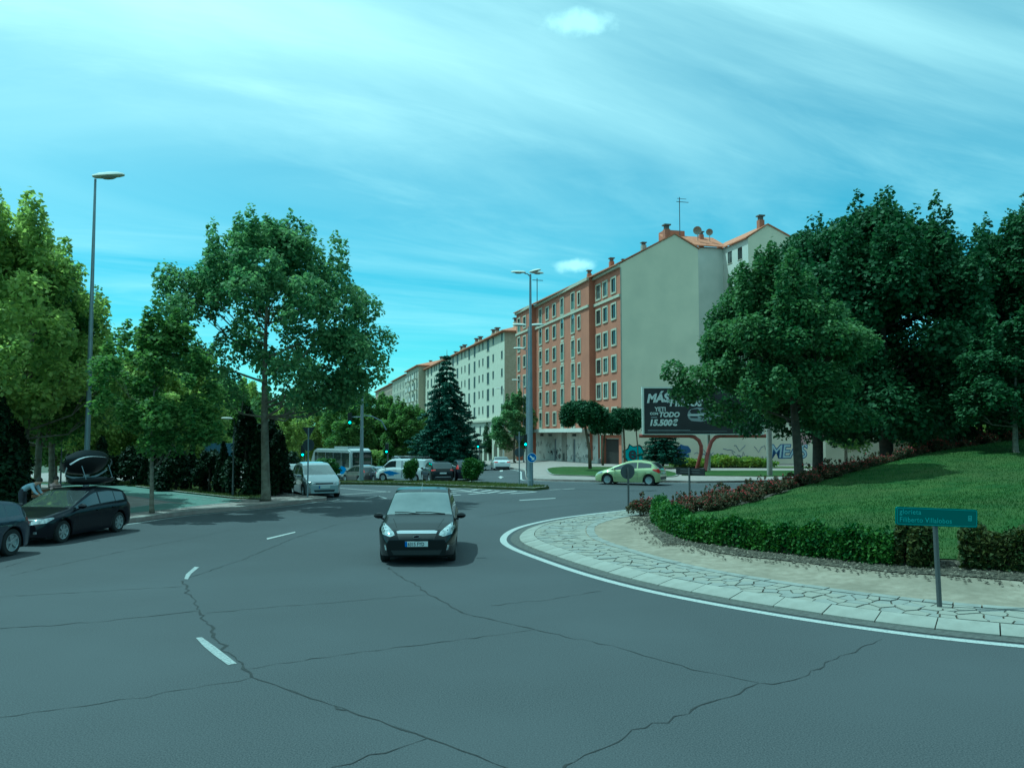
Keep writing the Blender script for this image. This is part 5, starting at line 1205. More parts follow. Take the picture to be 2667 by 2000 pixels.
# ------------------------------------------------------------------ street furniture
def lamp_head(mb_unused=None, L=1.0):
    m = MB(); n = 10
    prof = [(-.5, .04, .02), (-.46, .13, .07), (-.3, .16, .11), (0, .17, .12), (.3, .145, .10), (.45, .09, .06), (.5, .02, .02)]
    V = []
    for x, w, h in prof:
        for k in range(n):
            t = 2 * math.pi * k / n; z = math.sin(t); V.append((x * L, math.cos(t) * w * L, (h if z > 0 else h * .45) * z * L))
    F = [[i * n + k, i * n + (k + 1) % n, (i + 1) * n + (k + 1) % n, (i + 1) * n + k] for i in range(len(prof) - 1) for k in range(n)]
    m.add(V, F + [list(range(n)), list(range((len(prof) - 1) * n, len(prof) * n))]); return m
def street_lamp(x, y, z, h, r, heads, label, group=None, armz=0.0, m_='steel', hl=.95):
    o = empty('street_lamp', (x, y, z), 0, label, 'street lamp', group)
    p = MB(); p.tube([(0, 0, 0), (0, 0, .35), (0, 0, .36), (0, 0, h * .5), (0, 0, h)], [r * 1.15, r * 1.12, r, r * .72, r * .38], 12); p.build('pole', M[m_], o, smooth=True)
    for dx, dy, ln in heads:
        a = math.atan2(dy, dx)
        if ln > .2: q = MB(); q.tube([(0, 0, h - .15), (dx * ln * .5, dy * ln * .5, h + .02 + armz), (dx * ln, dy * ln, h + .05 + armz)], .035, 6); q.build('arm', M[m_], o)
        hd = lamp_head(L=hl).build('lamp_head', M['lamp_white'], o, (dx * (ln + hl * .42), dy * (ln + hl * .42), h + .12 + armz), smooth=True); hd.rotation_euler = (0, -0.05, a)
        g = MB(); g.lathe([(0, -.09 * hl), (.1 * hl, -.085 * hl), (.14 * hl, -.05 * hl)], 10); gg = g.build('diffuser', M['lamp_glass'], hd, smooth=True); gg.scale = (1.8, 1, 1)
    return o
p = pxY(228, 1131, 34); hh = pxY(249, 460, 34).z
street_lamp(p.x, 34, .14, hh - .25, .12, [(1, -.05, 0.0)], 'tall grey lamp post with single head behind the black hatchback', hl=1.35)
p = px(1382, 1266, .14); hh = pxY(1381, 707, p.y).z - .3
o = street_lamp(p.x, p.y, .14, hh, .145, [(-1, .1, .32), (.85, .55, .12), (.7, -.75, .02)], 'tall thick lamp post with several heads at the tip of the median', hl=.85)
LG2 = 'lamp posts along the street of apartment blocks'
for x, hy, Y, heads, lab in [(1376, 851, 58, [(-1, 0, .2), (1, .1, .2)], 'lamp post with two heads right behind the thick median post'), (1372, 911, 76, [(-1, 0, .3)], 'single-headed lamp post behind the thick median post'),
                        (1364, 992, 112, [(-1, 0, .7)], 'lamp post in front of the gap between orange and beige blocks'), (1312, 1013, 136, [(-1, 0, .5)], 'lamp post before the corner of the beige block'), (1257, 1032, 162, [(-1, 0, .4), (1, 0, .3)], 'farthest lamp post in front of the beige arcade')]:
    g = pxY(x, 1131, Y); zt_ = pxY(x, hy, Y).z; z0 = terr(g.x, Y)
    street_lamp(g.x, Y, z0, zt_ - z0, .09, heads, lab, LG2, hl=1.0)
for x, hy, by, heads, lab in [(378, 1146, 1262, [(1, 0, 0)], 'slim park lamp behind the slender kerb tree'), (606, 1093, 1293, [(-1, 0, .1)], 'slim green park lamp left of the big plane tree'), (157, 1127, 1280, [(1, 0, 0)], 'slim park lamp behind the bonnet of the black hatchback')]:
    g = px(x, by, .14); street_lamp(g.x, g.y, .14, pxY(x, hy, g.y).z - .2, .045, heads, lab, 'slim lamps of the park', hl=.55, m_='dark_post')
def disc(mb, r, y0, y1, cz=0, n=20): mb.prism([(r * math.cos(2 * math.pi * k / n), cz + r * math.sin(2 * math.pi * k / n)) for k in range(n)], y0, y1)
def signpost(x, y, z, h, rz, label, cat='road sign', r=.035, name='road_sign', pm='steel'):
    o = empty(name, (x, y, z), rz, label, cat); p = MB(); p.tube([(0, 0, 0), (0, 0, h)], r, 8); p.build('post', M[pm], o, smooth=True); return o
def tri(s, cz, inv=True):
    h = s * .866; return [(-s / 2, cz + h / 2), (0, cz - h / 2), (s / 2, cz + h / 2)] if inv else [(-s / 2, cz - h / 2), (s / 2, cz - h / 2), (0, cz + h / 2)]
# give-way sign seen from behind
g = px(801, 1295, .14); H_ = pxY(803, 1114, g.y).z - .14
o = signpost(g.x, g.y, .14, H_, 0, 'give-way triangle over round sign on tall post, seen from behind beside the silver car')
sc_ = g.y / FPX
m = MB(); m.prism(tri(32 * sc_, H_ - 13 * sc_), .03, .05); m.build('triangle_plate', M['sign_back'], o)
m = MB(); disc(m, 15.5 * sc_, .03, .05, H_ - 45 * sc_); m.build('round_plate', M['sign_back'], o)
# blue keep-right sign on the thick post
g = px(1382, 1266, .14); cz = pxY(1383, 1192, g.y - .5).z
o = signpost(g.x + .06, g.y - .4, .14, cz - .14 + .25, 0, 'round blue keep-right arrow sign in front of the thick lamp post', pm='steel_blue')
m = MB(); disc(m, .265, -.06, -.04, cz - .14); pl = m.build('round_plate', M['blue_sign'], o)
m = MB()
for k in range(24):
    t0, t1 = 2 * math.pi * k / 24, 2 * math.pi * (k + 1) / 24; m.prism([(r * math.cos(t), cz - .14 + r * math.sin(t)) for r, t in ((.24, t0), (.262, t0), (.262, t1), (.24, t1))], -.064, -.061)
m.build('rim', M['white_sign'], pl)
m = MB(); A_ = [(-.15, .045), (-.15, -.035), (.06, -.035), (.06, -.12), (.19, .005), (.06, .13), (.06, .045)]; ca, sa = math.cos(-.75), math.sin(-.75)
m.prism([(a * ca - b * sa, cz - .14 + a * sa + b * ca) for a, b in A_], -.064, -.061); m.build('arrow', M['white_sign'], pl)
# grey-backed signs left of it
g = px(1352.5, 1263, .14); sc_ = g.y / FPX
o = signpost(g.x, g.y, .14, pxY(1352, 1131, g.y).z, 0, 'post with triangular and round signs seen from behind, left of the blue arrow sign')
m = MB(); m.prism(tri(24 * sc_, pxY(1352, 1146, g.y).z - .14), .03, .05); m.build('triangle_plate', M['sign_back'], o)
m = MB(); disc(m, 12.5 * sc_, .03, .05, pxY(1352, 1178, g.y).z - .14); m.build('round_plate', M['sign_back'], o)
# round sign on the island, seen from behind
g = px(1637, 1336, .15); sc_ = g.y / FPX; cz = pxY(1636, 1228, g.y).z - .15
o = signpost(g.x, g.y, .15, cz + .15, .25, 'round dark sign seen from behind on the island in front of the lime hatchback', r=.04, pm='dark_post')
m = MB(); disc(m, 19.5 * sc_, .04, .07, cz); pl = m.build('round_plate', M['sign_back'], o)
m = MB(); m.box(-.1, .1, .03, .045, cz - .12, cz - .08); m.box(-.1, .1, .03, .045, cz + .08, cz + .12); m.build('bracket', M['dark_post'], pl)
# street-name signs of the roundabout
def rrect(w, h, r, n=5, cx=0, cz=0):
    out = []
    for (sxx, szz, a0) in ((1, 1, 0), (-1, 1, 90), (-1, -1, 180), (1, -1, 270)):
        for k in range(n + 1): t = R(a0 + 90 * k / n); out.append((cx + sxx * (w / 2 - r) + r * math.cos(t), cz + szz * (h / 2 - r) + r * math.sin(t)))
    return out
g = px(2447, 1577, .15); Yg = g.y; top = pxY(2440, 1322, Yg).z; bot = pxY(2440, 1369, Yg).z; W_ = 224 * Yg / FPX; hS = top - bot
rzS = .12
o = empty('street_name_sign', (g.x, g.y, .14), rzS, 'green street-name sign reading glorieta Filiberto Villalobos on a dark post', 'street sign')
m = MB(); m.tube([(0.0, 0, 0), (-.12 * .3, .01, top - .14 - .02)], .042, 10); m.build('post', M['dark_post'], o, smooth=True)
cz = (top + bot) / 2 - .14; tilt = .045
m = MB(); m.prism(rrect(W_, hS, .035), -.075, -.045); pl = m.build('sign_panel', M['green_sign'], o, (-.015 - .03, 0, cz)); pl.rotation_euler = (0, tilt, 0)
def txt(parent, s, size, x, z, y, mt, bold=0, ext=.0015, space=1.0, shear=0, xs=1.0):
    me = text_mesh(s, size, M[mt], bold, shear, ext=ext, space=space); t = link('lettering', me, None, parent); t.location = (x, y, z); t.rotation_euler = (math.pi / 2, 0, 0); t.scale = (xs, 1, 1); return t
txt(pl, 'glorieta', .118, -W_ / 2 + .055, .035, -.079, 'sign_letter', .001, space=1.06); txt(pl, 'Filiberto Villalobos', .118, -W_ / 2 + .055, -hS / 2 + .055, -.079, 'sign_letter', .001, space=1.04)
m = MB(); pa, pb = rrect(W_ - .03, hS - .03, .028), rrect(W_ - .044, hS - .044, .022); nn = len(pa)
for k in range(nn): m.prism([pa[k], pa[(k + 1) % nn], pb[(k + 1) % nn], pb[k]], -.0785, -.077)
m.build('border', M['sign_letter'], pl)
m = MB()   # small municipal emblem block
ex = W_ / 2 - .14
for a, b, c, d in ((-.035, .035, .03, .045), (-.035, -.02, -.045, .045), (-.01, .01, -.03, .02), (.02, .035, -.045, .03), (-.03, .03, -.045, -.032), (-.015, .03, -.012, .002)): m.box(ex + a, ex + b, -.0795, -.077, c, d)
m.build('emblem', M['sign_letter'], pl)
g = pxY(1794, 1131, 33.5); z0 = sheet_z(g.x, 33.5); top = pxY(1794, 1218, 33.5).z
o = empty('street_name_sign', (g.x, 33.5, z0), -.9, 'dark back of a low street-name sign at the far side of the island', 'street sign')
m = MB(); m.tube([(0, 0, 0), (0, 0, top - z0)], .042, 8); m.build('post', M['dark_post'], o)
m = MB(); m.prism(rrect(1.45, .29, .035), .045, .075); pl = m.build('sign_panel', M['black'], o, (0, 0, top - z0 - .15))
m = MB(); m.box(-.5, .5, .038, .045, -.05, -.02); m.box(-.5, .5, .038, .045, .05, .08); m.build('bracket', M['dark_post'], pl)
# traffic lights
def head3(parent, x, z, lit=2, s=1.0, yaw=0.0, name='signal_head'):
    m = MB(); m.box(-.14 * s, .14 * s, -.1 * s, .1 * s, -.42 * s, .42 * s); h = m.build(name, M['black'], parent, (x, 0, z)); h.rotation_euler = (0, 0, yaw)
    for k in range(3):
        d = MB(); disc(d, .085 * s, -.115 * s, -.1 * s, (.27 - .27 * k) * s, 14); d.build('lens', M['signal_on' if k == lit else 'signal_off'], h)
        v = MB(); zc3 = (.27 - .27 * k) * s
        for q in range(8):
            t0, t1 = math.pi * q / 8, math.pi * (q + 1) / 8; v.prism([(r * math.cos(t), zc3 + r * math.sin(t)) for r, t in ((.095 * s, t0), (.105 * s, t0), (.105 * s, t1), (.095 * s, t1))], -.22 * s, -.1 * s)
        v.build('visor', M['black'], h)
    return h
g = px(941, 1252, .14); Yg = g.y; zT = pxY(943, 1000, Yg).z - .14
o = empty('traffic_light', (g.x, Yg, .14), 0, 'tall signal mast on the median with curved arm and overhead green light', 'traffic light')
m = MB(); m.tube([(0, 0, 0), (0, 0, zT)], [.14, .07], 10); m.build('mast', M['steel'], o, smooth=True)
za = pxY(941, 1086, Yg).z - .14; xl = pxY(911, 1090, Yg).x - g.x
m = MB(); m.tube([(0, 0, za), (xl, 0, za)], .04, 6); m.tube([(0, 0, za + .12), (.6, 0, za + .05), (1.2, .1, za - .25), (1.5, .1, za - .8)], .04, 6); m.build('arm', M['steel_blue'], o)
head3(o, xl, pxY(911, 1090, Yg).z - .14, s=.9, yaw=.25)
TL = 'small traffic lights with green lamp lit'
for x, y, Y, lab in [(789, 1184, 62, 'green traffic light left, behind the give-way sign post'), (1007, 1176, 74, 'green traffic light above the white van cab'), (1245, 1163, 84, 'green traffic light at the foot of the cedar'), (1369, 1157, 60, 'green traffic light just left of the thick lamp post')]:
    g = pxY(x, 1131, Y); z0 = terr(g.x, Y); zz = pxY(x, y, Y).z - z0
    o = empty('traffic_light', (g.x, Y, z0), 0, lab, 'traffic light', TL); m = MB(); m.tube([(0.1, .12, 0), (.1, .12, zz + .75)], .06, 8); m.build('pole', M['dark_post'], o); head3(o, 0, zz + .27, s=1.0, yaw=-g.x / Y)
# blue notice board in the park
g = px(494, 1284, .14); o = empty('notice_board', (g.x, g.y + 4, .14), .2, 'blue-grey notice board standing among the park conifers', 'notice board')
Yb = g.y + 4; zc4 = pxY(494, 1181, Yb).z - .14
m = MB(); m.box(-.75, .75, -.04, .04, zc4 - .55, zc4 + .55); pl = m.build('panel', M['board_blue'], o)
m = MB(); m.tube([(-.7, .08, 0), (-.7, .08, zc4 + .9)], .04, 6); m.tube([(.7, .08, 0), (.7, .08, zc4 + .9)], .04, 6); m.build('posts', M['steel'], o)
# billboard on two bent red legs
YB = 66.0; A1 = pxY(1672, 1008.5, YB); A2 = pxY(1675, 1131, YB); xR = pxY(1988, 1131, YB).x
o = empty('billboard', ((A1.x + xR) / 2, YB, .14), 0.0, 'black advertising billboard with white price lettering on two bent red legs', 'billboard')
w_ = xR - A1.x; zt_, zb2 = A1.z - .14, A2.z - .14
m = MB(); m.box(-w_ / 2, w_ / 2, -.12, .12, zb2, zt_); pl = m.build('panel', M['poster'], o)
m = MB(); t_ = .13; m.box(-w_ / 2 - .02, -w_ / 2 + t_, -.16, .15, zb2 - .02, zt_ + .02); m.box(w_ / 2 - t_, w_ / 2 + .02, -.16, .15, zb2 - .02, zt_ + .02); m.box(-w_ / 2 + t_, w_ / 2 - t_, -.16, .15, zt_ - .10, zt_ + .02); m.box(-w_ / 2 + t_, w_ / 2 - t_, -.16, .15, zb2 - .03, zb2 + .03)
m.build('frame', M['lamp_white'], o)
bx = lambda x: pxY(x, 1131, YB).x - (A1.x + xR) / 2
bz = lambda y: pxY(1750, y, YB).z - .14
Z4 = lambda zx, zy: (bx(1600 + zx / 3.687), bz(980 + zy / 3.687))
def btxt(s, zx, zy, size, bold=0.0, shear=0.0, xs=1.0, mt='poster_white', rot=0):
    x, z = Z4(zx, zy); t = txt(pl, s, size, x, z, -.13, mt, bold, .003, shear=shear, xs=xs); t.rotation_euler = (math.pi / 2, -rot, 0); return t
btxt('M\u00c1S', 312, 252, .92, .045, .25, .98, rot=.05); btxt('x', 508, 252, .45, .02, .2); btxt('MENOS', 530, 285, .80, .035, .25, .95)
btxt('YETI', 388, 334, .45, .012); btxt('CON', 342, 370, .28, .012); btxt('TODO', 425, 390, .54, .025, .25); btxt('15.500\u20ac', 330, 472, .66, .035, .2, 1.0)
m = MB()
for a, b, c, d in ((352, 410, 390, 398), (320, 725, 515, 519), (320, 1080, 527, 529)):
    x0, z1_ = Z4(a, c); x1, z0_ = Z4(b, d); m.box(x0, x1, -.128, -.122, z0_, z1_)
m.build('print_lines', M['poster_grey'], pl)
# printed car on the poster: flat shapes
def pshape(pts, mt, y=-.125):
    q = MB(); q.prism([Z4(a, b) for a, b in pts], y, y + .003); return q.build('print_shape', M[mt], pl)
pshape([(700, 372), (712, 335), (735, 316), (800, 300), (870, 306), (915, 330), (1000, 345), (1030, 380), (1000, 425), (910, 420), (830, 436), (740, 428), (712, 405)], 'poster_grey', -.124)
pshape([(722, 340), (740, 318), (802, 312), (818, 330), (800, 358), (740, 358)], 'poster', -.128); pshape([(826, 330), (842, 312), (890, 312), (908, 338), (880, 352), (830, 350)], 'poster', -.128)
pshape([(726, 384), (800, 386), (800, 402), (730, 400)], 'poster', -.128); pshape([(835, 384), (900, 382), (896, 398), (835, 402)], 'poster', -.128); pshape([(706, 368), (905, 364), (905, 374), (706, 378)], 'poster_white', -.128)
for s in (-1, 1):
    m = MB(); pts = [(s * (w_ / 2 + .6), 0), (s * .8 + s * .35 * 0, 0)]
    xo = bx(1600 + 240 / 3.687) if s < 0 else -bx(1600 + 240 / 3.687)
    xi = bx(1600 + 832 / 3.687); cxm = (bx(1600 + 838 / 3.687) + bx(1600 + 845 / 3.687)) / 2 + .15
    zb3 = bz(1135); y_ = .1
    f = [(xo if s < 0 else xo + .3, zb3), (cxm + s * 1.05, zb3), (cxm + s * .62, zb3 - .1), (cxm + s * .32, zb3 - .38), (cxm + s * .18, zb3 - .85), (cxm + s * .22, zb3 - 1.35), (cxm + s * .42, 0.0)] if s < 0 else \
        [(xo, zb3), (cxm + 1.35, zb3), (cxm + .95, zb3 - .1), (cxm + .62, zb3 - .45), (cxm + .42, zb3 - 1.0), (cxm + .25, zb3 - 1.6), (cxm + .02, 0.0)]
    if s < 0: f = [(xo, zb3), (cxm - 1.15, zb3), (cxm - .75, zb3 - .08), (cxm - .38, zb3 - .36), (cxm - .2, zb3 - .8), (cxm - .22, zb3 - 1.35), (cxm - .5, -.1)]
    m.tube([(a, y_ - (.35 if s > 0 else -.6) * (1 if k == len(f) - 1 else 0), b) for k, (a, b) in enumerate(f)], .15, 10); m.build('leg', M['red_steel'], o, smooth=True)
g = px(1859, 1226, .14); o = empty('concrete_post', (g.x, g.y, .1), 0, 'dark round post standing behind the bent legs of the billboard', 'post')
m = MB(); o.location.y += 1.6; m.tube([(0, 0, 0), (0, 0, 3.2)], .14, 10); m.build('shaft', M['concrete'], o); m = MB(); m.tube([(0, 0, 3.2), (0, 0, 3.3)], .17, 10); m.build('cap', M['concrete'], o)
Yp = 58; g = pxY(2003, 1131, Yp); o = empty('concrete_post', (g.x, Yp, .1), 0, 'thick pale round column between billboard and leaning maple trunk', 'post')
m = MB(); m.tube([(0, 0, 0), (0, 0, 5.0)], .19, 14); m.build('shaft', M['kerb_light'], o, smooth=True); m = MB(); m.tube([(0, 0, 5.0), (0, 0, 5.12)], .24, 14); m.build('cap', M['kerb_light'], o)

# ------------------------------------------------------------------ vehicles
WM = {}
def wheel_meshes(style='alloy'):
    if style in WM: return WM[style]
    t = MB(); t.lathe([(.60, -.5), (.66, -.52), (.93, -.5), (1.0, -.40), (1.0, .40), (.93, .5), (.66, .52), (.60, .5)], 28, 'y')
    r = MB(); r.lathe([(.64, .50), (.66, .53), (.60, .50), (.58, .30), (.0, .22)], 24, 'y'); r.mat(1); 
    r.lathe([(.58, .10), (.0, .10)], 20, 'y'); r.mat(0)
    ns = 7 if style == 'alloy' else 5
    r.lathe([(.0, .47), (.13, .46), (.15, .40), (.15, .25)], 14, 'y')
    for k in range(ns):
        a = 2 * math.pi * k / ns
        for w0, rr0, w1, rr1 in ((.075, .1, .11, .62),):
            c, s = math.cos(a), math.sin(a); q = lambda u, v, y: (u * c - v * s, y, u * s + v * c)
            r.add([q(rr0, -w0, .44), q(rr0, w0, .44), q(rr1, w1, .49), q(rr1, -w1, .49), q(rr0, -w0, .30), q(rr0, w0, .30), q(rr1, w1, .36), q(rr1, -w1, .36)], [(0, 1, 2, 3), (0, 4, 5, 1), (1, 5, 6, 2), (3, 2, 6, 7), (0, 3, 7, 4)])
    tm = t.mesh('tyre'); rm = r.mesh('rim'); tm.materials.append(M['tyre']); rm.materials.append(M['rim']); rm.materials.append(M['rim_dark'])
    for me in (tm, rm): me.polygons.foreach_set('use_smooth', [True] * len(me.polygons)); me.set_sharp_from_angle(angle=R(35))
    WM[style] = (tm, rm); return WM[style]
def smooth_arr(a, k):
    if k < 1: return a
    ker = np.hanning(2 * k + 3)[1:-1]; ker /= ker.sum(); p = np.r_[2 * a[0] - a[k:0:-1], a, 2 * a[-1] - a[-2:-k - 2:-1]]
    return np.convolve(p, ker, 'valid')
def make_car(name, loc, rz, label, cat, spec, pnt, group=None, wind='glass_wind', style='alloy'):
    """x forward, y left. spec: L front/rear, W, profile 'top', 'belt', wheels"""
    root = empty(name, loc, rz, label, cat, group)
    xf, xr = spec['xf'], -spec['xr']; Wd = spec['W'] / 2; wr = spec['r']; wf, wb = spec['wb'] / 2, -spec['wb'] / 2; gc = spec.get('gc', .2)
    top = sorted(spec['top']); belt = sorted(spec['belt'])
    N_ = 120; X = np.unique(np.r_[np.linspace(xr, xf, N_), np.array(spec.get('keys', []))]); Xu = np.linspace(xr, xf, 400)
    tz = smooth_arr(np.interp(Xu, *zip(*top)), spec.get('sm', 7)); bz_ = smooth_arr(np.interp(Xu, *zip(*belt)), 7)
    T = np.interp(X, Xu, tz); B = np.interp(X, Xu, bz_)
    T[0], T[-1] = top[0][1], top[-1][1]
    fr, rr_ = spec.get('fr', .75), spec.get('rr', .45)
    plan = np.ones(len(X)); tnf = np.clip((X - (xf - fr)) / fr, 0, 1); tnr = np.clip(((xr + rr_) - X) / rr_, 0, 1)
    plan = np.sqrt(np.clip(1 - (tnf ** 2.2) * spec.get('pf', .50), .05, 1)) * np.sqrt(np.clip(1 - (tnr ** 2.4) * spec.get('pr', .28), .05, 1))
    W_ = Wd * plan
    Zb = np.full(len(X), gc); Zb += .05 * tnf ** 2 + .08 * tnr ** 2
    ar = wr * 1.16
    for cx_ in (wf, wb):
        d = np.abs(X - cx_); a = np.sqrt(np.clip(ar ** 2 - d ** 2, 0, None)) + wr; Zb = np.where(d < ar, np.maximum(Zb, np.where(d < ar, a, 0)), Zb)
    flare = np.zeros(len(X))
    for cx_ in (wf, wb): flare += np.exp(-((X - cx_) / .42) ** 2) * .022
    Hm = max(T); G = np.clip((T - B) / max(.2, (Hm - np.interp(0, X, B))), 0, 1); B = np.minimum(B, T - .015)
    tum = spec.get('tum', .17)
    rows = []
    mid = np.minimum(np.maximum(.55 * B + .15, Zb + .03), B - .03)
    rows.append((W_ * .955 + flare, Zb)); rows.append((W_ * .985 + flare, Zb + (mid - Zb) * .33)); rows.append((W_ * 1.0 + flare, Zb + (mid - Zb) * .8)); rows.append((W_ + flare * .8, mid + (B - mid) * .45))
    rows.append((W_ * .988 + flare * .4, B - .035)); rows.append((W_ * .962, B))
    we = W_ * (.955 - tum * G); ed = .03 + .055 * G
    rows.append((W_ * .955 + (we - W_ * .955) * .12, B + (T - ed - B) * .12)); rows.append((W_ * .955 + (we - W_ * .955) * .88, B + (T - ed - B) * .88))
    rows.append((we, T - ed)); rows.append((we * .955, T - ed * .42)); rows.append((we * .86, T - ed * .18)); rows.append((we * .5, T - ed * .04)); rows.append((we * 0, T))
    nr, nxx = len(rows), len(X)
    V = []
    for s in (1, -1):
        for yv, zv in rows:
            for i in range(nxx): V.append((X[i], s * yv[i], zv[i]))
    vid = lambda s, r, i: (0 if s > 0 else nr * nxx) + r * nxx + i
    parts = {'body': [], 'windshield': [], 'rear_window': [], 'side_window': []}; PT = {k: ([], []) for k in parts}
    xc, xh, xr1, xr2 = spec['cowl'], spec['header'], spec['roof_end'], spec['tail_glass']; s0, s1 = spec['side']; pil = spec.get('pillars', [])
    for s in (1, -1):
        for r in range(nr - 1):
            for i in range(nxx - 1):
                xm = (X[i] + X[i + 1]) / 2; q = [vid(s, r, i), vid(s, r, i + 1), vid(s, r + 1, i + 1), vid(s, r + 1, i)]; key = 'body'
                if r >= 9 and xh < xm < xc and G[i] > .04: key = 'windshield'
                if r >= 9 and xr2 < xm < xr1: key = 'rear_window'
                if r == 6 and s0 < xm < s1 and not any(a < xm < b for a, b in pil) and (T[i] - B[i]) > .12: key = 'side_window'
                parts[key].append(q if s < 0 else q[::-1])
    # front and rear caps
    for i, fl in ((0, 1), (nxx - 1, -1)):
        ring_ = [vid(1, r, i) for r in range(nr)] + [vid(-1, r, i) for r in range(nr - 2, -1, -1)]
        for r in range(nr - 1): parts['body'].append([vid(1, r, i), vid(1, r + 1, i), vid(-1, r + 1, i), vid(-1, r, i)][::fl])
    def mk(key, mt, par, nm=None, off=0.0):
        me = bpy.data.meshes.new(nm or key); used = sorted({v for f in parts[key] for v in f}); mp = {v: k for k, v in enumerate(used)}
        me.from_pydata([V[v] for v in used], [], [[mp[v] for v in f] for f in parts[key]])
        bm = bmesh.new(); bm.from_mesh(me); bmesh.ops.remove_doubles(bm, verts=bm.verts, dist=.0005); bmesh.ops.dissolve_degenerate(bm, edges=bm.edges, dist=.0001); bmesh.ops.recalc_face_normals(bm, faces=bm.faces)
        c = sum((f.calc_center_median().dot(f.normal) - Vector((0, 0, .7)).dot(f.normal)) * f.calc_area() for f in bm.faces)
        if c < 0: bmesh.ops.reverse_faces(bm, faces=bm.faces)
        if off:
            for v in bm.verts: v.co += v.normal * off
        bm.to_mesh(me); bm.free(); return link(nm or key, me, mt, par, smooth=True, ang=38)
    body = mk('body', M[pnt], root); whole = BVHTree.FromPolygons([Vector(v) for v in V], [f for k in parts for f in parts[k]])
    mk('windshield', M[wind], root); 
    if parts['rear_window']: mk('rear_window', M['glass_car'], root)
    allsw = parts['side_window']; bands = sorted({round(xx, 3) for xx in [s0] + [c for p_ in pil for c in p_] + [s1]})
    for sgn in (1, -1):
        for a_, b_ in zip([s0] + [p_[1] for p_ in sorted(pil)], [p_[0] for p_ in sorted(pil)] + [s1]):
            parts['side_window'] = [f for f in allsw if (V[f[0]][1] > 0) == (sgn > 0) and a_ < sum(V[v][0] for v in f) / 4 < b_]
            if parts['side_window']: mk('side_window', M['glass_car'], root)
    parts['side_window'] = allsw
    # dark inner box added to block light in the shell, as underbody; then wheels
    u = MB(); u.box(xr + .25, xf - .25, -Wd * .86, Wd * .86, gc - .02, B.min() * .75); u.build('underbody', M['rim_dark'], root)
    for cx_ in (wf, wb):
        for s in (1, -1):
            w = empty_part('wheel', root, (cx_, s * (Wd - .125 - spec.get('win', 0)), wr), s, wr, style)
    def patch(nm, poly, axis, mt, off=.008, par=None, thick=.03, sgn=1, cell=.045):
        bm = bmesh.new(); vv = [bm.verts.new((a, b, 0)) for a, b in poly]; bm.faces.new(vv).normal_update(); bmesh.ops.triangulate(bm, faces=bm.faces[:])
        for ax in (0, 1):
            lo, hi = min(p[ax] for p in poly), max(p[ax] for p in poly); k = math.floor(lo / cell) + 1
            while k * cell < hi:
                co = Vector((0, 0, 0)); co[ax] = k * cell; no = Vector((0, 0, 0)); no[ax] = 1
                bmesh.ops.bisect_plane(bm, geom=bm.verts[:] + bm.edges[:] + bm.faces[:], plane_co=co, plane_no=no, dist=1e-5); k += 1
        for v in bm.verts:
            a, b = v.co.x, v.co.y
            if axis == 'x': org = Vector((sgn * 6, a, b)); d = Vector((-sgn, 0, 0))
            elif axis == 'y': org = Vector((a, sgn * 4, b)); d = Vector((0, -sgn, 0))
            else: org = Vector((a, b, 5)); d = Vector((0, 0, -1))
            h = whole.ray_cast(org, d)
            if h[0] is None: h = whole.find_nearest(Vector((sgn * 2.0, a, b)) if axis == 'x' else Vector((a, sgn * Wd, b)))
            v.co = h[0] - d * off
        be = [e for e in bm.edges if len(e.link_faces) == 1]; r_ = bmesh.ops.extrude_edge_only(bm, edges=be); dd = Vector((-sgn, 0, 0)) if axis == 'x' else (Vector((0, -sgn, 0)) if axis == 'y' else Vector((0, 0, -1)))
        for v in r_['geom']:
            if isinstance(v, bmesh.types.BMVert): v.co += dd * thick
        bmesh.ops.recalc_face_normals(bm, faces=bm.faces); me = bpy.data.meshes.new(nm); bm.to_mesh(me); bm.free()
        return link(nm, me, mt if not isinstance(mt, str) else M[mt], par or root, smooth=True, ang=40)
    mir = lambda poly: [(-a, b) for a, b in poly][::-1]
    for s in (1, -1):   # mirrors
        mx = spec['mirror']; zb5 = float(np.interp(mx, X, B)); m = MB(); n = 8
        prof = [(-.11, .05), (-.07, .095), (.0, .105), (.07, .08), (.11, .03)]
        V2 = [(mx + .07 * math.cos(2 * math.pi * k / n) * (1 if math.cos(2 * math.pi * k / n) > 0 else .3), s * (Wd + .10 + y_), zb5 + .09 + w * .72 * math.sin(2 * math.pi * k / n)) for y_, w in prof for k in range(n)]
        m.add(V2, [[i * n + k, i * n + (k + 1) % n, (i + 1) * n + (k + 1) % n, (i + 1) * n + k] for i in range(4) for k in range(n)] + [list(range(n)), list(range(4 * n, 5 * n))])
        m.tube([(mx + .02, s * (Wd * .93), zb5 - .01), (mx + .02, s * (Wd + .05), zb5 + .05)], .025, 6); m.build('mirror', M[spec.get('mirror_m', pnt)], root, smooth=True)
        # door seams and handles
        for xd in spec.get('seams', []):
            zt5 = float(np.interp(xd, X, B)) - .01; patch('door_seam', [(xd - .006, gc + .12), (xd + .006, gc + .12), (xd + .006, zt5), (xd - .006, zt5)], 'y', 'black', .002, sgn=s, thick=.01, cell=.12)
        for xd in spec.get('handles', []):
            zt5 = float(np.interp(xd, X, B)) - .12; patch('door_handle', [(xd - .09, zt5 - .015), (xd + .09, zt5 - .015), (xd + .09, zt5 + .02), (xd - .09, zt5 + .02)], 'y', spec.get('handle_m', pnt), .028, sgn=s, thick=.03, cell=.1)
        if spec.get('rub'):
            z5 = spec['rub']; patch('side_moulding', [(wb + ar + .08, z5 - .02), (wf - ar - .08, z5 - .02), (wf - ar - .08, z5 + .02), (wb + ar + .08, z5 + .02)], 'y', spec.get('rub_m', 'black'), .012, sgn=s, thick=.015, cell=.15)
    return root, patch, mir, body
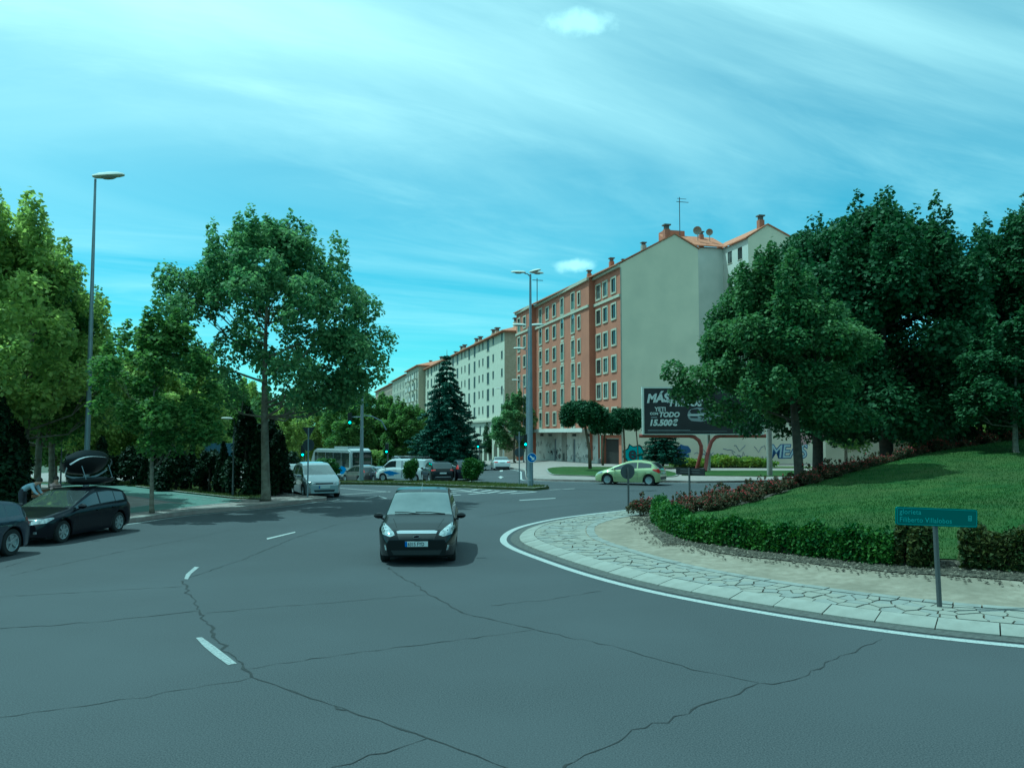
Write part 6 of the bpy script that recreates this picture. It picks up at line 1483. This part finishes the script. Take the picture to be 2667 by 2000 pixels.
def empty_part(nm, root, loc, s, wr, style):
    tm, rm = wheel_meshes(style); t = link(nm, tm_wheel(), None, root, loc); t.scale = (wr, .20 * s, wr)
    link('tyre', tm, None, t); link('rim', rm, None, t); return t
_hub = []
def tm_wheel():
    if not _hub:
        h = MB(); h.lathe([(.0, -.45), (.5, -.45), (.5, .2), (0, .2)], 14, 'y'); me = h.mesh('wheel'); me.materials.append(M['rim_dark']); _hub.append(me)
    return _hub[0]
def heading(fx, fy): return math.atan2(fy, fx)
MPV = dict(xf=2.18, xr=2.15, W=1.82, r=.32, wb=2.64, gc=.19, top=[(2.18, .62), (2.12, .72), (1.98, .80), (1.6, .92), (1.12, 1.04), (.95, 1.10), (.1, 1.53), (-.2, 1.60), (-.8, 1.62), (-1.5, 1.55), (-1.8, 1.44), (-2.08, 1.02), (-2.15, .72)],
           belt=[(2.18, .58), (2.0, .70), (1.6, .82), (1.0, .92), (-1.0, .98), (-1.8, 1.0), (-2.15, .68)], cowl=1.02, header=.08, roof_end=-1.72, tail_glass=-2.04, side=(-1.75, .95), pillars=[(-.38, -.28), (-1.32, -1.22)], mirror=.80, seams=[.78, -.32, -1.2], handles=[-.15, -1.05], tum=.21, fr=.85, pf=.46)
HATCH = dict(xf=2.1, xr=2.05, W=1.77, r=.31, wb=2.58, gc=.18, top=[(2.1, .58), (2.05, .68), (1.9, .75), (1.4, .86), (.98, .93), (.85, .97), (-.05, 1.35), (-.3, 1.415), (-.9, 1.42), (-1.5, 1.33), (-1.65, 1.28), (-1.98, .95), (-2.05, .7)],
             belt=[(2.1, .54), (1.9, .66), (1.4, .78), (.9, .86), (-1.0, .92), (-1.7, .95), (-2.05, .66)], cowl=.9, header=-.05, roof_end=-1.6, tail_glass=-1.94, side=(-1.55, .85), pillars=[(-.42, -.34), (-1.16, -1.1)], mirror=.66, seams=[.66, -.38, -1.12], handles=[-.22, -.98], tum=.19)
# --- the black people carrier in the middle of the road
g = px(1088, 1464, 0); hx, hy = .055, -.9985
ctr = (g.x - hx * 1.55, g.y - hy * 1.55 + .05)
c1_, patch, mir, body = make_car('people_carrier', (*ctr, 0), heading(hx, hy), 'black people carrier driving towards the camera in the middle of the roundabout', 'car', MPV, 'p_black')
hl_poly = [(.50, .70), (.60, .665), (.80, .70), (.855, .80), (.85, .90), (.80, .925), (.66, .85), (.54, .765)]
for poly in (hl_poly, mir(hl_poly)):
    h_ = patch('headlight', poly, 'x', 'headlight', .012)
patch('chrome_bar', [(-.44, .73), (.44, .73), (.47, .775), (.40, .79), (-.40, .79), (-.47, .775)], 'x', 'chrome', .02)
patch('grille', [(-.40, .60), (.40, .60), (.45, .72), (-.45, .72)], 'x', 'black', .008)
e_ = MB(); n = 18; e_.prism([(.085 * math.cos(2 * math.pi * k / n), .035 * math.sin(2 * math.pi * k / n)) for k in range(n)], -.012, .012); bd = e_.build('badge', M['chrome'], c1_, (2.215, 0, .67)); bd.rotation_euler = (0, -.1, math.pi / 2)
e_ = MB(); e_.prism([(.074 * math.cos(2 * math.pi * k / n), .026 * math.sin(2 * math.pi * k / n)) for k in range(n)], -.014, .014); e_.build('badge_field', M['p_navy'], bd)
patch('lower_grille', [(-.52, .26), (.52, .26), (.58, .36), (-.58, .36)], 'x', 'black', .006)
for s in (1, -1):
    q = [(.66 * s, .30), (.75 * s, .32), (.77 * s, .50), (.70 * s, .52)]; q = q if s > 0 else q[::-1]
    patch('fog_lamp_bezel', q, 'x', 'black', .006); patch('fog_lamp', [(s * .70 - .022, .36), (s * .70 + .022, .36), (s * .725 + .022, .47), (s * .725 - .022, .47)], 'x', 'headlight', .014)
def plate(root, x, z, text, rot, w=.52, h=.115, eu=True, tilt=0.0):
    m = MB(); m.box(-w / 2, w / 2, -.01, .004, -h / 2, h / 2); o = m.build('licence_plate', M['plate'], root, (x, 0, z)); o.rotation_euler = (0, 0, rot)
    if eu: q = MB(); q.box(-w / 2, -w / 2 + .05, -.013, -.0102, -h / 2, h / 2); q.build('plate_band', M['blue_sign'], o)
    if text: me = text_mesh(text, .115, M['plate_text'], .002, ext=.001); t = link('plate_lettering', me, None, o); t.location = (-w / 2 + .062, -.0125, -.04); t.rotation_euler = (math.pi / 2, 0, 0); t.scale = (.80, 1, 1)
    return o
plate(c1_, 2.215, .505, '6315 FYD', math.pi / 2)
for s in (1, -1):
    y0, y1 = (.62, -.10) if s > 0 else (.0, -.60)
    w1 = whole = None
    m = MB(); m.tube([(1.02, y0, 1.075), (.99, (y0 + y1) / 2, 1.11), (.97, y1, 1.115)], .012, 5); m.build('wiper', M['black'], c1_)
patch('hood_seam', [(1.3, .60), (2.0, .44), (2.0, .452), (1.3, .612)], 'z', 'rim_dark', .002, thick=.005, cell=.2); patch('hood_seam', [(1.3, -.612), (2.0, -.452), (2.0, -.44), (1.3, -.60)], 'z', 'rim_dark', .002, thick=.005, cell=.2)
m = MB(); m.tube([(0.0, 0, 1.54), (-.28, 0, 1.76)], [.008, .004], 5); m.build('aerial', M['black'], c1_)
patch('roof_seam', [(.02, -.62), (.045, -.62), (.045, .62), (.02, .62)], 'z', 'rim_dark', .002, thick=.004, cell=.2)
m = MB(); m.box(.33, .40, -.10, .10, 1.30, 1.37); m.build('rear_view_mirror', M['black'], c1_)
# --- black hatchback with open roof box
A = px(161, 1413, 0); Bq = A + Vector((.131, .991, 0)) * 2.58; f_ = Vector((A.x - Bq.x, A.y - Bq.y)); f_.normalize()
side_v = Vector((-f_.y, f_.x))       # its left
midw = (Vector(A[:2]) + Vector(Bq[:2])) / 2 - side_v * .82
c2_, patch, mir, body = make_car('hatchback', (midw.x, midw.y, 0), heading(f_.x, f_.y), 'black hatchback parked at the left kerb with its roof box open', 'car', HATCH, 'p_navy', wind='glass_tree')
q = [(.48, .56), (.78, .60), (.84, .70), (.80, .735), (.56, .69), (.46, .64)]
for poly in (q, mir(q)): patch('headlight', poly, 'x', 'headlight', .012)
patch('grille', [(-.26, .36), (.26, .36), (.33, .64), (-.33, .64)], 'x', 'black', .014); patch('grille_frame', [(-.36, .645), (.36, .645), (.36, .675), (-.36, .675)], 'x', 'chrome', .02)
for s in (1, -1): patch('fog_lamp', [(.6 * s - .04, .32), (.6 * s + .04, .32), (.6 * s + .04, .38), (.6 * s - .04, .38)], 'x', 'headlight', .012)
plate(c2_, 2.13, .46, '', math.pi / 2)
q = [(.50, .74), (.84, .74), (.84, .90), (.60, .92)]
for poly in (q, mir(q)): patch('taillight', poly, 'x', 'taillight', .012, sgn=-1)
for s in (.55, -.55):
    m = MB(); m.box(-1.25, .05, s - .015, s + .015, 1.44, 1.465); m.build('roof_bar', M['black'], c2_)
rb = empty('roof_box', (midw.x - f_.x * .45, midw.y - f_.y * .45, 0), heading(f_.x, f_.y), 'open black plastic roof box on the roof of the parked hatchback', 'roof box')
m = MB()   # lower tray: lofted shell
def shell(mb, x0, x1, w, z0, z1, inner=False, n=14):
    V = []; secs = 9
    for i in range(secs):
        t = i / (secs - 1); x = x0 + (x1 - x0) * t; ww = w * math.sqrt(max(.05, 1 - abs(2 * t - 1) ** 3.2)); zz = z0 + (z1 - z0) * (1 if True else 0)
        for k in range(n): 
            a = math.pi * k / (n - 1); V.append((x, ww * math.cos(a) * (1.0), z1 - (z1 - z0) * max(0.0, math.sin(a)) ** .6 * (1 - abs(2 * t - 1) ** 5 * .6)))
    mb.add(V, [[i * n + k, i * n + k + 1, (i + 1) * n + k + 1, (i + 1) * n + k] for i in range(secs - 1) for k in range(n - 1)])
shell(m, -1.55, .35, .42, 1.47, 1.66); o = m.build('tray', M['black'], rb, smooth=True); o.location.y = .05
m = MB(); shell(m, -1.0, 1.0, .46, 0, -.30); lid = m.mesh('lid'); bm = bmesh.new(); bm.from_mesh(lid)
for v in bm.verts: v.co.z = -v.co.z; v.co.y += .46
bm.to_mesh(lid); bm.free(); o = link('lid', lid, M['black'], rb, smooth=True); o.location = (-.62, -.36, 1.64); o.rotation_euler = (R(46), R(-4), 0)
m = MB(); V = [(-.98 + 1.96 * t / 12, .46 + s_y * .47 * math.sqrt(max(.02, 1 - abs(2 * t / 12 - 1) ** 3.2)), .0) for s_y in (-1, 1) for t in range(13)]
m.add([(a, b, c) for a, b, c in V] + [(a, (b - .46) * .93 + .46, .05) for a, b, c in V], [(k + o_, k + 1 + o_, k + 27 + o_, k + 26 + o_) for o_ in (0, 13) for k in range(12)]); m.build('lid_rim', M['poster_grey'], o)
for x in (-1.3, 0.0): m = MB(); m.tube([(x, .30, 1.64), (x + .05, .18, 2.05)], .012, 5); m.build('strut', M['steel'], rb)
# --- partial slate car ahead of it
g = px(27, 1447, 0); c_ = Vector(g[:2]) + Vector((f_.x, f_.y)) * 1.29 - side_v * .82
cx_, patch, mir, body = make_car('estate_car', (c_.x, c_.y, 0), heading(f_.x, f_.y), 'slate blue car cut by the left picture edge, parked ahead of the black hatchback', 'car', dict(HATCH, r=.33), 'p_slate', style='five')
q = [(.52, .72), (.84, .72), (.84, .90), (.62, .90)]
for poly in (q, mir(q)): patch('taillight', poly, 'x', 'taillight', .012, sgn=-1)
# --- silver people carrier joining from the side street
SMPV = dict(MPV, W=1.75, xf=2.1, xr=2.15, top=[(2.1, .62), (2.04, .72), (1.9, .80), (1.5, .95), (1.2, 1.04), (1.1, 1.08), (.25, 1.50), (-.1, 1.60), (-.8, 1.64), (-1.5, 1.55), (-1.8, 1.42), (-2.08, 1.0), (-2.15, .72)], cowl=1.15, header=.2, side=(-1.75, 1.1), mirror=.9)
fx, fy = .42, -.907; g = px(872, 1294, 0); ctr = (g.x - fx * 1.3 - .72 * .907 * .98, g.y - fy * 1.3 - .72 * .42 + .15)
c3_, patch, mir, body = make_car('people_carrier', (*ctr, 0), heading(fx, fy), 'silver people carrier waiting at the give-way line', 'car', SMPV, 'p_silver', wind='glass_tree', style='five')
q = [(.46, .66), (.62, .62), (.80, .66), (.84, .80), (.76, .86), (.52, .76)]
for poly in (q, mir(q)): patch('headlight', poly, 'x', 'headlight', .012)
patch('grille', [(-.40, .66), (.40, .66), (.42, .72), (-.42, .72)], 'x', 'black', .012); patch('lower_grille', [(-.45, .30), (.45, .30), (.5, .40), (-.5, .40)], 'x', 'black', .008); plate(c3_, 2.13, .53, '', math.pi / 2)
patch('bumper_strip', [(-.8, .44), (.8, .44), (.8, .465), (-.8, .465)], 'x', 'poster_grey', .01)
# --- champagne saloon behind
fx, fy = .40, -.916; g = px(760, 1286, 0)
c4_, patch, mir, body = make_car('small_car', (g.x - .4, g.y + 2.3, 0), heading(fx, fy), 'champagne-coloured small car half hidden behind the silver people carrier', 'car', HATCH, 'p_beige', wind='glass_tree', style='five')
q = [(.48, .60), (.78, .60), (.84, .70), (.80, .76), (.50, .72)]
for poly in (q, mir(q)): patch('headlight', poly, 'x', 'headlight', .012)
patch('lower_grille', [(-.5, .30), (.5, .30), (.55, .44), (-.55, .44)], 'x', 'black', .008); plate(c4_, 2.12, .40, '', math.pi / 2)
g = pxY(764, 1131, 60)
c4b, patch, mir, body = make_car('small_car', (g.x, 60, terr(g.x, 60)), heading(fx, fy), 'pale blue car farther up the side street, behind the champagne-coloured car', 'car', HATCH, 'p_silver', wind='glass_tree', style='five')
# --- lime green hatchback
LIME = dict(HATCH, W=1.75, xf=2.1, xr=1.93, wb=2.54, r=.315, top=[(2.1, .55), (2.04, .66), (1.8, .78), (1.3, .92), (1.1, .99), (.1, 1.40), (-.25, 1.465), (-.75, 1.47), (-1.3, 1.38), (-1.45, 1.33), (-1.85, .98), (-1.93, .7)], belt=[(2.1, .52), (1.8, .68), (1.2, .82), (0, .90), (-1.2, .98), (-1.6, 1.0), (-1.93, .66)],
            cowl=1.05, header=.1, roof_end=-1.40, tail_glass=-1.82, side=(-1.42, 1.0), pillars=[(-.62, -.54)], seams=[.78, -.58], handles=[-.42], mirror=.80, rub=.50, rub_m='p_green', tum=.2)
A = px(1597, 1263, 0); Bq = px(1696, 1263.5, 0); fx, fy = -.91, .415; md = (A + Bq) / 2; f2 = Vector((fx, fy)); left_v = Vector((-fy, fx))
c_ = Vector(md[:2]) - left_v * .0 + Vector((.1, .80))
c5_, patch, mir, body = make_car('hatchback', (c_.x, c_.y, 0), heading(fx, fy), 'lime green three-door hatchback passing in front of the corner lawn', 'car', LIME, 'p_green', wind='glass_car')
q = [(.52, .78), (.80, .74), (.84, .82), (.78, .97), (.64, 1.00)]
for poly in (q, mir(q)): patch('taillight', poly, 'x', 'taillight', .014, sgn=-1)
for s in (1, -1):
    q = [(-1.80, .78), (-1.50, .90), (-1.52, .98), (-1.78, .96)]; patch('taillight', q, 'y', 'taillight', .012, sgn=s)
    q = [(1.55, .70), (1.95, .62), (1.90, .72), (1.60, .80)]; patch('headlight', q, 'y', 'headlight', .012, sgn=s)
patch('bumper_insert', [(-.62, .34), (.62, .34), (.68, .52), (-.68, .52)], 'x', 'black', .012, sgn=-1); plate(c5_, -1.955, .74, '', -math.pi / 2)
q = [(.48, .60), (.80, .64), (.80, .76), (.56, .70)]
# --- cars behind the median
def rear_lights(patch, mir, q): 
    for poly in (q, mir(q)): patch('taillight', poly, 'x', 'taillight', .014, sgn=-1)
SUV = dict(xf=2.3, xr=2.28, W=1.84, r=.36, wb=2.66, gc=.26, top=[(2.3, .72), (2.2, .88), (1.8, .98), (1.25, 1.08), (1.1, 1.12), (.35, 1.55), (.05, 1.64), (-.8, 1.68), (-1.7, 1.60), (-1.85, 1.55), (-2.2, 1.12), (-2.28, .8)], belt=[(2.3, .68), (1.9, .85), (1.0, .98), (-1.0, 1.06), (-1.9, 1.12), (-2.28, .75)],
           cowl=1.15, header=.3, roof_end=-1.82, tail_glass=-2.16, side=(-1.8, 1.05), pillars=[(-.35, -.25), (-1.2, -1.12)], mirror=.85, seams=[.8, -.3], handles=[-.1, -1.0])
def rear_car(nm, x, Y, hd, label, cat, spec, pnt, q, txt_='', **k):
    g = pxY(x, 1131, Y); z = terr(g.x, Y); r = make_car(nm, (g.x, Y, z), hd, label, cat, spec, pnt, style='five', wind='glass_car', **k); rear_lights(r[1], r[2], q)
    plate(r[0], -spec['xr'] - .025, .82, '', -math.pi / 2, eu=False); return r
h_away = heading(-.42, .91)
g = pxY(1135, 1131, 67); suv, patch, mir, body = rear_car('off_road_car', 1138, 66, heading(-.30, .954), 'black off-road car seen from behind beyond the median', 'car', SUV, 'p_black', [(.55, 1.02), (.86, .98), (.88, 1.08), (.60, 1.12)])
patch('bumper_strip', [(-.6, .52), (.6, .52), (.6, .56), (-.6, .56)], 'x', 'chrome', .012, sgn=-1); patch('bumper_insert', [(-.7, .34), (.7, .34), (.75, .48), (-.75, .48)], 'x', 'black', .01, sgn=-1)
rear_car('estate_car', 1207, 66.5, heading(-.22, .975), 'dark blue estate car behind the olive median bush', 'car', SUV, 'p_navy', [(.70, 1.0), (.88, .98), (.88, 1.35), (.74, 1.30)])
rear_car('off_road_car', 1262, 84, heading(-.2, .98), 'dark car mostly hidden, left of the white saloon', 'car', SUV, 'p_black', [(.70, 1.0), (.88, .98), (.88, 1.2), (.74, 1.2)]) if False else None
rear_car('people_carrier', 940, 77, heading(-.62, .785), 'warm grey people carrier in front of the coach, behind the signal mast', 'car', dict(SMPV, W=1.8), 'p_grey', [(.66, 1.0), (.86, .98), (.84, 1.40), (.72, 1.38)])
rear_car('small_car', 984, 76, heading(-.5, .86), 'small dark blue car squeezed between grey people carrier and white van', 'car', HATCH, 'p_slate', [(.55, .8), (.84, .8), (.84, .95), (.6, .95)])
SAL = dict(HATCH, xr=2.35, xf=2.2, top=[(2.2, .58), (2.1, .70), (1.9, .77), (1.2, .90), (1.0, .94), (.2, 1.33), (-.1, 1.40), (-.9, 1.38), (-1.65, 1.02), (-1.75, 1.0), (-2.25, .98), (-2.35, .75)], belt=[(2.2, .54), (1.9, .68), (.9, .86), (-1.5, .95), (-2.25, .93), (-2.35, .7)], cowl=1.0, header=.15, roof_end=-.95, tail_glass=-1.6, side=(-1.45, .95), W=1.8)
wsal, patch, mir, body = rear_car('saloon_car', 1303, 90, heading(-.11, .994), 'white saloon driving away down the street of apartment blocks', 'car', SAL, 'p_white', [(.45, .80), (.84, .80), (.85, .93), (.5, .93)])
patch('bumper_insert', [(-.7, .24), (.7, .24), (.75, .40), (-.75, .40)], 'x', 'black', .01, sgn=-1)
for i, (x, Y, pnt) in enumerate([(1025, 92, 'p_silver'), (1050, 96, 'p_white'), (1072, 92, 'p_black'), (1092, 98, 'p_silver'), (1112, 96, 'p_white')]):
    g = pxY(x, 1131, Y); zz = pxY(x, 1188 , Y).z - 1.35; rear = rear_car('small_car', x, Y, heading(-.8, .6), ['silver car roof glinting above the white van cab', 'white car roof above the middle of the van', 'black car behind the van roof rack', 'silver car above the rear of the white van', 'white car left of the cedar trunk'][i], 'car', HATCH, pnt, [(.55, .8), (.84, .8), (.84, .95), (.6, .95)], group='cars parked far behind the white van')
    rear[0].location.z = zz
# white van
VAN = dict(xf=2.35, xr=2.45, W=1.9, r=.33, wb=3.1, gc=.22, sm=4, top=[(2.35, .78), (2.25, .98), (1.85, 1.12), (1.65, 1.2), (1.0, 1.82), (.75, 1.93), (0, 1.97), (-2.35, 1.95), (-2.45, 1.90)], belt=[(2.35, .74), (1.9, .95), (1.5, 1.1), (.4, 1.15), (-2.45, 1.15)],
           cowl=1.7, header=.95, roof_end=-5, tail_glass=-6, side=(.30, 1.6), pillars=[], mirror=1.35, seams=[.25, 1.3, -1.0], handles=[.45], tum=.08, pr=.08, rr=.2)
g = pxY(1052, 1131, 73.5); v_, patch, mir, body = make_car('van', (g.x, 73.5, terr(g.x, 73.5)), heading(-.94, .34), 'white delivery van with roof rack and blue lettering behind the median bush', 'van', VAN, 'p_white', wind='glass_car', style='five')
for s in (1, -1):
    patch('livery_print', [(-.2, .70), (.9, .55), (1.5, .80), (.9, .95), (.2, .78)], 'y', 'coach_blue', .006, sgn=s, thick=.004, cell=.2); patch('livery_print', [(.45, .50), (1.1, .45), (1.1, .52), (.45, .58)], 'y', 'coach_blue', .006, sgn=s, thick=.004, cell=.2)
    patch('door_post', [(-.35, .35), (-.22, .35), (-.22, 1.8), (-.35, 1.8)], 'y', 'poster_grey', .004, sgn=s, thick=.004, cell=.2)
    patch('livery_print', [(-1.9, 1.35), (-.8, 1.30), (-.8, 1.5), (-1.9, 1.52)], 'y', 'board_blue', .006, sgn=s, thick=.004, cell=.2)
patch('headlight', [(.60, .78), (.86, .78), (.86, .98), (.66, .98)], 'x', 'headlight', .01); patch('headlight', mir([(.60, .78), (.86, .78), (.86, .98), (.66, .98)]), 'x', 'headlight', .01)
m = MB()
for s in (-.7, .7): m.tube([(-2.2, s, 2.12), (.7, s, 2.12)], .03, 5)
for k in range(6): xk = -2.2 + k * .57; m.tube([(xk, -.7, 2.12), (xk, .7, 2.12)], .03, 5); m.tube([(xk, -.7, 1.93), (xk, -.7, 2.12)], .025, 5); m.tube([(xk, .7, 1.93), (xk, .7, 2.12)], .025, 5)
m.build('roof_rack', M['black'], v_)
# coach
def coach():
    Yc = 84.5; g = pxY(889, 1131, Yc); z0 = terr(g.x, Yc)
    root = empty('coach', (g.x, Yc, z0), heading(-.70, .714), 'white coach with dark windows and blue and yellow side graphics behind the parked cars', 'coach')
    L2, W2, H2 = 3.7, 1.25, 3.30
    prof = [(-L2, .45), (-L2 - .05, 1.0), (-L2, 2.4), (-L2 + .2, 3.1), (-L2 + .6, H2), (L2 - 1.0, H2 - .02), (L2 - .45, 3.05), (L2 - .05, 2.2), (L2 + .1, 1.2), (L2, .45)]
    m = MB(); m.prism(prof, -W2, W2); me = m.mesh('body'); bm = bmesh.new(); bm.from_mesh(me); bmesh.ops.bevel(bm, geom=[e for e in bm.edges if e.calc_length() > 0.2 and abs(e.verts[0].co.y - e.verts[1].co.y) < .01], offset=.12, segments=3, affect='EDGES'); bm.to_mesh(me); bm.free()
    link('body', me, M['coach_white'], root, smooth=True, ang=40)
    for s in (-1, 1):
        y = s * (W2 + .006); k = -L2 + .35
        while k < L2 - .8:
            b = min(k + 1.38, L2 - .75); w = MB(); w.box(k, b, min(y, y - s * .02), max(y, y - s * .02), 1.5, 2.9); w.build('side_window', M['glass_car'], root); k += 1.43
        for (a, b, c, d, mt) in ((-L2 + .8, -L2 + 2.8, .8, 1.6, 'coach_blue'), (-L2 + 2.9, -L2 + 3.8, .6, 1.6, 'coach_yellow'), (.5, 2.3, .7, 1.5, 'coach_blue')):
            w = MB(); n = 18; w.add([((a + b) / 2 + (b - a) / 2 * math.cos(2 * math.pi * q / n), y + s * .004, (c + d) / 2 + (d - c) / 2 * math.sin(2 * math.pi * q / n)) for q in range(n)], [list(range(n))]); w.build('livery_print', M[mt], root)
    m = MB(); m.box(-L2 - .06, -L2 - .04, -W2 + .18, W2 - .16, 1.55, 2.95); m.build('rear_window', M['glass_car'], root)
    for s in (-1, 1): m = MB(); m.box(-L2 - .07, -L2 - .03, s * 1.05 - .09, s * 1.05 + .09, .9, 1.4); m.build('taillight', M['taillight'], root)
    m = MB(); m.box(-L2 + 1.2, -L2 + 3.6, -.85, .85, H2, H2 + .2); m.build('air_conditioner', M['coach_white'], root)
    for xx in (-2.7, 2.9):
        for s in (-1, 1): empty_part('wheel', root, (xx, s * (W2 - .14), .48), s, .48, 'five')
    m = MB(); m.box(-L2 + .2, L2 - .2, -W2 + .1, W2 - .1, .3, .5); m.build('underbody', M['black'], root)
    plate(root, -L2 - .08, .75, '', -math.pi / 2, eu=False)
coach()

# ------------------------------------------------------------------ people
def person(loc, rz, joints, label, shirt, trousers, hair='hair', seated=False):
    """joints: dict of named points; one skinned body, clothing by height bands"""
    root = empty('person', loc, rz, label, 'person')
    J = joints; names = list(J); idx = {n: i for i, n in enumerate(names)}
    rad = dict(pelvis=(.15, .12), waist=(.135, .10), chest=(.17, .115), neck=(.055, .055), head0=(.075, .08), head1=(.085, .10), head2=(.055, .06), shl=(.07, .07), shr=(.07, .07), ell=(.045, .045), elr=(.045, .045), wrl=(.03, .03), wrr=(.03, .03), hal=(.035, .02), har=(.035, .02),
               hil=(.10, .10), hir=(.10, .10), knl=(.062, .062), knr=(.062, .062), anl=(.042, .042), anr=(.042, .042), tol=(.04, .03), tor=(.04, .03))
    E_ = [('pelvis', 'waist'), ('waist', 'chest'), ('chest', 'neck'), ('neck', 'head0'), ('head0', 'head1'), ('head1', 'head2')]
    for s in 'lr': E_ += [('chest', 'sh' + s), ('sh' + s, 'el' + s), ('el' + s, 'wr' + s), ('wr' + s, 'ha' + s), ('pelvis', 'hi' + s), ('hi' + s, 'kn' + s), ('kn' + s, 'an' + s), ('an' + s, 'to' + s)]
    me = bpy.data.meshes.new('body'); me.from_pydata([J[n] for n in names], [(idx[a], idx[b]) for a, b in E_], [])
    ob = bpy.data.objects.new('tmp', me); col.objects.link(ob); md = ob.modifiers.new('s', 'SKIN')
    for n in names: me.skin_vertices[0].data[idx[n]].radius = rad[n]; me.skin_vertices[0].data[idx[n]].use_root = (n == 'pelvis')
    sb = ob.modifiers.new('u', 'SUBSURF'); sb.levels = 2; sb.render_levels = 2
    bpy.context.view_layer.update(); m2 = bpy.data.meshes.new_from_object(ob.evaluated_get(bpy.context.evaluated_depsgraph_get())); bpy.data.objects.remove(ob); m2.name = 'body'
    m2.materials.clear()
    for x in ('skin', shirt, trousers, hair): m2.materials.append(M[x])
    pj = {n: Vector(J[n]) for n in names}
    groups = {0: ['head0', 'head1', 'head2', 'neck', 'wrl', 'wrr', 'hal', 'har'], 1: ['chest', 'waist', 'shl', 'shr', 'ell', 'elr'], 2: ['pelvis', 'hil', 'hir', 'knl', 'knr', 'anl', 'anr', 'tol', 'tor']}
    for f in m2.polygons:
        c = f.center; best = min(((c - pj[n]).length, g_) for g_, ns in groups.items() for n in ns); f.material_index = best[1]; f.use_smooth = True
    body = link('body', m2, None, root)
    h = MB(); h1 = pj['head1']; h2 = pj['head2']; up = (h2 - pj['head0']).normalized(); n = 12
    V = []
    for a in range(5):
        ph = math.pi * .5 * a / 4 * 1.15
        for k in range(n): t = 2 * math.pi * k / n; V.append((h1.x + .105 * math.sin(ph) * math.cos(t) - .012, h1.y + .105 * math.sin(ph) * math.sin(t), h1.z + .03 + .12 * math.cos(ph)))
    h.add(V, [[i * n + k, i * n + (k + 1) % n, (i + 1) * n + (k + 1) % n, (i + 1) * n + k] for i in range(4) for k in range(n)]); h.build('hair', M[hair], root, smooth=True)
    return root
bend = dict(pelvis=(0, 0, .92), waist=(.10, 0, 1.02), chest=(.34, 0, 1.14), neck=(.48, 0, 1.18), head0=(.52, 0, 1.20), head1=(.57, 0, 1.24), head2=(.60, 0, 1.31), shl=(.38, .19, 1.12), shr=(.38, -.19, 1.12), ell=(.50, .22, .88), elr=(.52, -.22, .88), wrl=(.66, .15, .74), wrr=(.68, -.15, .74), hal=(.72, .13, .70), har=(.74, -.13, .70),
            hil=(0, .1, .86), hir=(0, -.1, .86), knl=(.06, .11, .48), knr=(.02, -.11, .48), anl=(0, .11, .08), anr=(-.02, -.11, .08), tol=(.14, .12, .04), tor=(.12, -.12, .04))
g = pxY(93, 1290, 29.3); person((g.x - .3, 29.0, .13), .1, bend, 'person in pale blue shirt bending forward behind the black hatchback', 'cloth_blue', 'cloth_dark')
sit = dict(pelvis=(0, 0, .52), waist=(.0, 0, .66), chest=(.02, 0, .90), neck=(.03, 0, 1.06), head0=(.04, 0, 1.11), head1=(.05, 0, 1.18), head2=(.04, 0, 1.27), shl=(.02, .18, .98), shr=(.02, -.18, .98), ell=(.06, .24, .74), elr=(.06, -.24, .74), wrl=(.28, .14, .64), wrr=(.28, -.14, .64), hal=(.34, .10, .62), har=(.34, -.10, .62),
           hil=(.08, .1, .50), hir=(.08, -.1, .50), knl=(.46, .12, .50), knr=(.46, -.12, .50), anl=(.48, .12, .08), anr=(.48, -.12, .08), tol=(.60, .13, .04), tor=(.60, -.13, .04))
g = pxY(143, 1270, 31.5); person((g.x, 31.5, .13), -.2, sit, 'person in pale pink top sitting on the park bench', 'cloth_pink', 'cloth_dark')
be = empty('park_bench', (g.x + .0, 31.5, .13), -.2, 'wooden park bench under the left trees', 'bench')
for k in range(4): m = MB(); m.box(-.22 + k * .11, -.13 + k * .11, -.8, .8, .40, .43); m.build('slat', M['wood'], be)
for k in range(2): m = MB(); m.box(-.30, -.27, -.8, .8, .55 + k * .16, .66 + k * .16); m.build('backrest_slat', M['wood'], be)
for s in (-.65, .65): m = MB(); m.box(-.28, .2, s - .03, s + .03, 0, .40); m.box(-.34, -.30, s - .03, s + .03, 0, .85); m.build('leg', M['dark_post'], be)
# person walking by the arcade
stand = dict(pelvis=(0, 0, .95), waist=(.0, 0, 1.08), chest=(.0, 0, 1.32), neck=(.0, 0, 1.48), head0=(.01, 0, 1.54), head1=(.02, 0, 1.62), head2=(.01, 0, 1.71), shl=(0, .19, 1.40), shr=(0, -.19, 1.40), ell=(-.04, .24, 1.12), elr=(.04, -.24, 1.12), wrl=(.06, .25, .90), wrr=(.16, -.25, .92), hal=(.08, .25, .82), har=(.2, -.25, .85),
             hil=(0, .1, .88), hir=(0, -.1, .88), knl=(.12, .1, .50), knr=(-.06, -.1, .50), anl=(.12, .1, .10), anr=(-.28, -.1, .14), tol=(.26, .1, .05), tor=(-.18, -.1, .05))
g = pxY(1241, 1131, 92); person((g.x, 92, terr(g.x, 92)), 1.2, stand, 'distant person in dark clothes walking beside the cedar', 'cloth_dark', 'cloth_dark')
for m_ in list(bpy.data.meshes):
    if m_.users == 0: bpy.data.meshes.remove(m_)
